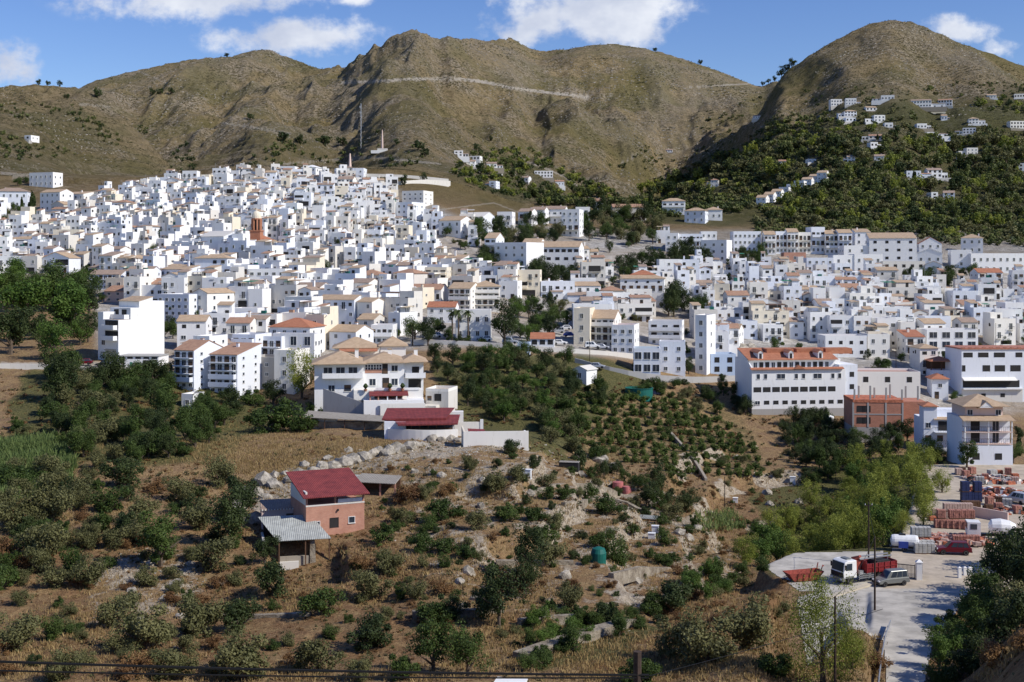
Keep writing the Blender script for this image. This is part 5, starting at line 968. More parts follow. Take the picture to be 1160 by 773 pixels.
# --- villas on the wooded hill
VL = [(868, 196, 190, 'flat'), (1022, 0, 0, 0)]
vill = [(880, 892, 182, 188, 'gable', 'small white house alone among pines left of the sloping villa terrace'), (913, 926, 181, 184, 'flat', 'low white house with long terrace among pines'),
 (958, 970, 178, 184, 'gable', 'white house with red-brown roof in the middle of the woodland'), (988, 1004, 177, 182, 'gable', 'brick-toned low house with orange roof in the woodland'),
 (1023, 1046, 195, 203, 'flat', 'long white villa with blue-shaded front, left half, in the woodland'), (1047, 1070, 193, 202, 'gable', 'long white villa with tiled roof, right half, in the woodland'),
 (1053, 1064, 219, 226, 'flat', 'small white cube house low in the dark olive wood'), (1066, 1083, 219, 226, 'gable', 'small white house with pinkish roof low in the dark olive wood'),
 (1092, 1110, 168, 175, 'flat', 'white modern house with terrace wall on the right hillside'), (938, 956, 113, 120, 'flat', 'white flat-roofed villa, leftmost of the top hillside row'),
 (955, 972, 112, 119, 'flat', 'bright white villa, second in the top hillside row'), (995, 1015, 108, 113, 'flat', 'white villa with stepped roof, highest of the top hillside row'), (1027, 1058, 115, 123, 'gable', 'wide white terrace of flats in the top hillside row'),
 (1060, 1080, 114, 121, 'gable', 'white gabled flats right of the wide terrace on the hillside'), (953, 973, 126, 132, 'hip', 'white villa with domed roof below the top hillside row'), (978, 995, 122, 126, 'gable', 'low white villa just below the top hillside row'),
 (987, 1005, 131, 138, 'flat', 'white two-level villa in mid hillside with long balcony'), (955, 972, 134, 138, 'flat', 'low white house under the domed-roof villa'), (1000, 1013, 140, 145, 'flat', 'small white villa right of the long balcony villa'),
 (981, 1001, 154, 158, 'gable', 'low house with red roof on the mid hillside'), (984, 996, 162, 167, 'flat', 'small white cube villa below the low red-roofed house'), (1036, 1052, 141, 146, 'flat', 'white villa in trees on mid hillside right'),
 (1043, 1065, 151, 155, 'flat', 'low long white villa on mid hillside'), (1088, 1107, 145, 151, 'flat', 'white villa with arcade on the right hillside'), (1065, 1074, 131, 136, 'gable', 'small white house tucked among pines on right hillside'),
 (1095, 1110, 135, 141, 'hip', 'white villa with hipped roof right hillside'), (1140, 1165, 138, 146, 'flat', 'white villa at the right photo edge on the hillside'), (1152, 1166, 186, 194, 'flat', 'pale blue-white house at the right photo edge in the woodland'),
 (1116, 1130, 108, 112, 'gable', 'small house on the upper right hillside skyline of the wood'), (1146, 1166, 107, 111, 'flat', 'low beige house at the upper right edge'), (850, 868, 130, 133, 'gable', 'low brown house at the left foot of the cone hill'),
 (803, 815, 204, 212, 'hip', 'white villa standing in the dark pines above the green valley'), (752, 763, 170, 173, 'gable', 'tiny white house on the hillside fold left of the cone hill'),
 (512, 526, 172, 178, 'flat', 'white villa in the central wooded gully, upper left one'), (525, 546, 178, 182, 'flat', 'long white villa in the central wooded gully'), (527, 540, 184, 190, 'gable', 'cream villa in the central wooded gully, below the long one'),
 (548, 565, 186, 191, 'gable', 'grey-roofed house in the central wooded gully'), (600, 630, 195, 202, 'flat', 'long pale flat-roofed house right of the central wooded gully'), (588, 600, 202, 207, 'gable', 'small white gabled house in the central wooded gully'), (552, 563, 207, 213, 'flat', 'small white villa low in the central wooded gully'),
 (626, 641, 207, 212, 'gable', 'low tan-roofed house at the right of the wooded gully'), (25, 37, 155, 159, 'flat', 'tiny white building alone on the far left slope'), (27, 36, 158, 159.5, 'flat', ''), (672, 684, 228, 238, 'gable', 'brown-roofed house above the terraced group'), (760, 772, 232, 238, 'gable', '')]
for a, b_, yt, yb, rf, lb in vill:
    VRECT.append((a-2, b_+2, yt, yb+6))
    if lb: K(a+(b_-a)*.18, b_-(b_-a)*.12, yt, yb, 1 if yb-yt < 5.5 else 2, 9, rng.uniform(-22, 5), rng.choice(['white', 'white', 'warm_white', 'cool_white']), rf, lb, cat='villa', name='hillside_villa', tm=rng.choice(['tile_tan', 'tile_brown', 'tile_old']), group='villas on the wooded slopes', wing=True, win=rng.choice([('k', 1.4, 1.5), ('g', 1.6, 1.3), ('w', 1, 1.1)]))
for i in range(9):                      # sloping white terrace on the wooded hill
    a = 862+i*8.6; yb = 233-i*3.6
    VRECT.append((a-6, a+6, yb-8, yb+4))
    K(a-5, a+5, yb-9, yb, 2, 10, -25, 'white', rng.choice(['gable', 'flat']), 'white villa in the sloping terrace on the wooded hill, %s from its lower left end' % ['first', 'second', 'third', 'fourth', 'fifth', 'sixth', 'seventh', 'eighth', 'ninth'][i], cat='villa', name='terrace_villa', tm='tile_tan', group='sloping villa terrace', cols=2)
# ------------------------------------------------------------------ the mass of the village
TREES_NB = [[(536, 262), (604, 262), (604, 282), (572, 324), (538, 318)], [(586, 296), (656, 304), (656, 336), (584, 334)], [(688, 284), (802, 276), (804, 312), (745, 320), (690, 330)], [(550, 352), (600, 335), (655, 345), (650, 395), (550, 395)],
            [(750, 336), (802, 336), (802, 382), (750, 384)], [(440, 352), (560, 356), (560, 395), (450, 390)], [(150, 385), (200, 365), (240, 355), (240, 385), (195, 405), (150, 405)], [(0, 235), (50, 236), (50, 262), (0, 262)], [(-20, 312), (108, 312), (108, 420), (-20, 420)],
            [(1018, 306), (1107, 304), (1107, 334), (1018, 336)], [(640, 395), (860, 415), (860, 470), (600, 440)], [(560, 258), (750, 258), (750, 286), (690, 290), (560, 284)], [(480, 262), (520, 270), (540, 300), (500, 300)], [(815, 286), (866, 286), (866, 316), (815, 316)]]
TOWN = [[(-70, 340), (-70, 240), (50, 240), (60, 246), (96, 240), (120, 226), (180, 212), (250, 206), (330, 203), (400, 208), (450, 220), (455, 250), (500, 262), (530, 268), (545, 300), (580, 335), (560, 350), (480, 345), (470, 372), (430, 395), (360, 400), (270, 415), (236, 420), (200, 395), (240, 352), (190, 350), (110, 345), (105, 318), (60, 315)],
        [(440, 240), (530, 262), (560, 300), (590, 335), (540, 350), (440, 330)], [(560, 310), (600, 318), (640, 325), (660, 345), (650, 388), (600, 350)],
        [(648, 306), (700, 320), (745, 300), (800, 300), (880, 318), (1000, 318), (1100, 326), (1210, 325), (1210, 398), (1090, 398), (1060, 440), (1040, 418), (990, 412), (930, 388), (840, 395), (805, 424), (778, 425), (770, 370), (690, 372), (650, 385), (648, 350)],
        [(655, 268), (752, 270), (752, 290), (690, 290), (650, 300)]]
def placeable(x, y, px, py, rad):
    for n in TREES_NB:
        if inpoly(np.array(px), np.array(py), n): return False
    for fx, fy, fr in FOOT:
        if (fx-x)**2+(fy-y)**2 < (fr*.7+rad)**2: return False
    return any(inpoly(np.array(px), np.array(py), t_) for t_ in TOWN)
cands = []; hr = random.Random(77); y = 285.0; row = 0
while y < 720:
    x = -.5*y+hr.uniform(0, 6)
    while x < .47*y:
        w = hr.choice([4.5, 5.5, 6.5, 7.5, 9, 12]) if y < 460 else hr.choice([3.8, 4.6, 5.4, 6.2, 8])
        cx = x+w/2; cy = y+4.5*math.sin(cx/19.+row*1.3)+hr.uniform(-2.5, 2.5); z = H(cx, cy); px, py = pix((cx, cy, z))
        if placeable(cx, cy+4, px, py, w*.42) and hr.random() > .06:
            sw = 16*math.sin(cx/55.+cy/70.)+6*math.sin(cx/19.); rot = sw-9+hr.uniform(-7, 7)
            if px > 640: rot = sw*.5-4+hr.uniform(-6, 6)
            cands.append((cx, cy, w, rot, px, py))
        x += w+hr.choice([.0, .0, .3, 1.5, 3.0]) if hr.random() < .93 else w+6
    y += 9.0 if y < 460 else 7.6; row += 1
cands.sort(key=lambda c: -c[2]/c[1]*(1 if -20 < c[4] < 1180 else .01))
ACC = []; HOUSES = []
for i, (cx, cy, w, rot, px, py) in enumerate(cands):
    r = random.Random(int(cx*31+cy*17)); d = r.uniform(6, 8.2) if cy < 460 else r.uniform(5, 6.6); st = r.choice([1, 2, 2, 2, 3]) if cy > 400 else r.choice([2, 3, 3, 3]); z = min(H(cx, cy), H(cx-w/2, cy), H(cx+w/2, cy))
    h, kind, desc = village_house(r, w, d, st, detail=1.0, found=6)
    if i < 255:
        o = h.build('village_house', (cx, cy, z), R(rot), None, 'house', 'white houses packed on the village slopes'); HOUSES.append((o, kind, desc, px, py-9))
    else: h.bake((cx, cy, z), R(rot), ACC)
print('houses', len(cands), 'individual', len(HOUSES))
if ACC: setp(link('distant_houses', bake_mesh('distant_houses', ACC)), 'hundreds of small white houses packed tightly up the far village slope', 'houses', None, 'stuff')

# ------------------------------------------------------------------ streets, walls
def ribbon(pts, w, th=.35, lift=.25, skirt=0):
    P = [Vector(p) for p in pts]; Q = []
    for a, b_ in zip(P[:-1], P[1:]):
        n = max(1, int((b_-a).length/4))
        for i in range(n): Q.append(a.lerp(b_, i/n))
    Q.append(P[-1])
    for _ in range(6): Q = [Q[0]]+[(Q[i-1]+Q[i]*2+Q[i+1])/4 for i in range(1, len(Q)-1)]+[Q[-1]]
    L, Rr = [], []
    for i, p in enumerate(Q):
        d = (Q[min(i+1, len(Q)-1)]-Q[max(i-1, 0)]); d.z = 0; d.normalize(); n = Vector((-d.y, d.x, 0)); L.append(p+n*w/2); Rr.append(p-n*w/2)
    return Q, L, Rr
def road(name, pp, w, mat, lift=.3, dm=0):
    Q, L, Rr = ribbon([at(*p, dm) for p in pp], w); m = MB(); n = len(Q); A = []
    for l, r_ in zip(L, Rr): A += [(l.x, l.y, l.z+lift), (r_.x, r_.y, r_.z+lift), (l.x, l.y, l.z-2), (r_.x, r_.y, r_.z-2)]
    fs = []
    for i in range(n-1): a = 4*i; b_ = a+4; fs += [(a+1, b_+1, b_, a), (a, b_, b_+2, a+2), (a+3, b_+3, b_+1, a+1)]
    m.add(A, fs, mat); setp(m.build(name), kind='structure'); return Q, L, Rr, lift
def wall_along(name, line, z0, z1, th, mat, label, cat='wall', side=0):
    m = MB(); n = len(line); A = []
    for i, p in enumerate(line):
        d = (line[min(i+1, n-1)]-line[max(i-1, 0)]); d.z = 0; d.normalize(); q = Vector((-d.y, d.x, 0))*th/2
        A += [(p.x-q.x, p.y-q.y, p.z+z0), (p.x+q.x, p.y+q.y, p.z+z0), (p.x+q.x, p.y+q.y, p.z+z1), (p.x-q.x, p.y-q.y, p.z+z1)]
    fs = [(0, 1, 2, 3), (4*n-1, 4*n-2, 4*n-3, 4*n-4)]
    for i in range(n-1):
        for k in range(4): fs.append((4*i+k, 4*i+4+k, 4*i+4+(k+1) % 4, 4*i+(k+1) % 4))
    return setp(m.add(A, fs, mat).build(name), label, cat)
Q1, L1, R1_, lf = road('town_road', [(470, 388), (520, 389), (570, 392), (620, 397), (665, 400), (720, 405)], 7, 'asphalt')
wall_along('retaining_wall', R1_, -3.2, 1.0, .4, 'old_white', 'long pale parapet wall holding the town road above the green valley')
Q2, L2, R2_, lf = road('lower_road', [(655, 409), (690, 420), (730, 429), (780, 431), (838, 428)], 5, 'asphalt')
wall_along('retaining_wall', R2_, -2.5, .9, .35, 'grey_wall', 'grey curved parapet below the blue-white roadside houses')
Q3, L3, R3_, lf = road('village_street', [(-30, 415), (40, 415), (110, 416), (190, 421), (240, 428)], 7, 'road_concrete')
wall_along('retaining_wall', [q for q in R3_ if pix(q)[0] < 62], -5.5, .9, .5, 'old_white', 'weathered pale retaining wall at the left photo edge below the big trees')
wall_along('retaining_wall', [q for q in R3_ if pix(q)[0] > 100], -2.0, .4, .4, 'stone_wall', 'low stone kerb wall in front of the roadside garage')
def pline(pp, dm=0): return [at(*p, dm) for p in pp]
Qc, Lc, _ = ribbon(pline([(408, 212), (440, 212), (480, 208), (510, 210)]), 1)
wall_along('curved_wall', Qc, -1, 2.4, .5, 'old_white', 'curved bright retaining wall on the hill at the right end of the upper town')
Qc, Lc, _ = ribbon(pline([(392, 201), (430, 201), (470, 203), (508, 207)]), 1); wall_along('curved_wall', Qc, -1, 2.0, .5, 'old_white', 'thin upper wall above the curved bright retaining wall')
Qc, Lc, _ = ribbon(pline([(590, 748), (640, 735), (690, 722), (716, 704)]), 1); wall_along('stone_bank_wall', [q+Vector((rng.uniform(-.25, .25), rng.uniform(-.25, .25), rng.uniform(-.3, .2))) for q in Qc], -1, .7, 1.5, 'brown_rock', 'dry stone wall at the bottom centre, dropping to the left beside green bushes')
Qc, Lc, _ = ribbon(pline([(760, 492), (785, 520), (800, 545)]), 1); wall_along('ditch_strip', Qc, -1, .5, .5, 'stone_wall', 'dark ditch line running down beside the orchard rows')  # low raised strip standing in for a dark narrow ditch
for k, (pp, hgt) in enumerate([([(470, 700), (520, 690), (570, 694)], 1.4), ([(585, 708), (640, 700), (690, 706)], 1.6), ([(560, 640), (600, 630), (650, 640)], 1.2), ([(640, 575), (690, 565), (740, 585)], 1.3), ([(690, 655), (750, 640), (800, 652)], 1.4), ([(600, 560), (650, 548), (700, 560)], 1.2), ([(240, 700), (300, 690), (350, 698)], .9)]):
    Qc, Lc, _ = ribbon(pline(pp), 1); Qc = [q+Vector((rng.uniform(-.3, .3), rng.uniform(-.3, .3), rng.uniform(-.25, .15))) for q in Qc]
    wall_along('terrace_wall', Qc, -1, hgt*.45, .7, 'brown_rock', None, 'terrace wall')['group'] = 'dry stone terrace walls'
TERR = [o for o in scene.objects if o.name.startswith('terrace_wall') and o.type == 'MESH' and o.parent is None]
# light apron kerb of the truck platform and guard rail of the lane
Qc, Lc, _ = ribbon([at(905, 690), at(935, 682), at(965, 668), at(990, 660), at(1006, 657)], 1)
wall_along('apron_kerb', Qc, -1.2, .25, .8, 'apron', 'pale sand-coloured concrete kerb between truck platform and lower lane', 'kerb')
P = [Vector(((px-CX)/F*d, d, 0)) for px, d in ((993, 100), (994, 106), (996, 113), (999, 120), (1003, 127), (1009, 133))]
for q in P: q.z = H(q.x+.5, q.y)
g_ = empty('guard_rail', P[0], 0, 'grey steel guard rail on posts along the left edge of the lane', 'guard rail')
rl = wall_along('rail_beam', P, .45, .85, .08, 'steel', None, None)
for k in ('label', 'category'):
    if k in rl: del rl[k]
rl.parent = g_; rl.location = -P[0]
for a, b_ in zip(P[:-1], P[1:]):
    for t_ in (0, .33, .66): q = a.lerp(b_, t_)-P[0]; m = MB(); m.box(q.x-.16, q.x-.05, q.y-.06, q.y+.06, q.z-.6, q.z+.75, 'steel'); m.build('post', g_)

# ------------------------------------------------------------------ vehicles
def wheel(parent, x, y, r, w=.22):
    t_ = MB(); t_.lathe([(r*.62, -w/2), (r*.95, -w/2), (r, -w*.3), (r, w*.3), (r*.95, w/2), (r*.62, w/2)], 'tyre', (0, 0, 0), 18, 'y')
    rm = MB(); rm.lathe([(r*.6, -w*.4), (r*.62, -w*.52), (.12, -w*.42)], 'rim', (0, 0, 0), 12, 'y'); rm.lathe([(.12, w*.42), (r*.62, w*.52), (r*.6, w*.4)], 'rim', (0, 0, 0), 12, 'y')
    e = empty('wheel', (x, y, r)); e.parent = parent; t_.build('tyre', e); rm.build('rim', e)
def car(name, loc, rz, paint, kind, label, cat='car', group=None):
    """front looks to -x. kinds: van, suv, hatch"""
    L = {'van': 4.3, 'suv': 4.6, 'hatch': 4.0}[kind]; W_ = 1.75; hgt = {'van': 1.85, 'suv': 1.75, 'hatch': 1.45}[kind]; root = empty(name, loc, rz, label, cat, group); x0 = -L/2
    low = {'van': [(0, .35), (.02, .62), (.2, .82), (1.0, 1.0), (L-.05, 1.02), (L, .8), (L, .35)], 'suv': [(0, .4), (.02, .75), (.15, .92), (1.25, 1.02), (L-.08, 1.08), (L, .85), (L, .4)], 'hatch': [(0, .3), (.02, .55), (.2, .72), (1.0, .88), (L-.1, .92), (L, .7), (L, .3)]}[kind]
    bl = low[3][1]; m = MB(); m.prism([(x0+a, b_) for a, b_ in low], -W_/2, W_/2, paint, 'y')
    me = m.mesh('body'); o = link('body', me, root); md = o.modifiers.new('bevel', 'BEVEL'); md.width = .07; md.segments = 2; md.limit_method = 'ANGLE'
    c0, c1, r0, r1 = {'van': (1.0, L-.08, 1.75, L-.22), 'suv': (1.2, L-.1, 1.95, L-.55), 'hatch': (1.0, L-.15, 1.7, L-.7)}[kind]; i1 = W_/2-.04; i2 = W_/2-.2
    cb_ = MB(); cb_.hexa([(x0+c0, -i1, bl-.03), (x0+c1, -i1, bl-.03), (x0+c1, i1, bl-.03), (x0+c0, i1, bl-.03)], [(x0+r0, -i2, hgt), (x0+r1, -i2, hgt), (x0+r1, i2, hgt), (x0+r0, i2, hgt)], paint)
    o = link('roof', cb_.mesh('roof'), root); md = o.modifiers.new('bevel', 'BEVEL'); md.width = .06; md.segments = 2
    def lerp(p, q, t_): return tuple(p[i]+(q[i]-p[i])*t_ for i in range(3))
    B = [(x0+c0, -i1, bl-.03), (x0+c1, -i1, bl-.03), (x0+c1, i1, bl-.03), (x0+c0, i1, bl-.03)]; T = [(x0+r0, -i2, hgt), (x0+r1, -i2, hgt), (x0+r1, i2, hgt), (x0+r0, i2, hgt)]
    def pane(nm, a, b_, s0, s1, n):
        # quad on the cabin side a->b between fractions s0,s1, standing 12 mm proud
        q = [lerp(B[a], B[b_], s0), lerp(B[a], B[b_], s1), lerp(T[a], T[b_], s1), lerp(T[a], T[b_], s0)]; lo0, lo1, hi1, hi0 = lerp(q[0], q[3], .14), lerp(q[1], q[2], .14), lerp(q[1], q[2], .88), lerp(q[0], q[3], .88)
        pp = [lo0, lo1, hi1, hi0]; off = lambda p, k: (p[0]+n[0]*k, p[1]+n[1]*k, p[2]+n[2]*k)
        mm = MB(); mm.hexa([off(p, -.02) for p in pp], [off(p, .014) for p in pp], 'glass'); mm.build(nm, root)
    pane('windscreen', 3, 0, .06, .94, (-.8, 0, .5)); pane('rear_window', 1, 2, .08, .92, (1, 0, .1))
    for a, b_, n in ((0, 1, (0, -1, .1)), (2, 3, (0, 1, .1))):
        for s0, s1 in ((.16, .42), (.45, .68), (.71, .93)): pane('side_window', a, b_, s0 if a == 0 else 1-s1, s1 if a == 0 else 1-s0, n)
    r = .33 if kind != 'suv' else .38
    for wx in (x0+.8, x0+L-.8):
        for wy in (-W_/2+.08, W_/2-.08): wheel(root, wx, wy, r)
    bm = MB(); bm.box(x0-.05, x0+.05, -W_/2+.05, W_/2-.05, .35, .58, 'paint_black'); bm.build('bumper', root)
    bm = MB(); bm.box(x0+L-.05, x0+L+.05, -W_/2+.05, W_/2-.05, .38, .6, 'paint_black'); bm.build('bumper', root)
    for wy in (-.62, .62):
        hm = MB(); hm.box(x0+.0, x0+.12, wy-.2, wy+.2, low[2][1]-.2, low[2][1]-.03, 'lamp_glass'); hm.build('headlight', root)
        hm = MB(); hm.box(x0+L-.04, x0+L+.015, wy-.12 if wy < 0 else wy-.03, wy+.03 if wy < 0 else wy+.12, .8, 1.0, 'lamp_red'); hm.build('tail_light', root)
    return root
def gpt(px, py, dm=0): return at(px, py, dm)
v = gpt(1009, 663); v.z = H(v.x, v.y)+.06
car('van', v, R(17), 'paint_grey', 'van', 'grey people carrier van parked beside the truck at the gate', 'van')
v = gpt(1080, 628); car('suv', v+Vector((0, 0, .04)), R(-8), 'paint_darkred', 'suv', 'dark red off-road car parked in front of the clay rubble heap')
v = gpt(1152, 570); car('parked_car', v+Vector((0, 0, .04)), R(-60), 'paint_silver', 'van', 'small silver vehicle parked deep in the builders yard at the right edge', 'car')
CARS = [(493, 384, 'paint_silver', 'light grey car on the town road above the pale parapet wall'), (549, 388, 'paint_white', 'white car on the town road left of the tall dark tree'), (578, 391, 'paint_silver', 'silver car on the town road left of the roadside cafe'),
        (635, 392, 'paint_white', 'white car parked right outside the roadside cafe'), (646, 383, 'paint_blue', 'dark blue car parked behind the roadside cafe'), (631, 379, 'paint_silver', 'silver car at the rear of the sunken car park'), (640, 375, 'paint_white', 'white car in the rear row of the sunken car park'),
        (671, 396, 'paint_white', 'white car parked under the roadside balcony block, left one'), (682, 397, 'paint_silver', 'silver car parked under the roadside balcony block, right one'), (677, 419, 'paint_silver', 'single silver car on the curved lower road'),
        (95, 415, 'paint_darkred', 'dark red car at the left end of the village street'), (118, 417, 'paint_black', 'black car beside the low garage'), (128, 418, 'paint_silver', 'grey car squeezed beside the low garage'), (67, 413, 'paint_white', 'white car under the big trees on the village street')]
first = None
for px, py, pm, lb in CARS:
    v = at(px, py); car('parked_car', v+Vector((0, 0, .35)), R(rng.choice([0, 8, -12, 170, 185])), pm, rng.choice(['hatch', 'hatch', 'van']), lb, 'car')
m = MB(); m.lathe([(.05, 0), (.45, 0), (.5, .9), (.45, 1.5), (.1, 1.7)], 'leaf_flower'); 
# truck
def truck():
    p = gpt(965, 659); p = Vector((p.x+1.5, p.y+.6, H(p.x+1.5, p.y+.6)+.05)); root = empty('tipper_truck', p, R(24), 'white-cabbed truck with red tipper body and folded red crane', 'truck'); 
    cab = empty('cab', (0, 0, 0)); cab.parent = root
    m = MB(); m.prism([(-3.9, .75), (-3.95, 1.5), (-3.75, 2.75), (-3.3, 2.95), (-1.9, 2.95), (-1.85, .75)], -1.22, 1.22, 'paint_white', 'y'); o = link('cab_shell', m.mesh('cab_shell'), cab); md = o.modifiers.new('b', 'BEVEL'); md.width = .1; md.segments = 2
    m = MB(); m.hexa([(-3.97, -1.1, 1.65), (-3.9, -1.1, 1.65), (-3.9, 1.1, 1.65), (-3.97, 1.1, 1.65)], [(-3.79, -1.1, 2.72), (-3.7, -1.1, 2.72), (-3.7, 1.1, 2.72), (-3.79, 1.1, 2.72)], 'glass'); m.build('windscreen', cab)
    m = MB(); m.box(-4.02, -3.85, -1.15, 1.15, .95, 1.5, 'paint_black'); m.build('grille', cab); m = MB(); m.box(-4.08, -3.7, -1.22, 1.22, .45, .9, 'paint_grey'); m.build('bumper', cab)
    for wy in (-.9, .9): m = MB(); m.box(-4.1, -4.05, wy-.2, wy+.2, .6, .8, 'lamp_glass'); m.build('headlight', cab)
    for sy in (-1, 1):
        m = MB(); y0, y1 = sorted((sy*1.2, sy*1.235)); m.hexa([(-3.6, y0, 1.75), (-2.6, y0, 1.75), (-2.6, y1, 1.75), (-3.6, y1, 1.75)], [(-3.45, y0, 2.6), (-2.6, y0, 2.6), (-2.6, y1, 2.6), (-3.45, y1, 2.6)], 'glass'); m.build('side_window', cab)
        m = MB(); m.box(-3.8, -3.7, *sorted((sy*1.3, sy*1.5)), 1.9, 2.5, 'paint_black'); m.box(-3.78, -3.72, *sorted((sy*1.2, sy*1.31)), 2.3, 2.35, 'paint_black'); m.build('mirror', cab)
        m = MB(); m.box(-3.6, -2.4, *sorted((sy*1.23, sy*1.28)), .8, 1.05, 'paint_grey'); m.build('step', cab)
    m = MB(); m.box(-2.95, -2.3, -.6, .6, 2.95, 3.1, 'paint_grey'); m.build('roof_hatch', cab)
    m = MB(); m.box(-3.6, 4.0, -.45, .45, .7, 1.0, 'paint_black'); m.build('chassis', root)
    for sy in (-1, 1):
        m = MB(); y0, y1 = sorted((sy*1.1, sy*1.2)); [m.box(-1.5, 1.1, y0, y1, z, z+.12, 'steel') for z in (.55, .8, 1.05)]; [m.box(a, a+.1, y0, y1, .45, 1.2, 'steel') for a in (-1.5, 0, 1.0)]; m.build('side_guard', root)
    m = MB(); m.box(-1.2, -.6, -1.0, -.5, 1.05, 1.5, 'steel'); m.box(-.5, .5, -1.05, -.5, .55, 1.0, 'paint_grey'); m.build('tank', root)
    b_ = empty('tipper_body', (0, 0, 0)); b_.parent = root; m = MB()
    m.box(-.4, 4.4, -1.2, 1.2, 1.15, 1.3, 'paint_red'); m.box(-.4, 4.4, -1.25, -1.15, 1.3, 2.3, 'paint_red'); m.box(-.4, 4.4, 1.15, 1.25, 1.3, 2.3, 'paint_red'); m.box(4.3, 4.4, -1.15, 1.15, 1.3, 2.4, 'paint_red'); m.box(-.45, -.35, -1.25, 1.25, 1.3, 2.7, 'paint_red')
    for a in (-.4, .55, 1.5, 2.45, 3.4, 4.3):
        m.box(a, a+.12, -1.33, -1.25, 1.15, 2.35, 'paint_red'); m.box(a, a+.12, 1.25, 1.33, 1.15, 2.35, 'paint_red')
    m.box(-.4, 4.4, -1.32, -1.25, 1.75, 1.85, 'paint_red'); m.build('box_sides', b_)
    m = MB(); m.box(-.3, 4.2, -1.1, 1.1, 1.32, 1.8, 'pallet_brick'); m.box(1.6, 3.6, -.9, .9, 1.8, 2.4, 'dark'); m.build('load', b_)
    cr = empty('crane', (0, 0, 0)); cr.parent = root; m = MB(); m.box(-1.5, -.7, -.5, .5, 1.0, 2.5, 'rust_red'); m.build('column', cr)
    m = MB(); m.tube([(-1.2, .5, 2.4), (-1.15, -.9, 3.3)], .17, 'rust_red', 6); m.build('lower_boom', cr); m = MB(); m.tube([(-1.05, -.9, 3.3), (-.9, .9, 2.7), (-.9, 1.0, 1.9)], .14, 'rust_red', 6); m.build('upper_boom', cr); m = MB(); m.tube([(-.9, .4, 2.9), (4.2, .2, 2.95)], .09, 'steel', 5); m.tube([(-.9, -.6, 2.8), (4.2, -.5, 2.85)], .09, 'steel', 5); m.tube([(2, .3, 2.93), (2.1, -.6, 2.8)], .06, 'steel', 5); m.tube([(4.2, .2, 2.2), (4.2, .2, 2.98)], .06, 'steel', 5); m.build('boom_extension', cr)
    for wx in (-2.9, 1.7, 3.1):
        for wy in (-1.05, 1.05): wheel(root, wx, wy, .52, .36)
truck()
# skip
p = gpt(911, 659); root = empty('skip', p+Vector((0, .5, .05)), R(14), 'empty rust-red open skip in front of the truck', 'skip')
m = MB(); B = [(-1.6, -.8, .1), (1.6, -.8, .1), (1.6, .8, .1), (-1.6, .8, .1)]; T = [(-2.4, -1.0, 1.1), (2.4, -1.0, 1.2), (2.4, 1.0, 1.2), (-2.4, 1.0, 1.1)]
bb = lambda q, k: [(x*k, y_*k if abs(y_) < 5 else y_, z) for x, y_, z in q]
for i in range(4): j = (i+1) % 4; m.hexa([B[i], B[j], bb(B, .93)[j], bb(B, .93)[i]], [T[i], T[j], bb(T, .94)[j], bb(T, .94)[i]], 'rust_red')
m.box(-1.55, 1.55, -.76, .76, .08, .16, 'rust_red'); m.build('bin', root)
for a in (-1.2, -.4, .4, 1.2): m = MB(); m.hexa([(a, -.9, .15), (a+.1, -.9, .15), (a+.1, -.8, .15), (a, -.8, .15)], [(a, -1.1, 1.1), (a+.1, -1.1, 1.1), (a+.1, -1.0, 1.1), (a, -1.0, 1.1)], 'rust_red'); m.build('rib', root)
m = MB(); m.tube([(2.0, .3, 1.1), (2.3, .5, 2.0)], .07, 'rust_red', 5); m.tube([(2.2, -.4, 1.1), (2.6, -.2, 1.8), (2.9, .1, 1.6)], .07, 'rust_red', 5); m.build('arm', root)
# water trailer
p = gpt(1024, 624); root = empty('tank_trailer', p+Vector((0, 0, .05)), R(-12), 'white tank on a trailer with a blue panel behind the gate', 'tank trailer')
m = MB(); m.lathe([(.2, -1.9), (.75, -1.75), (.85, -1.4), (.85, 1.4), (.75, 1.75), (.2, 1.9)], 'plastic_white', (.1, 0, 1.35), 16, 'x'); m.build('tank', root); m = MB(); m.box(-1.9, 2.1, -.6, .6, .4, .6, 'paint_black'); m.tube([(-1.9, 0, .5), (-3.0, 0, .5)], .07, 'paint_black', 5); m.build('frame', root)
m = MB(); m.box(-.8, .5, -.95, -.84, .5, 1.4, 'paint_blue'); m.build('blue_panel', root); m = MB(); m.box(1.9, 2.1, -.95, .95, .5, 1.3, 'paint_blue'); m.build('tail_frame', root); m = MB(); m.box(-.6, .2, -.3, .3, 2.1, 2.3, 'paint_black'); m.build('hatch', root)
for wy in (-.8, .8): wheel(root, 0, wy, .36)
# white lorry behind trees at the right
p = gpt(1123, 612); root = empty('mixer_lorry', p+Vector((0, 0, .05)), R(-12), 'white lorry with rounded white drum half hidden by trees in the yard', 'lorry')
m = MB(); m.box(-3.4, -1.6, -1.1, 1.1, .7, 2.6, 'paint_white'); m.build('cab', root); m = MB(); m.box(-3.42, -3.38, -.95, .95, 1.6, 2.4, 'glass'); m.build('windscreen', root); m = MB(); m.box(-3.0, -2.1, -1.13, -1.09, 1.6, 2.35, 'glass'); m.build('side_window', root)
m = MB(); m.lathe([(.4, -1.3), (1.0, -.9), (1.15, .3), (.9, 1.6), (.45, 2.4)], 'plastic_white', (.9, 0, 1.95), 14, 'x'); m.build('drum', root); m = MB(); m.box(-3.2, 3.2, -.5, .5, .6, .9, 'paint_black'); m.build('chassis', root)
for wx in (-2.5, 1.4, 2.5):
    for wy in (-.95, .95): wheel(root, wx, wy, .45, .3)
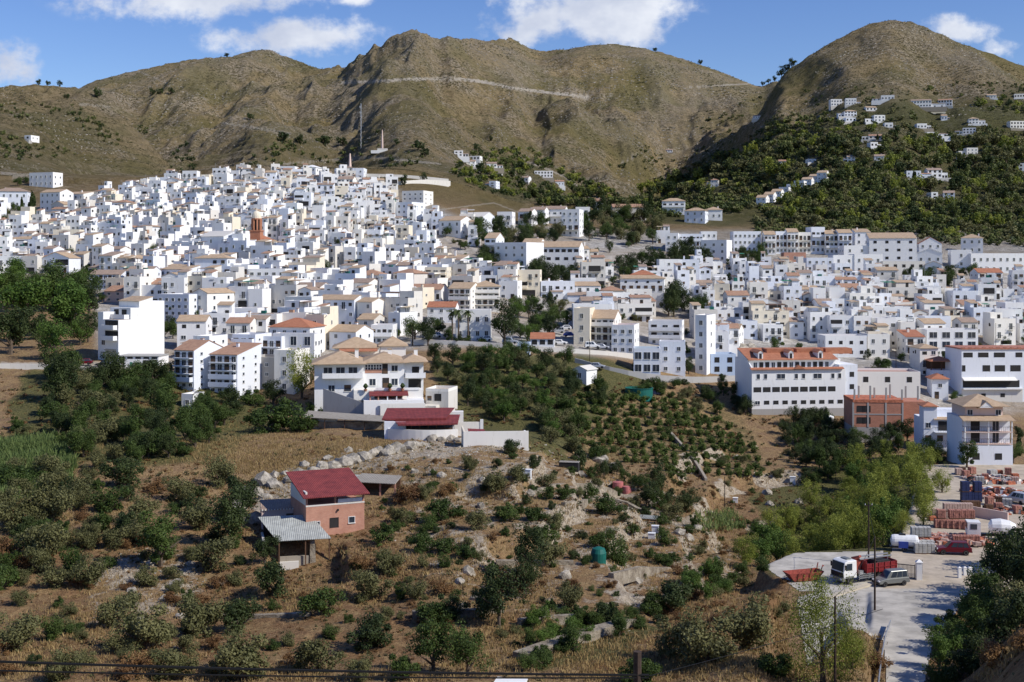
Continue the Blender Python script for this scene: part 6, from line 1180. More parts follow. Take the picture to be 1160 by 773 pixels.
# gate
p = gpt(1041, 657); root = empty('gate_pillar', p, R(-8), 'white gate pillar with pointed cap at the yard entrance', 'gate pillar')
m = MB(); m.box(-.35, .35, -.35, .35, -.3, 2.2, 'white'); m.build('shaft', root); m = MB(); m.hip(-.35, .35, -.35, .35, 2.2, .35, 'white', .06, .08); m.build('cap', root)
def leaf_gate(loc, rz, lb):
    root = empty('gate', loc, rz, lb, 'gate'); m = MB(); m.box(0, 2.6, -.03, .03, .1, .2, 'rail'); m.box(0, 2.6, -.03, .03, 1.7, 1.8, 'rail'); m.box(0, .07, -.04, .04, .1, 1.9, 'rail'); m.box(2.53, 2.6, -.04, .04, .1, 1.9, 'rail'); m.build('gate_frame', root)
    m = MB(); [m.box(.1+i*.16, .16+i*.16, -.015, .015, .2, 1.75, 'rail') for i in range(15)]; m.build('bars', root)
leaf_gate(p+Vector((-.4, .2, 0)), R(155), 'dark barred gate leaf left of the white gate pillar'); leaf_gate(p+Vector((.4, .2, 0)), R(70), 'dark barred gate leaf swung open right of the white gate pillar')
for px, py in ((1087, 655), (1093, 652), (1099, 652)):
    p = gpt(px, py); m = MB(); m.box(-.2, .2, -.2, .2, -.3, 1.3 if px < 1090 else 1.0, 'white'); m.hip(-.2, .2, -.2, .2, 1.3 if px < 1090 else 1.0, .15, 'white', .03, .04); o = m.build('gate_post', None, p); setp(o, None, 'gate post', 'small white posts right of the yard gate')
# ------------------------------------------------------------------ builders yard goods
def yardpt(px, py): v = at(px, py); v.z = H(v.x, v.y)+.03; return v
PAL = []
def pallet_mesh(w, d, h, mat, nx, nz):
    m = MB(); r = random.Random(int(w*100+h*10+nx)); m.box(-w/2, w/2, -d/2, d/2, 0, .12, 'wood')
    for i in range(nx):
        for k in range(nz):
            g1 = .03; a = -w/2+w*i/nx; z = .13+(h-.13)*k/nz; j = r.uniform(-.03, .03); m.box(a+g1, a+w/nx-g1, -d/2+j, d/2+j, z, z+(h-.13)/nz-.02, mat)
    return m.mesh('pallet_stack')
PM = {k: pallet_mesh(*v) for k, v in {'brick': (1.2, 1.1, 1.3, 'pallet_brick', 4, 6), 'pink': (1.2, 1.1, 1.2, 'pallet_pink', 3, 4), 'grey': (1.5, 1.2, 1.4, 'block_grey', 3, 4), 'blue': (1.3, 1.1, 1.7, 'dark_blue', 2, 3), 'low': (1.2, 1.0, .7, 'clay', 4, 3), 'dark': (1.2, 1.0, 1.2, 'wood', 4, 4)}.items()}
def pal(k, px, py, z=0, rz=0, dx=0, dy=0):
    v = yardpt(px, py); v += Vector((dx, dy, z)); o = link('pallet_stack', PM[k], None, v, R(rz)); o['category'] = 'pallet stack'; PAL.append((o, k, *pix((v.x, v.y, v.z+.7)), z))
for i in range(2):
    for j in range(2): pal('grey', 1042+i*10, 627-j*3, 0, -6); pal('grey', 1038+i*10, 620, 1.45, -6) if j else None
for i in range(7): pal('brick', 1063+i*6.6, 598+i*.4, 0, -4); pal('brick', 1066+i*6.6, 597.5, 1.35, -4) if i in (0, 2, 3, 4, 5) else None
for i in range(5): pal('pink', 1073+i*6.0, 588, 0, -4); pal('pink', 1073+i*6.0, 588, 1.25, -4)
for i in range(4): pal('brick', 1084+i*7, 617, 0, -10)
for i in range(3): pal('dark', 1094+i*6, 576, 0, 0); pal('blue', 1093+i*7, 569, 0, 0); pal('blue', 1093+i*7, 569, 1.75, 0) if i != 1 else None
for px, py, k in [(1086, 538, 'pink'), (1094, 541, 'brick'), (1090, 537, 'dark'), (1101, 537, 'brick'), (1124, 541, 'grey'), (1132, 537, 'low'), (1142, 538, 'brick'), (1150, 541, 'low'), (1120, 580, 'dark'), (1121, 572, 'brick'), (1131, 579, 'brick'), (1132, 571, 'dark'), (1141, 581, 'low'), (1141, 575, 'grey'), (1152, 582, 'brick'), (1150, 548, 'pink'), (1060, 585, 'pink'), (1056, 590, 'low'), (1110, 549, 'grey'), (1116, 545, 'brick'), (1146, 563, 'dark')]: pal(k, px, py, 0, rng.uniform(-20, 20))
def heap(name, px, py, w, d, h, mats, n, lb, seed):
    r = random.Random(seed); v = yardpt(px, py); m = MB()
    for i in range(n):
        a, b_ = r.uniform(-1, 1), r.uniform(-1, 1); hh = h*max(0, 1-math.hypot(a, b_)*.8)*r.uniform(.3, 1); s = r.uniform(.18, .42); an = r.uniform(0, 3.14); c, q = math.cos(an)*s, math.sin(an)*s; x, y_ = a*w/2, b_*d/2; e = r.uniform(-.15, .15)
        m.hexa([(x-c+q, y_-q-c, 0), (x+c+q, y_+q-c, 0), (x+c-q, y_+q+c, 0), (x-c-q, y_-q+c, 0)], [(x-c*.8+q*.8, y_-q-c*.8, hh+s+e), (x+c*.8+q, y_+q-c, hh+s), (x+c-q, y_+q+c*.8, hh+s-e), (x-c-q*.8, y_-q+c, hh+s+e)], r.choice(mats))
    setp(m.build(name, None, v, 0), lb, 'heap', None, 'stuff')
heap('rubble', 1075, 613, 11, 6, .7, ['clay', 'pallet_brick', 'pallet_pink'], 260, 'loose heap of broken orange clay pieces behind the dark red off-road car', 3)
heap('clay_pots', 1128, 560, 10, 9, .9, ['clay', 'pallet_pink', 'pallet_brick', 'plastic_white', 'clay', 'leaf_dark' if 0 else 'dark'], 220, 'jumble of orange clay pots and tiles in the back of the yard', 5)
heap('stored_goods', 1125, 545, 10, 8, .9, ['pallet_pink', 'warm_white', 'block_grey', 'dark', 'clay'], 200, 'jumble of pale and grey building goods at the far end of the yard', 6)
heap('rubble', 1148, 580, 7, 5, .6, ['clay', 'dark', 'pallet_brick', 'block_grey'], 90, 'jumble of dark and orange goods at the right photo edge of the yard', 7)
Qc, Lc, _ = ribbon([yardpt(1086, 582), yardpt(1110, 586), yardpt(1142, 592)], 1); wall_along('yard_wall', Qc, -.3, 1.5, .25, 'pinkish', 'low pinkish wall crossing the builders yard behind the white lorry')
v = gpt(940, 662); m = MB(); [m.tube([(a, b_, 0), (0, 0, 1.1)], .025, 'steel', 4) for a, b_ in ((-.5, -.2), (.5, -.2), (0, .5))]; setp(m.build('tripod_stand', None, v), 'thin metal tripod standing in front of the truck cab', 'tripod')
# ------------------------------------------------------------------ poles and cables
def pole(px, top, base, r, lb, arms=True, dm=0, d=None):
    v = at(px, base, dm) if d is None else Vector(((px-CX)/F*d, d, H((px-CX)/F*d, d))); h = (pix(v)[1]-top)*v.y/F; root = empty('utility_pole', v, 0, lb, 'utility pole'); m = MB(); m.tube([(0, 0, -1), (0, 0, h)], r, 'pole_wood', 8, r*.7); m.build('shaft', root)
    if arms:
        m = MB(); m.box(-.5, .5, -.05, .05, h-.5, h-.4, 'pole_wood'); m.build('crossarm', root)
        for a in (-.45, 0, .45): m = MB(); m.lathe([(.03, h-.4), (.06, h-.3), (.03, h-.2)], 'lamp_glass', (a, 0, 0), 6); m.build('insulator', root)
    return v+Vector((0, 0, h))
a1 = pole(991, 608, 692, .13, 'dark wooden utility pole standing beside the grey van', False); a2 = pole(984, 569, 640, .12, 'wooden utility pole rising behind the truck body', True); a3 = pole(946, 676, 790, .12, 'wooden utility pole in front of the young pine', False, d=104)
pole(821, 540, 575, .1, 'thin wooden pole standing in the bare field below the orchard', False); a5 = pole(668, 384, 412, .09, 'grey street pole at the start of the curved lower road', False); pole(617, 395, 420, .08, 'slim pole beside the roadside cafe', False); pole(1128, 366, 410, .1, 'thin pole among the houses at the right, above the pavilion roof', False); pole(1015, 395, 430, .1, 'pole behind the cream-white building above the unfinished brick block', False)
def cable(a, b_, sag, r, lb, n=24):
    m = MB(); pts = []
    for i in range(n+1): t_ = i/n; q = Vector(a).lerp(Vector(b_), t_); q.z -= sag*4*t_*(1-t_); pts.append(q)
    m.tube(pts, r, 'cable', 5); setp(m.build('cable'), lb, 'cable')
cable(a1, a3, .8, .02, 'thin cable from the pole beside the van to the pole at the young pine'); cable(a2, a1, .5, .02, 'thin cable between the two poles at the truck')
W3 = lambda px, py, d: Vector(((px-CX)/F*d, d, (HY-py)*d/F))
cable(W3(-300, 738, 30), W3(735, 765, 36),   .12, .036, 'thick upper black overhead cable across the bottom of the view'); cable(W3(-300, 751, 30), W3(735, 768, 36), .12, .024, 'thinner lower black overhead cable across the bottom of the view')
cable(W3(735, 766, 36), W3(1000, 690, 60), .1, .012, 'thin grey wire rising from the dark post to the right')
m = MB(); v = W3(722, 738, 36); m.tube([(0, 0, -3.5), (0, 0, 0)], .12, 'pole_wood', 8); setp(m.build('cable_post', None, v), 'stubby dark post carrying the black cables at the bottom centre', 'post')
# masts on the hill
def mast(px, top, base, lb, lattice, dmin=0):
    v = at(px, base, dmin); h = (base-top)*v.y/F; root = empty('mast', v, 0, lb, 'mast'); m = MB()
    if lattice:
        for a, b_ in ((-.7, -.7), (.7, -.7), (0, .8)): m.tube([(a*.6, b_*.6, 0), (a*.35, b_*.35, h)], .08, 'steel', 4)
        n = 9
        for i in range(n):
            z0, z1 = h*i/n, h*(i+1)/n; k0, k1 = 1-.5*i/n, 1-.5*(i+1)/n; m.tube([(-.7*k0, -.7*k0, z0), (.7*k1, -.7*k1, z1)], .08, 'steel', 4); m.tube([(.7*k0, -.7*k0, z0), (-.7*k1, -.7*k1, z1)], .08, 'steel', 4)
        m.build('lattice', root); m = MB(); [m.box(-1, -.6, -.9, -.7, h*k, h*k+1.6, 'plastic_white') for k in (.78, .9)]; m.build('antenna_panel', root)
    else: m.lathe([(1.0, -1), (.8, h*.4), (.45, h*.9), (.3, h)], 'pinkish', n=8); m.build('shaft', root)
mast(409, 116, 168, 'thin grey lattice antenna mast on the hillside above the town', True); mast(433, 146, 170, 'short pale tapered mast with white base above the town', False); mast(396.5, 174, 197, 'brown post mast above the white modern villa', False)
p = at(433, 172); m = MB(); m.box(-9, 9, 0, 3, -1, 1.4, 'white'); m.box(-4, 4, .5, 3, 1.4, 3, 'old_white'); setp(m.build('mast_building', None, p), 'low white building strip at the foot of the short pale mast', 'building')
# tanks and small field things
def lath(name, px, py, prof_, mat, lb, cat, n=18): v = at(px, py); m = MB(); m.lathe(prof_, mat, (0, 0, 0), n); return setp(m.build(name, None, v), lb, cat), v
o, v = lath('water_tank', 724, 449, [(3.4, -1), (3.4, 2.0), (3.55, 2.0), (3.55, 2.15), (3.2, 2.15), (3.2, 1.7), (.1, 1.7)], 'plastic_green', 'wide round green water tank at the top of the orchard', 'water tank', 28)
for i in range(5):
    p = at(733+i*4.2, 449-i*.3); root = empty('solar_panel', p, R(10), None, 'solar panel', 'solar panels beside the green water tank'); m = MB(); m.hexa([(-.45, -.6, .3), (.45, -.6, .3), (.45, .6, 1.1), (-.45, .6, 1.1)], [(-.45, -.6, .36), (.45, -.6, .36), (.45, .6, 1.16), (-.45, .6, 1.16)], 'solar'); m.build('panel', root); m = MB(); m.tube([(0, .5, 0), (0, .5, 1.0)], .04, 'steel', 4); m.tube([(0, -.5, -.1), (0, -.5, .35)], .04, 'steel', 4); m.build('stand', root)
lath('water_tank', 678, 637, [(.95, -.5), (1.0, 1.2), (.8, 1.75), (.3, 1.95), (.05, 2.0)], 'plastic_green', 'small dark green domed water tank on the terraced slope', 'water tank')
lath('barrel_tank', 700, 553, [(.95, -.5), (1.0, .4), (.95, 1.1), (.2, 1.2)], 'plastic_pink', 'pinkish round tub on the terrace, left one of two', 'tub'); lath('barrel_tank', 710, 558, [(.8, -.5), (.85, .4), (.8, 1.1), (.2, 1.2)], 'plastic_pink', 'pinkish round tub on the terrace, right one of two', 'tub')
for px, py, w, d, h, mt, lb in [(596, 540, 1.4, 1, .9, 'plastic_white', 'white box under the grey sheet on the upper terrace'), (742, 604, 1.0, .8, 1.0, 'plastic_white', 'white crate on the terrace, upper of two at the path'), (738, 611, 1.0, .8, .8, 'plastic_white', 'white crate on the terrace, lower of two at the path'),
     (575, 783, 2.6, 2, .4, 'white', 'white flat block cut by the bottom photo edge, centre'), (898, 548, 1.1, .8, 1.3, 'plastic_white', 'small white cabinet on the slope left of the pines'), (833, 570, .9, .8, .9, 'warm_white', 'small pale stone block in the bare field below the orchard'), (644, 531, 3.4, 1.6, 1.0, 'dark', 'low dark shelter between boulders on the upper terrace')]:
    v = at(px, py); m = MB(); m.box(-w/2, w/2, 0, d, -.6, h, mt); m.box(-w/2-.06, w/2+.06, -.06, d+.06, h, h+.07, mt if mt != 'dark' else 'fibre_grey'); setp(m.build('field_box' if w < 3 else 'low_shelter', None, v, R(-12)), lb, 'box' if w < 3 else 'shelter')
for px, py, w, lb in [(592, 537, 2.4, 'grey sheet laid over poles beside the white box on the upper terrace'), (733, 590, 3.2, 'long plank pile lying on the terrace right of the pink tubs')]:
    v = at(px, py); m = MB(); [m.box(-w/2, w/2, i*.3, i*.3+.26, .25+.04*i, .33+.04*i, 'metal_grey') for i in range(6)]; m.box(-w/2+.1, -w/2+.2, .1, 1.7, -.5, .25, 'wood'); m.box(w/2-.2, w/2-.1, .1, 1.7, -.5, .25, 'wood'); setp(m.build('sheet_pile', None, v, R(-20)), lb, 'sheets')
# ------------------------------------------------------------------ plants
def leaves_np(n, rs, clumps, leaf, squash=1.0, inner=.45, shape=None, up=.25):
    """leaf quads spread through lumps of a unit crown; returns verts (4n,3) and tint (n)"""
    cl = []; ani = np.array([1.0, .8, .92])*rs.uniform(.85, 1.15, 3)
    for i in range(clumps):
        while True:
            q = rs.uniform(-1, 1, 3)
            if np.dot(q, q) < 1: break
        q = q/max(1e-6, np.linalg.norm(q))*rs.uniform(.35, .95)*ani[i % 3]; cl.append((*q, rs.uniform(.17, .46), rs.uniform(0, 1)))
    cl.append((0, 0, 0, .6, .3)); cl = np.array(cl); k = rs.randint(0, len(cl), n); d = rs.normal(size=(n, 3)); d /= np.linalg.norm(d, axis=1)[:, None]
    rad = cl[k, 3]*rs.uniform(inner, 1.05, n); P_ = cl[k, :3]+d*rad[:, None]; P_[:, 2] *= squash
    if shape is not None: P_ = shape(P_, rs)
    nrm = d*.7+rs.normal(size=(n, 3))*.5; nrm[:, 2] += up; nrm /= np.linalg.norm(nrm, axis=1)[:, None]
    t_ = rs.normal(size=(n, 3)); a = np.cross(nrm, t_); a /= np.linalg.norm(a, axis=1)[:, None]+1e-9; b_ = np.cross(nrm, a); s = leaf*rs.uniform(.6, 1.3, n)[:, None]
    V_ = np.stack([P_-a*s, P_-b_*s*.6, P_+a*s, P_+b_*s*.6], 1).reshape(-1, 3); return V_, np.clip(cl[k, 4]*.7+rs.uniform(-.25, .35, n), 0, 1)
def quads_mesh(name, V_, tint, mat):
    n = len(V_)//4; me = mesh_from(name, V_, np.arange(4*n), np.full(n, 4), [mat]); a = me.attributes.new('tint', 'FLOAT', 'FACE')
    a.data.foreach_set('value', np.asarray(tint, np.float32)[:len(me.polygons)]); return me
def cyp(P_, rs): z = (P_[:, 2]+1)/2; k = .2*np.sqrt(np.clip(1-z, 0, 1))*(.5+.9*np.clip(z*4, 0, 1))+.015; return np.stack([P_[:, 0]*k, P_[:, 1]*k, z*2-1], 1)
def trunk_mesh(kind, seed):
    r = random.Random(seed); m = MB(); mt = 'pale_bark' if kind in ('olive',) else 'bark'
    if kind == 'cypress': return m.tube([(0, 0, -.3), (0, 0, .4)], .05, mt, 5, .03).mesh('trunk')
    if kind == 'palm': return m.tube([(0, 0, -.3), (.03, 0, 1.2), (0, .05, 2.6)], .07, mt, 6, .05).mesh('trunk')
    top = {'bush': .45, 'olive': .6, 'tree': .9, 'pine': 1.1}.get(kind, .7)
    m.tube([(0, 0, -.35), (r.uniform(-.05, .05), r.uniform(-.05, .05), top*.5), (r.uniform(-.1, .1), r.uniform(-.1, .1), top)], .09, mt, 6, .05)
    for i in range(4):
        a = 2*math.pi*i/4+r.uniform(-.5, .5); z = top*r.uniform(.3, .7); l = r.uniform(.45, .7); m.tube([(0, 0, z), (math.cos(a)*l*.5, math.sin(a)*l*.5, z+l*.4), (math.cos(a)*l, math.sin(a)*l, z+l*.75)], .05, mt, 5, .015)
    return m.mesh('trunk')
KIND = {  # crown material, leaves, leaf size, squash, height of crown centre (in crown radii), trunk kind
 'olive': ('leaf_olive', 3600, .05, .82, .75, 'bush'), 'bush': ('leaf_green', 3600, .052, .8, .65, 'bush'), 'brownbush': ('leaf_brown', 3000, .048, .7, .5, 'bush'), 'darkbush': ('leaf_dark', 3600, .052, .85, .7, 'bush'),
 'tree': ('leaf_green', 4600, .045, .95, 1.25, 'tree'), 'bright': ('leaf_bright', 4400, .045, .95, 1.15, 'tree'), 'pine': ('leaf_pine', 5200, .036, 1.12, 1.25, 'pine'), 'darktree': ('leaf_dark', 4600, .045, 1.05, 1.25, 'tree'),
 'nearpine': ('leaf_pine', 14000, .021, 1.15, 1.2, 'pine'), 'citrus': ('leaf_citrus', 1500, .09, .95, .85, 'bush'), 'cypress': ('leaf_dark', 1800, .06, 1, 1.0, 'cypress'), 'fartree': ('leaf_far', 520, .14, .9, .95, 'tree'), 'farpine': ('leaf_pine', 520, .13, .95, 1.0, 'tree'), 'farolive': ('leaf_olive', 520, .14, .8, .8, 'bush'), 'fardark': ('leaf_dark', 520, .14, 1.0, 1.0, 'tree')}
CR = {}
rsn = np.random.RandomState(3)
for k, (mat, n, lf_, sq, hc, tk) in KIND.items():
    CR[k] = []
    for v in range(5 if n > 1000 else 4):
        rs = np.random.RandomState(hash2(np.array(len(k)*7+v), np.array(ord(k[0])+ord(k[-1])), 3).__float__().__hash__() % 99991)
        V_, t_ = leaves_np(n, rs, {'pine': 34, 'nearpine': 60, 'cypress': 12}.get(k, 17), lf_, sq, .5, cyp if k == 'cypress' else None, .3); V_[:, 2] += hc; CR[k].append((quads_mesh('crown', V_, t_, mat), trunk_mesh(tk, v+len(k))))
LEAFN = {'olive': 'grey-olive bush', 'bush': 'green bush', 'brownbush': 'dry brown bush', 'darkbush': 'dark green bush', 'tree': 'leafy green tree', 'bright': 'bright green tree', 'pine': 'light green pine', 'nearpine': 'young open pine', 'darktree': 'dark green tree', 'citrus': 'small round orchard tree', 'cypress': 'narrow dark cypress', 'fartree': 'green tree', 'farpine': 'light green pine', 'farolive': 'grey-olive tree', 'fardark': 'dark tree'}
NAME = {'olive': 'olive_bush', 'bush': 'green_bush', 'brownbush': 'dry_bush', 'darkbush': 'dark_bush', 'tree': 'leafy_tree', 'bright': 'leafy_tree', 'pine': 'pine_tree', 'nearpine': 'pine_tree', 'darktree': 'dark_tree', 'citrus': 'orchard_tree', 'cypress': 'cypress', 'fartree': 'hillside_tree', 'farpine': 'hillside_pine', 'farolive': 'hillside_olive', 'fardark': 'hillside_tree'}
PLANTS = []; GN = {}
def plant(kind, p, r, label=None, group=None, tall=1.0):
    i = rng.randrange(len(CR[kind])); root = empty(NAME[kind], p, rng.uniform(0, 6.28), label, 'bush' if 'bush' in NAME[kind] else 'tree', group); s = (r*rng.uniform(.88, 1.12), r*rng.uniform(.88, 1.12), r*tall*rng.uniform(.88, 1.12))
    root.scale = s; link('crown', CR[kind][i][0], root); link('trunk', CR[kind][i][1], root)
    if not label: PLANTS.append([root, kind, *pix((p[0], p[1], p[2]+r*.8)), r*F/p[1]])
    return root
def pp(kind, px, py, dia, label=None, tall=1.0, dmin=0, group=None):
    """plant whose foot is seen at (px,py) with a crown dia pixels wide"""
    v = at(px, py, dmin); dia *= 1.0 if dia < 20 or kind == 'pine' else 1.2 if group != G2 else 1.12; return plant(kind, v-Vector((0, 0, .15)), dia/2*v.y/F, label, group, tall)
STATIC = [(f[0], f[1], f[2]) for f in FOOT]
def clear_of(x, y, rad=2): return all((fx-x)**2+(fy-y)**2 > (fr*.8+rad)**2 for fx, fy, fr in STATIC)
def scatter(poly, kinds, spacing, dmin_px, dmax_px, group, seed, dmin=0, d0=0, d1=9999, tall=1.0, jitter=.5, avoid=True):
    r = random.Random(seed); xs_ = [p[0] for p in poly]; ys = [p[1] for p in poly]; out_ = 0; sx, sy = spacing if isinstance(spacing, tuple) else (spacing, spacing*.6); y_ = min(ys); k = 0
    while y_ < max(ys):
        x_ = min(xs_)+(k % 2)*sx/2
        while x_ < max(xs_):
            a, b_ = x_+r.uniform(-jitter, jitter)*sx, y_+r.uniform(-jitter, jitter)*sy
            if inpoly(np.array(a), np.array(b_), poly):
                v = at(a, b_, dmin)
                if v.y > 500 and any(q[0] < a < q[1] and q[2] < b_ < q[3] for q in VRECT): x_ += sx; continue
                if d0 < v.y < d1 and (not avoid or clear_of(v.x, v.y, 1.0)):
                    kd = r.choice(kinds); o = plant(kd, v-Vector((0, 0, .2)), r.uniform(dmin_px, dmax_px)/2*v.y/F, None, group, tall*r.uniform(.85, 1.2)); out_ += 1
            x_ += sx
        y_ += sy; k += 1
    return out_
G1, G2, G3, G4, G5, G6, G7, G8 = ('bushes on the dry front slope', 'trees filling the left valley', 'trees of the green valley beside the villa', 'orchard trees in rows', 'light green pines beside the truck platform', 'trees among the village houses', 'bushes and trees on the shaded bank at lower right', 'trees on the far hillsides')
# big trees at the left edge
for px, py, d_, k, lb in [(12, 402, 50, 'darktree', 'dark round tree at the left photo edge above the pale retaining wall'), (62, 408, 40, 'bright', 'pale willow-like tree in front of the large green crowns, left'), (28, 374, 64, 'bright', 'very large bright green tree at the left photo edge'), (80, 378, 58, 'bright', 'very large bright green tree touching the tall stepped white building'),
     (52, 352, 50, 'tree', 'large green tree crown behind the bright ones, left edge'), (92, 350, 40, 'tree', 'green tree behind, right next to the lavender-white row'), (8, 350, 40, 'tree', 'green tree at the extreme left edge, back row'), (60, 332, 26, 'darktree', None), (85, 325, 24, 'olive', None), (40, 328, 24, 'darkbush', None), (15, 322, 24, 'olive', None), (97, 318, 16, 'tree', None), (100, 388, 30, 'darktree', None), (45, 395, 34, 'darktree', None)]:
    pp(k, px, py, d_, lb, 1.0, group=G2)
scatter([(-5, 320), (104, 318), (104, 396), (-5, 400)], ['bright', 'tree', 'darktree'], (26, 20), 26, 36, G2, 31, avoid=False)
# left valley
for px, py, d_, k in [(70, 455, 44, 'darktree'), (100, 470, 40, 'olive'), (60, 430, 30, 'darktree'), (125, 440, 34, 'darktree'), (152, 445, 34, 'tree'), (168, 430, 26, 'darkbush'), (185, 470, 36, 'tree'), (120, 500, 40, 'olive'), (95, 510, 34, 'olive'), (150, 505, 34, 'tree'), (235, 478, 30, 'tree'), (210, 500, 34, 'tree'), (180, 505, 30, 'bush')]: pp(k, px, py, d_, group=G2)
scatter([(48, 425), (190, 428), (215, 465), (270, 455), (268, 492), (200, 520), (110, 540), (70, 520), (50, 470)], ['tree', 'darktree', 'olive', 'tree', 'bush', 'darkbush'], (21, 13), 22, 34, G2, 2)
scatter([(0, 475), (60, 490), (90, 540), (60, 500), (0, 505)], ['bush', 'olive', 'bush'], (18, 11), 16, 26, G2, 3)
scatter([(195, 360), (238, 360), (238, 380), (180, 392)], ['darktree', 'tree'], (15, 8), 14, 22, G6, 4, avoid=False)
pp('pine', 342, 452, 46, 'leaning pale olive-like tree in front of the dark concrete building, left of the tan-roofed villa', 1.25)
for px, py, d_, k, lb in [(330, 488, 54, 'bush', 'largest dark green tree left of the sagging shed, on the plateau edge'), (300, 490, 44, 'bush', 'large green tree at the left end of the dry grass plateau'), (356, 470, 30, 'bush', 'green tree touching the left wall of the tan-roofed villa'), (283, 460, 30, 'bush', None), (310, 458, 30, 'darktree', None), (345, 490, 26, 'bush', None), (386, 474, 10, 'bush', None), (262, 470, 28, 'darkbush', None)]: pp(k, px, py, d_, lb, tall=.8, group=G2)
# left front slope
for px, py, d_, k in [(15, 600, 46, 'olive'), (45, 640, 60, 'olive'), (60, 590, 50, 'olive'), (20, 560, 44, 'bush'), (62, 666, 34, 'olive'), (98, 666, 44, 'olive'), (140, 552, 42, 'darkbush'), (160, 520, 34, 'bush'), (125, 580, 36, 'bush'), (160, 590, 36, 'olive'), (182, 642, 58, 'tree'), (155, 615, 38, 'olive'),
    (240, 648, 46, 'olive'), (262, 618, 50, 'darktree'), (275, 590, 38, 'darktree'), (248, 552, 40, 'olive'), (222, 600, 40, 'olive'), (205, 570, 36, 'olive'), (15, 738, 56, 'olive'), (130, 712, 40, 'olive'), (165, 735, 64, 'olive'), (222, 722, 54, 'olive'), (270, 716, 46, 'darkbush'), (275, 770, 62, 'olive'), (230, 690, 30, 'brownbush'),
    (310, 675, 46, 'darkbush'), (365, 696, 46, 'bush'), (415, 680, 46, 'olive'), (440, 650, 34, 'olive'), (420, 735, 48, 'darkbush'), (360, 760, 50, 'olive'), (150, 770, 46, 'brownbush'), (75, 770, 40, 'olive'), (435, 615, 32, 'bush'), (405, 645, 26, 'brownbush'), (8, 640, 40, 'brownbush'), (300, 640, 30, 'darktree'), (195, 655, 22, 'olive'), (190, 770, 50, 'olive')]: pp(k, px, py, d_, group=G1)
scatter([(0, 520), (130, 530), (230, 560), (280, 640), (300, 740), (280, 773), (0, 773)], ['olive', 'olive', 'brownbush', 'bush', 'darkbush'], (34, 24), 18, 34, G1, 5)
scatter([(0, 540), (110, 545), (130, 620), (110, 660), (0, 680)], ['olive', 'bush', 'olive'], (30, 22), 28, 42, G1, 6)
# centre front slope
for px, py, d_, k in [(460, 568, 34, 'brownbush'), (480, 566, 22, 'olive'), (505, 560, 20, 'brownbush'), (455, 595, 26, 'olive'), (480, 625, 30, 'bush'), (505, 628, 28, 'bush'), (530, 632, 26, 'bush'), (500, 590, 34, 'bush'), (488, 600, 22, 'bush'), (540, 600, 28, 'olive'), (560, 555, 30, 'olive'), (585, 545, 22, 'olive'), (533, 533, 20, 'olive'), (577, 515, 22, 'darkbush'),
    (600, 650, 44, 'darktree'), (622, 640, 40, 'olive'), (580, 670, 46, 'brownbush'), (595, 675, 34, 'darktree'), (565, 712, 52, 'darktree'), (548, 700, 30, 'darktree'), (515, 700, 34, 'darkbush'), (488, 708, 36, 'bush'), (470, 680, 28, 'olive'), (500, 672, 26, 'brownbush'), (645, 690, 32, 'olive'), (690, 708, 34, 'darkbush'), (690, 700, 24, 'darkbush'), (760, 694, 44, 'darkbush'), (650, 668, 20, 'brownbush'),
    (620, 615, 28, 'bush'), (605, 590, 24, 'bush'), (577, 590, 24, 'bush'), (590, 582, 18, 'bush'), (630, 600, 26, 'olive'), (640, 566, 22, 'bush'), (665, 566, 22, 'bush'), (690, 582, 28, 'bush'), (618, 556, 26, 'olive'), (655, 534, 26, 'darkbush'), (690, 536, 18, 'darkbush'), (620, 566, 20, 'bush'), (700, 640, 34, 'bush'), (680, 620, 26, 'bush'), (715, 606, 18, 'bush'), (750, 638, 20, 'bush'), (765, 636, 14, 'bush'), (780, 634, 14, 'bush'), (735, 632, 18, 'bush'),
    (800, 645, 16, 'bush'), (785, 655, 16, 'bush'), (755, 618, 20, 'bush'), (735, 575, 22, 'darktree'), (745, 560, 26, 'darktree'), (760, 590, 28, 'olive'), (775, 580, 22, 'olive'), (720, 575, 20, 'olive'), (490, 760, 46, 'tree'), (530, 766, 46, 'tree'), (455, 770, 40, 'bush'), (410, 770, 36, 'olive'), (520, 735, 26, 'brownbush')]: pp(k, px, py, d_, group=G1)
scatter([(430, 530), (560, 510), (650, 520), (730, 560), (800, 620), (840, 660), (740, 720), (560, 740), (430, 700)], ['olive', 'bush', 'bush', 'brownbush', 'darkbush'], (25, 17), 9, 20, G1, 7)
scatter([(300, 640), (470, 620), (480, 773), (290, 773)], ['olive', 'bush', 'brownbush'], (38, 26), 14, 28, G1, 77)
scatter([(590, 712), (640, 700), (740, 690), (745, 705), (690, 730), (600, 768)], ['bright', 'tree', 'bush'], (17, 13), 20, 32, 'green bushes along the gully at the bottom centre', 8)
# green valley right of the villa
scatter([(482, 410), (560, 406), (640, 412), (664, 432), (690, 440), (690, 460), (640, 470), (640, 500), (612, 500), (590, 482), (520, 468), (512, 440)], ['darktree', 'tree', 'tree', 'darktree', 'bright', 'olive'], (16, 11), 18, 27, G3, 9)
scatter([(600, 470), (660, 470), (655, 520), (625, 512)], ['olive', 'olive', 'tree'], (19, 13), 22, 32, G3, 10)
scatter([(655, 500), (690, 520), (760, 560), (800, 590), (790, 600), (740, 580), (680, 545)], ['tree', 'darktree', 'bush'], (20, 12), 16, 26, G3, 11)
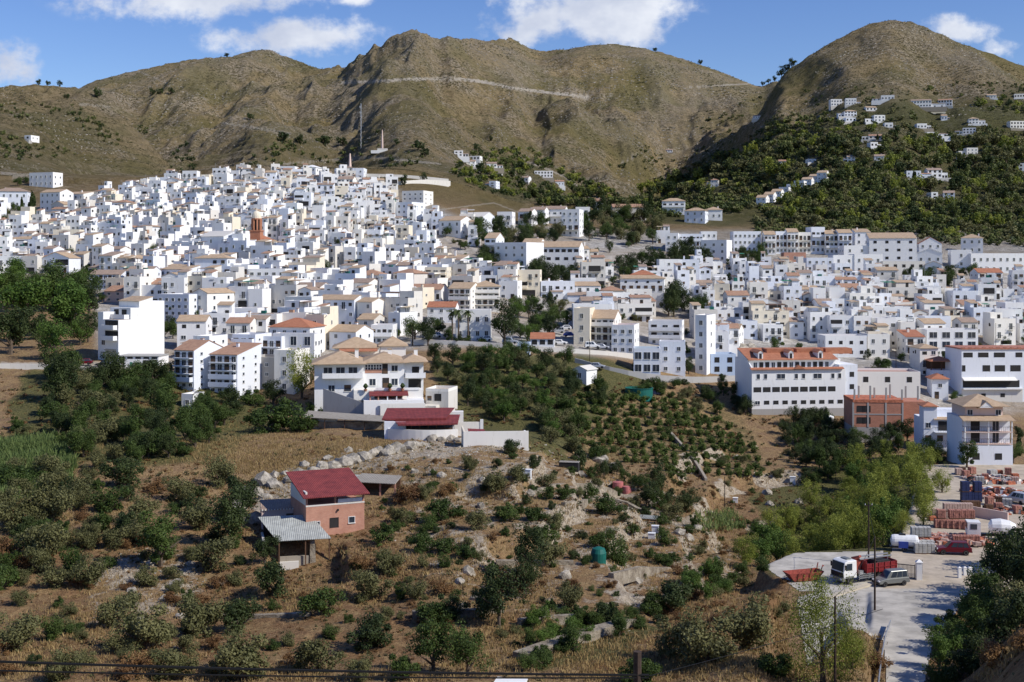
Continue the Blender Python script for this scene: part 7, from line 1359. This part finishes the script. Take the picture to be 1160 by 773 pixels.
# orchard rows
ox = 0
for row in range(12):
    y0 = 448+row*8.6
    for k in range(24):
        a = 622+k*11.5+row*2+rng.uniform(-2.5, 2.5); b_ = y0+(a-740)*.06+rng.uniform(-1.5, 1.5)
        if inpoly(np.array(a), np.array(b_), [(662, 440), (715, 452), (760, 445), (800, 470), (832, 490), (862, 505), (866, 545), (760, 545), (700, 520), (640, 505), (630, 470)]) and clear_of((a-CX)/F*260, 260, 0): pp('citrus' if rng.random() < .85 else 'bush', a, b_, rng.uniform(10.5, 14.5), group=G4)
scatter([(700, 445), (760, 440), (850, 445), (860, 480), (800, 470), (740, 460)], ['darkbush', 'tree', 'olive'], (18, 10), 12, 20, G3, 12)
scatter([(770, 460), (840, 500), (920, 520), (880, 560), (800, 520)], ['olive', 'bush'], (26, 16), 9, 16, G3, 13)
scatter([(900, 478), (1046, 500), (1050, 512), (940, 540), (905, 520)], ['darktree', 'darktree', 'tree'], (17, 10), 18, 26, G3, 14)
scatter([(838, 430), (900, 432), (700, 440)], ['darkbush'], (14, 8), 10, 14, G3, 15, avoid=False)
# pines by the platform
scatter([(985, 520), (1052, 512), (1078, 540), (1040, 606), (1010, 615), (880, 628), (838, 640), (870, 600), (950, 556)], ['pine', 'pine', 'bright', 'pine'], (20, 14), 22, 34, G5, 16, d1=330)
for px, d, r_ in [(1000, 186, 2.8), (985, 184, 2.6), (968, 186, 2.8), (950, 184, 2.6), (930, 187, 2.6), (905, 186, 2.6), (880, 188, 2.6), (862, 186, 2.4), (845, 184, 2.2), (1046, 196, 3), (1010, 196, 3.3), (960, 192, 3.2), (920, 190, 3), (1035, 215, 3.2), (990, 210, 3.4)]:
    x_ = (px-CX)/F*d; plant('pine' if rng.random() < .8 else 'bright', (x_, d, H(x_, d)-.3), r_*.92, None, G5, 1.15)
scatter([(770, 665), (850, 640), (880, 650), (840, 662), (790, 690)], ['tree', 'bush', 'bright'], (20, 10), 20, 28, G3, 17)
# bottom right
def near(kind, px, d, r_, lb=None, tall=1.0, g_=G7): x_ = (px-CX)/F*d; return plant(kind, (x_, d, H(x_, d)-.2), r_, lb, g_, tall)
near('nearpine', 932, 106, 3.4, 'young open pine at the bottom right with a pole in front of it', 1.35); near('nearpine', 905, 116, 2.2, None, 1.2); near('olive', 800, 112, 3.2); near('olive', 845, 116, 3.4); near('olive', 765, 115, 2.6); near('bush', 720, 108, 2.2); near('nearpine', 965, 112, 2.0); near('brownbush', 990, 118, 1.6); near('bush', 880, 108, 2.0)
for px, d, r_, k in [(1150, 122, 2.8, 'olive'), (1165, 132, 3.6, 'darktree'), (1135, 132, 2.8, 'tree'), (1120, 140, 2.8, 'tree'), (1100, 128, 2.3, 'bush'), (1082, 122, 2.0, 'bright'), (1115, 122, 2.2, 'tree'), (1075, 112, 1.6, 'bush'), (1090, 110, 1.8, 'darkbush'), (1110, 110, 2.0, 'darkbush'), (1140, 112, 2.6, 'darkbush'), (1130, 100, 1.8, 'brownbush'), (1160, 104, 2.4, 'darkbush'), (1150, 146, 3.6, 'darktree'), (1130, 150, 3.0, 'darktree'), (1180, 140, 4, 'darktree'), (1175, 160, 4.2, 'darktree'), (1105, 98, 1.5, 'brownbush'), (1085, 100, 1.3, 'brownbush'), (1165, 92, 2, 'brownbush'), (1200, 98, 3.5, 'darktree'), (1062, 112, 1.7, 'bush'), (1064, 118, 1.8, 'bright'), (1068, 126, 1.8, 'bush'), (1078, 132, 1.8, 'bush'), (1060, 105, 1.5, 'brownbush'), (1100, 137, 1.8, 'bright'), (1112, 133, 2.2, 'tree')]: near(k, px, d, r_)
scatter([(740, 690), (800, 660), (900, 655), (905, 690), (860, 720), (760, 740)], ['brownbush', 'olive', 'brownbush'], (24, 16), 14, 26, G7, 18)
scatter([(885, 478), (960, 480), (965, 520), (930, 560), (890, 530)], ['darktree', 'darkbush', 'tree'], (16, 10), 15, 23, G3, 97)
scatter([(680, 545), (860, 548), (900, 600), (850, 640), (790, 620)], ['bush', 'brownbush', 'olive', 'brownbush'], (19, 11), 7, 14, G1, 98)
# trees among the houses
pp('cypress', 24, 247, 16, 'taller narrow cypress left of the white gabled house, upper left', 3.0) if 0 else None
def cy(px, base, h_px, lb, wpx=6, dmin=0):
    v = at(px, base, dmin); h_ = h_px*v.y/F; o = plant('cypress', v, 1, lb, None); k = h_/2; o.scale = (wpx*v.y/F/2/.2*.95, wpx*v.y/F/2/.2*.95, k)
cy(25, 244, 24, 'shorter narrow cypress, left one of the pair at the upper left', 5); cy(36, 247, 34, 'taller narrow cypress, right one of the pair at the upper left', 8); cy(737, 250, 38, 'tall narrow cypress between the brown-roofed long building and the villa pair', 8)
for px, b_, h_ in [(655, 240, 16), (657, 258, 14), (1036, 208, 18), (1050, 190, 14), (994, 160, 9), (1154, 516, 34)]: cy(px, b_, h_, None, 4 if h_ < 30 else 6)
for px, py, d_, k, lb in [(571, 391, 34, 'darktree', 'tall dark green tree by the town road, right of the pinkish apartments'), (172, 292, 16, 'tree', 'round green palm-like tree above the long brown roof row'), (470, 386, 26, 'tree', None), (460, 366, 24, 'tree', None), (485, 392, 20, 'darktree', None), (495, 382, 20, 'tree', None), (448, 382, 16, 'bush', None), (508, 388, 18, 'tree', None), (520, 390, 16, 'darkbush', None), (530, 388, 12, 'bush', None), (545, 390, 12, 'bush', None)]: pp(k, px, py, d_, lb, 1.15 if k == 'darktree' else 1, group=G6)
PLM = None
def palm(px, base, h_px, lb):
    v = at(px, base); h_ = h_px*v.y/F; root = empty('palm_tree', v, 0, lb, 'palm'); m = MB(); m.tube([(0, 0, -.5), (.1, 0, h_*.5), (0, 0, h_)], .28, 'bark', 7, .2); m.build('trunk', root); rs = np.random.RandomState(int(px)); V_ = []; T_ = []
    for i in range(34):
        a = rs.uniform(0, 6.28); e = rs.uniform(-.5, 1.2); L_ = rs.uniform(1.6, 2.3); pr = np.array([0, 0, h_])
        for s in range(5):
            q = np.array([math.cos(a)*math.cos(e), math.sin(a)*math.cos(e), math.sin(e)])*L_/5; sd_ = np.array([-math.sin(a), math.cos(a), 0])*(.3*(1-s/6)); dn = np.array([0, 0, -.14]); V_ += [pr-sd_+dn, pr, pr+q, pr+q-sd_+dn, pr+sd_+dn, pr, pr+q, pr+q+sd_+dn]; T_ += [rs.uniform(0, 1)]*2; pr = pr+q; e -= .35
    link('crown', quads_mesh('crown', np.array(V_), T_, 'palm_leaf'), root)
palm(512, 387, 32, 'tallest of the three palms above the road, left one'); palm(519, 388, 34, 'middle one of the three palms above the road'); palm(530, 387, 32, 'right one of the three palms above the road'); palm(467, 392, 24, 'palm standing left of the three palms near the retaining wall')
scatter([(540, 266), (564, 264), (572, 312), (545, 312)], ['darktree', 'tree'], (12, 9), 18, 25, G6, 19, avoid=False)
scatter([(563, 268), (602, 266), (602, 280), (566, 284)], ['darktree', 'olive'], (13, 8), 15, 20, G6, 20, avoid=False)
scatter([(590, 308), (654, 312), (652, 330), (588, 328)], ['darktree', 'tree'], (13, 8), 18, 25, G6, 21, avoid=False)
scatter([(692, 312), (740, 296), (798, 288), (802, 306), (745, 315), (696, 326)], ['darktree', 'tree', 'darktree'], (12, 8), 17, 24, G6, 22, avoid=False)
scatter([(585, 352), (640, 345), (652, 365), (648, 380), (590, 392), (582, 375)], ['tree', 'darktree', 'olive', 'bright'], (15, 10), 17, 26, G6, 23, avoid=False)
scatter([(755, 345), (796, 345), (798, 368), (756, 370)], ['darktree', 'tree'], (14, 9), 20, 28, G6, 24, avoid=False)
scatter([(655, 248), (700, 248), (748, 252), (748, 282), (700, 282), (652, 276)], ['darktree', 'tree', 'olive'], (13, 9), 17, 25, G6, 25)
scatter([(588, 258), (640, 260), (640, 280), (592, 282)], ['darktree', 'olive', 'tree'], (13, 9), 16, 22, G6, 26)
scatter([(818, 290), (864, 290), (864, 310), (818, 312)], ['tree', 'darktree'], (13, 8), 14, 20, G6, 27); scatter([(1022, 314), (1104, 312), (1104, 328), (1022, 330)], ['darktree', 'tree'], (14, 8), 15, 20, G6, 28, avoid=False)
scatter([(940, 308), (970, 308), (970, 318), (940, 318)], ['tree'], (12, 8), 10, 13, G6, 29, avoid=False); scatter([(0, 243), (48, 247), (50, 262), (0, 262)], ['olive', 'tree'], (13, 8), 12, 18, G6, 30)
scatter([(20, 205), (60, 206), (62, 212), (20, 212)], ['tree', 'darktree'], (10, 5), 8, 11, G6, 32)
for k_, t_ in enumerate(TOWN): scatter(t_, ['bush', 'tree', 'darktree', 'olive'], (30, 13), 6, 13, G6, 90+k_)
for px, py, d_ in [(700, 392, 16), (760, 392, 14), (880, 398, 16), (905, 398, 12), (998, 420, 22), (1002, 380, 12), (1070, 392, 14), (300, 420, 14), (247, 362, 14), (575, 404, 18), (1110, 375, 12), (1082, 458, 16), (1088, 440, 12), (648, 445, 20), (722, 420, 14), (780, 424, 18), (835, 420, 12), (935, 345, 14), (838, 345, 14), (845, 470, 20), (1095, 530, 24), (1080, 520, 18), (1148, 525, 22), (1155, 500, 18), (230, 462, 22), (222, 436, 20), (255, 452, 16)]: pp(rng.choice(['tree', 'darktree', 'bush']), px, py, d_, group=G6)
# far hillsides: the nearest as trees of their own
n0 = len(PLANTS)
WOODS = [([(700, 232), (760, 205), (830, 180), (880, 165), (960, 160), (1180, 165), (1180, 274), (1060, 270), (900, 258), (870, 252), (900, 215), (860, 205), (790, 232), (700, 248)], ['fartree', 'farpine', 'farolive', 'farolive', 'farolive', 'fardark', 'fartree'], (12, 8), 13, 20, 41),
         ([(515, 186), (560, 178), (640, 200), (700, 232), (655, 240), (560, 222), (525, 205)], ['fartree', 'fardark', 'farpine'], (12, 8), 9, 14, 42)]
for poly, kd, sp_, a, b_, sd_ in WOODS: scatter(poly, kd, sp_, a, b_, G8, sd_, 520)
far_ind = PLANTS[n0:]
print('far individual trees', len(far_ind), 'plants', len(PLANTS))
def bake_trees(name, pts, label, mats):
    """one mesh of many small trees: pts = (x,y,z,r,kind)"""
    by = {}
    for p_ in pts: by.setdefault(p_[4], []).append(p_)
    vs, ts, ms = [], [], []
    for k, (kd, l) in enumerate(by.items()):
        mat, sq, n = mats[kd]
        for i in range(6):
            sub = l[i::6]
            if not sub: continue
            V_, t_ = leaves_np(n, np.random.RandomState(i+100), 7, .27, sq, .5, None, .4); V_[:, 2] += sq*.75; A = np.array([p_[:4] for p_ in sub], float)
            W_ = V_[None]*A[:, 3][:, None, None]+A[:, None, :3]; vs.append(W_.reshape(-1, 3)); ts.append(np.tile(t_, len(sub))*.7+np.repeat(NR.uniform(0, .3, len(sub)), n)); ms.append(np.full(n*len(sub), list(mats).index(kd)))
    V_ = np.concatenate(vs); n = len(V_)//4; me = mesh_from(name, V_, np.arange(4*n), np.full(n, 4), [mats[k][0] for k in mats], np.concatenate(ms)); a = me.attributes.new('tint', 'FLOAT', 'FACE'); a.data.foreach_set('value', np.concatenate(ts).astype(np.float32)[:len(me.polygons)])
    setp(link(name, me), label, 'wood' if 'wood' in name else 'scrub', None, 'stuff')
def rnd_pts(poly, n, dmin, rlo, rhi, kinds, seed, dens=None, d0=0, d1=9999):
    r = random.Random(seed); xs_ = [p[0] for p in poly]; ys = [p[1] for p in poly]; out_ = []; tries = 0
    while len(out_) < n and tries < n*8:
        tries += 1; a, b_ = r.uniform(min(xs_), max(xs_)), r.uniform(min(ys), max(ys))
        if not inpoly(np.array(a), np.array(b_), poly) or (rhi > 4 and any(q[0] < a < q[1] and q[2] < b_ < q[3] for q in VRECT)): continue
        j = int(np.clip(np.searchsorted(pxs, a), 1, NU-1)); cc_ = PYG[:, j]; ok = np.where((cc_ <= b_) & (ds > dmin))[0]
        if not len(ok): continue
        d = float(ds[ok[0]]); x_ = (a-CX)/F*d
        if not d0 < d < d1: continue
        if dens and vnoise(np.array(x_/dens), np.array(d/dens), 9) < r.uniform(.25, .75): continue
        out_.append((x_, d, H(x_, d)-.1, r.uniform(rlo, rhi)*d/F/2, r.choice(kinds)))
    return out_
FM = {'a': ('leaf_far', .85, 60), 'b': ('leaf_olive', .75, 60), 'c': ('leaf_dark', .95, 60), 'd': ('leaf_pine', .9, 60)}
pts = rnd_pts([(690, 240), (760, 200), (830, 172), (870, 140), (930, 118), (1000, 103), (1180, 100), (1180, 274), (1060, 272), (900, 262), (860, 250), (700, 248)], 2100, 600, 6, 13, 'aabbcbd', 51, 90); pts = [q for q in pts if rng.random() < np.clip((pix(q)[1]-98)/55, .15, 1)]
pts = [q for q in pts if not (inpoly(np.array(pix(q)[0]), np.array(pix(q)[1]), [(720, 240), (860, 235), (870, 250), (720, 262)]))]
pts += rnd_pts([(505, 190), (545, 168), (600, 172), (700, 222), (690, 240), (560, 222), (520, 205)], 260, 600, 6, 11, 'aacd', 52) + rnd_pts([(-20, 118), (100, 122), (175, 150), (120, 175), (60, 180), (-20, 190)], 210, 650, 4, 8, 'bbca', 53, 60)
pts += rnd_pts([(185, 205), (200, 165), (215, 160), (222, 190), (205, 210)], 26, 650, 5, 9, 'c', 54)+rnd_pts([(310, 165), (420, 150), (480, 168), (500, 190), (300, 190)], 46, 650, 5, 9, 'ac', 55, 50) + rnd_pts([(240, 200), (300, 170), (340, 160), (330, 190)], 22, 650, 5, 9, 'ac', 56)
pts += rnd_pts([(690, 190), (860, 110), (960, 95), (1180, 95), (1180, 112), (900, 150), (760, 200)], 240, 700, 3, 6, 'abc', 57, 80)
pts += rnd_pts([(855, 248), (1180, 254), (1180, 282), (1000, 276), (855, 266)], 330, 560, 9, 15, 'aabbc', 58)+rnd_pts([(590, 225), (700, 232), (860, 226), (870, 240), (800, 246), (640, 250)], 240, 560, 8, 14, 'aaccb', 59)
bake_trees('hillside_wood', pts, 'far wooded slopes of small green and olive trees beyond the nearer hillside trees', FM)
# single trees seen against slope or sky
for px, py, d_, lb in [(110, 111, 13, 'round dark tree alone on the left ridge slope'), (172, 108, 9, 'dark tree, left one of the three on the hilltop track'), (182, 108, 9, 'dark tree, middle one of the three on the hilltop track'), (194, 106, 9, 'dark tree, right one of the three on the hilltop track'), (283, 136, 9, 'single green tree above the long scree line'), (320, 164, 17, 'tallest dark pine at the left end of the pines above the town'),
     (340, 164, 12, 'rounded pine second from left above the town'), (368, 166, 15, 'rounded pine third from left above the town'), (388, 166, 13, 'rounded pine fourth from left above the town'), (474, 171, 16, 'dark tree beside the short pale mast, upper one'), (482, 178, 12, 'dark tree beside the short pale mast, lower one'), (480, 206, 10, 'green tree on the curved white wall'), (458, 210, 12, 'green tree below the curved white wall'), (76, 112, 8, 'small dark tree on the left skyline'), (540, 172, 10, 'small tree at the top of the wooded gully'), (556, 160, 7, 'upper small tree above the wooded gully')]:
    v = at(px, py, 560); plant('fardark', v-Vector((0, 0, .2)), d_/2*v.y/F, lb)
for i, px in enumerate([863, 869, 876, 884, 890, 896]):
    j = int(np.searchsorted(pxs, px)); ii = np.where(ds > 1100)[0]; k = ii[int(np.argmin(PYG[ii, j]))]; v = Vector((X[k, j], Y[k, j], Z[k, j])); plant('fardark', v+Vector((0, 0, 1.0)), 5.2+i*.5, None, 'row of umbrella pines on the cone hill skyline', .75)
for px in (44, 54, 66, 256, 741, 792): j = int(np.searchsorted(pxs, px)); ii = np.where(ds > 800)[0]; k = ii[int(np.argmin(PYG[ii, j]))]; plant('fardark', (X[k, j], Y[k, j], Z[k, j]), 3.5 if px < 80 else 6, None, 'tiny trees on the far skyline', .8)
# scrub and ground cover
SM = {'s': ('scrub_far', .6, 9), 't': ('leaf_olive', .6, 9)}
pts = rnd_pts([(-20, 30), (1180, 20), (1180, 235), (900, 235), (600, 235), (520, 215), (300, 195), (-20, 205)], 27000, 690, 1.4, 3.7, 'sst', 61, 38)
bake_trees('mountain_scrub', pts, 'low olive scrub dotting the far mountain slopes', SM)
SN = {'s': ('scrub', .7, 34), 't': ('leaf_brown', .6, 34), 'u': ('leaf_olive', .7, 34)}
pts = rnd_pts([(0, 420), (1060, 420), (1160, 560), (1160, 773), (0, 773)], 9500, 60, 3.0, 8, 'sttu', 62, 9, 60, 330)
cx_ = lambda q: inpoly(np.array(pix(q)[0]), np.array(q[1]), [(1000, 100), (1075, 100), (1200, 150), (1200, 245), (1040, 245), (1000, 176), (850, 172), (860, 155), (900, 146), (890, 120), (940, 118), (960, 130), (1000, 130)]) or not clear_of(q[0], q[1], 0)
pts = [q for q in pts if not cx_(q)]; bake_trees('low_scrub', pts, 'low dry scrub and weeds over the near slopes', SN)
def blades(name, poly, n, hgt, mat, label, seed, k=7, dens=None, d0=60, d1=300, spread=.5, wd=.05):
    rs = np.random.RandomState(seed); P_ = rnd_pts(poly, n, 60, 1, 1, 'a', seed, dens, d0, d1); P_ = [q for q in P_ if not cx_(q)]; A = np.array([q[:3] for q in P_]); N = len(A); B = np.repeat(A, k, 0)+np.c_[rs.uniform(-spread, spread, (N*k, 2)), np.zeros(N*k)]
    a = rs.uniform(0, 6.28, N*k); w = wd*rs.uniform(.6, 1.4, N*k); h_ = hgt*rs.uniform(.5, 1.3, N*k); dx = np.c_[np.cos(a)*w, np.sin(a)*w, np.zeros(N*k)]; ln = np.c_[rs.normal(0, .3, (N*k, 2))*h_[:, None], h_]
    V_ = np.stack([B-dx, B+dx, B+ln+dx*.3, B+ln-dx*.3], 1).reshape(-1, 3); me = quads_mesh(name, V_, rs.uniform(0, 1, N*k), mat); setp(link(name, me), label, 'grass' if 'grass' in name else 'reeds', None, 'stuff')
blades('dry_grass', [(0, 420), (300, 480), (430, 480), (640, 505), (870, 540), (1060, 640), (1160, 560), (1160, 773), (0, 773)], 15000, .42, 'dry_blade', 'dry straw grass over the near slopes', 71, 7, 12)
blades('dry_grass', [(200, 500), (330, 490), (440, 500), (470, 510), (400, 520), (320, 545), (230, 530)], 2600, .4, 'dry_blade', 'golden dry grass on the plateau behind the brick farmhouse', 72, 8)
blades('reeds', [(-10, 508), (60, 500), (84, 516), (80, 545), (40, 560), (-10, 580)], 1500, 1.9, 'reed', 'tall pale green reeds at the left photo edge', 73, 9, None, 60, 400, .7, .09)
blades('reeds', [(785, 585), (830, 580), (845, 600), (800, 605)], 120, 1.0, 'reed', 'patch of green reeds in the gully right of the terraces', 74, 9, None, 60, 400, .7, .09)
# rocks
def rock_mesh(seed):
    import bmesh
    r = random.Random(seed); bm = bmesh.new(); bmesh.ops.create_icosphere(bm, subdivisions=2, radius=1)
    for v in bm.verts:
        n = vnoise(np.array(v.co.x*1.7+seed), np.array(v.co.y*1.7+v.co.z*2.1), seed); v.co *= .65+.7*float(n); v.co.x = round(v.co.x*3.2)/3.2*.6+v.co.x*.4; v.co.z = (round(v.co.z*2.4)/2.4*.6+v.co.z*.4)*.8
    me = bpy.data.meshes.new('boulder'); bm.to_mesh(me); bm.free(); me.materials.append(MATS['rock']); return me
G_ = 0
RK = [rock_mesh(i) for i in range(7)]
BLD = []
def boulder(px, py, size_px, tall=1.0):
    v = at(px, py); s = size_px/2*v.y/F; o = link('boulder', rng.choice(RK), None, v+Vector((0, 0, s*.1)), rng.uniform(0, 6.28)); s *= 1.08; o.scale = (s, s*rng.uniform(.7, 1), s*tall*rng.uniform(.7, 1.1)); o['category'] = 'boulder'; o['group'] = 'pale limestone boulders'; BLD.append([o, 'boulder', *pix(v), size_px/2])
for px, py, s_ in [(272, 575, 26), (285, 560, 22), (300, 548, 24), (312, 552, 18), (290, 590, 20), (330, 545, 16), (342, 540, 18), (355, 536, 18), (366, 532, 18), (378, 530, 20), (390, 527, 20), (400, 522, 22), (412, 520, 20), (422, 516, 18), (430, 512, 14), (440, 514, 18), (450, 512, 20), (462, 508, 18), (470, 506, 14), (478, 505, 12), (490, 500, 14), (500, 500, 14), (510, 499, 16), (520, 500, 12), (275, 590, 18), (264, 582, 20), (300, 565, 14),
   (310, 540, 14), (322, 538, 12), (345, 528, 12), (372, 520, 12), (395, 512, 10), (170, 640, 14), (200, 665, 16), (185, 680, 12), (150, 670, 12), (215, 640, 12), (680, 525, 18), (695, 530, 14), (672, 520, 14), (660, 540, 10), (520, 660, 14), (530, 650, 16), (540, 680, 18), (525, 690, 12), (560, 665, 10), (640, 655, 16), (655, 520, 10), (720, 660, 16), (610, 700, 18), (750, 610, 10), (770, 605, 12), (780, 612, 14), (790, 600, 12), (600, 560, 12), (545, 575, 12), (500, 540, 12), (545, 545, 10), (470, 535, 8), (205, 700, 12), (160, 700, 10), (845, 400, 16), (838, 395, 14), (850, 396, 14), (835, 520, 10), (870, 560, 12), (872, 572, 10), (905, 570, 10)]: boulder(px, py, s_)
def stones(name, pts, label, mat='rock'):
    vs, fs = [], []; base = []; 
    for i in range(5):
        rs = np.random.RandomState(i); b_ = np.array([(-1, -1, -.6), (1, -1, -.6), (1, 1, -.6), (-1, 1, -.6), (-.7, -.6, .6), (.6, -.8, .5), (.7, .6, .7), (-.6, .7, .5)], float)*.8+rs.uniform(-.25, .25, (8, 3)); base.append(b_)
    q = np.array([(0, 3, 2, 1), (4, 5, 6, 7), (0, 1, 5, 4), (1, 2, 6, 5), (2, 3, 7, 6), (3, 0, 4, 7)])
    V_ = np.concatenate([base[i % 5]*p_[3]+np.array(p_[:3]) for i, p_ in enumerate(pts)]); Fc = np.concatenate([q+8*i for i in range(len(pts))])
    setp(link(name, mesh_from(name, V_, Fc.ravel(), np.full(len(Fc), 4), [mat])), label, 'stones', None, 'stuff')
sp_ = rnd_pts([(430, 505), (640, 510), (720, 555), (840, 630), (800, 680), (700, 730), (560, 720), (470, 700), (430, 600)], 2600, 60, 1, 4.5, 'a', 81, 7, 100, 260)+rnd_pts([(260, 590), (290, 545), (400, 510), (500, 496), (620, 505), (500, 520), (420, 530), (330, 560)], 900, 60, 2, 6, 'a', 82, None, 100, 260)
sp_ += rnd_pts([(100, 650), (150, 620), (230, 630), (240, 700), (200, 740), (100, 700)], 700, 60, 2, 5.5, 'a', 83, 6, 100, 260)+rnd_pts([(590, 752), (640, 738), (715, 705), (716, 722), (650, 748), (590, 765)], 700, 60, 2, 4, 'a', 84, None, 80, 260)
sp_ = [q for q in sp_ if clear_of(q[0], q[1], -1)]; stones('scattered_stones', sp_, 'loose pale stones scattered over the near slopes')

fp = rnd_pts([(-20, 40), (1180, 20), (1180, 110), (900, 180), (700, 235), (520, 200), (300, 185), (-20, 195)], 7000, 760, .8, 2.4, 'a', 85, 70); stones('far_rocks', fp, 'pale limestone outcrops speckling the far mountain slopes')
# ------------------------------------------------------------------ labels that single things out
LM = [('the brick church tower', 286, 255), ('the tall stepped white building', 135, 375), ('the two tall cypresses', 31, 232), ('the long brown roof row', 185, 296), ('the orange hipped roof', 330, 370), ('the tan-roofed villa', 418, 430), ('the arcaded white pair', 437, 350), ('the three palms', 519, 362),
      ('the pinkish apartment pair', 535, 338), ('the square-windowed white block', 302, 320), ('the tall dark roadside tree', 571, 370), ('the curved white hill wall', 465, 207), ('the blank-walled white block', 578, 290), ('the tall single cypress', 737, 232), ('the large orange-roofed block', 733, 322), ('the roadside balcony block', 682, 377),
      ('the round green orchard tank', 724, 441), ('the orange-dormered long building', 905, 440), ('the unfinished brick building', 997, 475), ('the pale-awning building', 1125, 425), ('the glass-terraced block', 1080, 390), ('the tan-sloped upper block', 1012, 283), ('the long right-edge building', 1130, 298), ('the roadside cafe', 614, 389),
      ('the red-roofed open hall', 478, 482), ('the brick farmhouse', 372, 580), ('the grey tin roof', 340, 612), ('the cream yard wall', 562, 497), ('the small green tank', 678, 630), ('the white-cabbed truck', 970, 635), ('the red skip', 911, 652), ('the young roadside pine', 935, 735), ('the curved lower road', 720, 424), ('the pink tubs', 705, 550),
      ('the guard rail', 997, 735), ('the roadside garage', 158, 410), ('the left-edge reeds', 35, 535), ('the short pale mast', 433, 158), ('the cone hilltop', 1010, 25), ('the sloping villa terrace', 895, 215), ('the blue-fronted hillside villa', 1040, 197), ('the wide top-row villa terrace', 1042, 118), ('the wooded-gully villas', 535, 180), ('the gallery house', 1120, 490), ('the dark stubby cable post', 722, 750), ('the mid-slope limestone ridge', 390, 522)]
ORD = ['nearest', 'second nearest', 'third nearest', 'fourth nearest', 'fifth nearest', 'sixth nearest', 'seventh nearest', 'eighth nearest', 'ninth nearest', 'tenth nearest', 'eleventh nearest', 'twelfth nearest', 'thirteenth nearest', 'fourteenth nearest', 'fifteenth nearest', 'sixteenth nearest', 'seventeenth nearest', 'eighteenth nearest', 'nineteenth nearest', 'twentieth nearest']
def direction(dx, dy):
    a = math.degrees(math.atan2(-dy, dx)) % 360; return ['right of', 'above right of', 'above', 'above left of', 'left of', 'below left of', 'below', 'below right of'][int((a+22.5)//45) % 8]
def label_all(items):                       # items: (object, description, px, py)
    bk = {}
    for o, de, px, py in items:
        nm, lx, ly = min(LM, key=lambda l: (l[1]-px)**2+(l[2]-py)**2*2.2); dx, dy = px-lx, py-ly
        bk.setdefault((de, direction(dx, dy), nm), []).append((math.hypot(dx, dy), o))
    for (de, di, nm), l in bk.items():
        l.sort(key=lambda t_: t_[0])
        for i, (_, o) in enumerate(l): o['label'] = '%s, %s %s %s' % (de, ORD[i] if i < 20 else 'beyond twenty nearer ones', di, nm) if len(l) > 1 else '%s, %s %s' % (de, di, nm)
label_all([(o, kd.replace('house', 'house with')+' '+ds_.replace('flat roof and rooftop room', 'rooftop room').replace('rooftop room and shaded terrace', 'shaded roof terrace').replace('shaded roof terrace', 'shaded terrace').replace('tiled roof gabled to the front', 'front-gabled roof').replace('tiled gable', 'gable').replace('sloping tiled', 'sloping').replace('hipped tiled', 'hipped'), px, py) for o, kd, ds_, px, py in HOUSES])
def size(r): return 'small ' if r < 9 else 'broad ' if r > 16 else ''
label_all([(o, (size(r) if k not in ('citrus',) and 'far' not in k else '')+LEAFN[k], px, py) for o, k, px, py, r in PLANTS if 'label' not in o and not o.get('group', '').startswith(('row of umb', 'tiny trees'))])
label_all([(o, ('small ' if r < 7 else 'large ')+'pale limestone boulder', px, py) for o, k, px, py, r in BLD])
KN = {'brick': 'brown-red brick pallet', 'pink': 'pale pink brick pallet', 'grey': 'grey concrete block stack', 'blue': 'dark blue wrapped pallet', 'low': 'low pallet of orange clay pieces', 'dark': 'dark brown pallet stack'}
LM += [('the dark red off-road car', 1080, 622), ('the white tank trailer', 1024, 618), ('the white lorry', 1123, 600), ('the clay pot jumble', 1128, 555), ('the silver yard vehicle', 1152, 568)]
label_all([(o, ('upper ' if z > 0 else '')+KN[k], px, py) for o, k, px, py, z in PAL])
for o in scene.objects:
    if o.parent is None and o.get('kind') != 'structure' and o.type in ('MESH', 'EMPTY') and 'label' not in o:
        g_ = o.get('group', '')
        o['label'] = {'tiny trees on the far skyline': 'tiny dark tree on the far hill skyline', 'row of umbrella pines on the cone hill skyline': 'dark umbrella pine in the row climbing the cone hill skyline', 'dry stone terrace walls': 'low grey-brown dry stone terrace wall on the near slope', 'solar panels beside the green water tank': 'dark tilted solar panel beside the round green tank', 'small white posts right of the yard gate': 'small white post right of the yard gate'}.get(g_, 'small thing on the slope')
seen = {}
for o in scene.objects:
    if o.parent is None and 'label' in o:
        seen.setdefault(o['label'], []).append(o)
for lb, l in seen.items():
    if len(l) > 1 and not all('group' in o for o in l):
        for o in l: o['group'] = lb
    w_ = lb.split()
    if len(w_) > 16:
        for o in l: o['label'] = ' '.join(w_[:16])
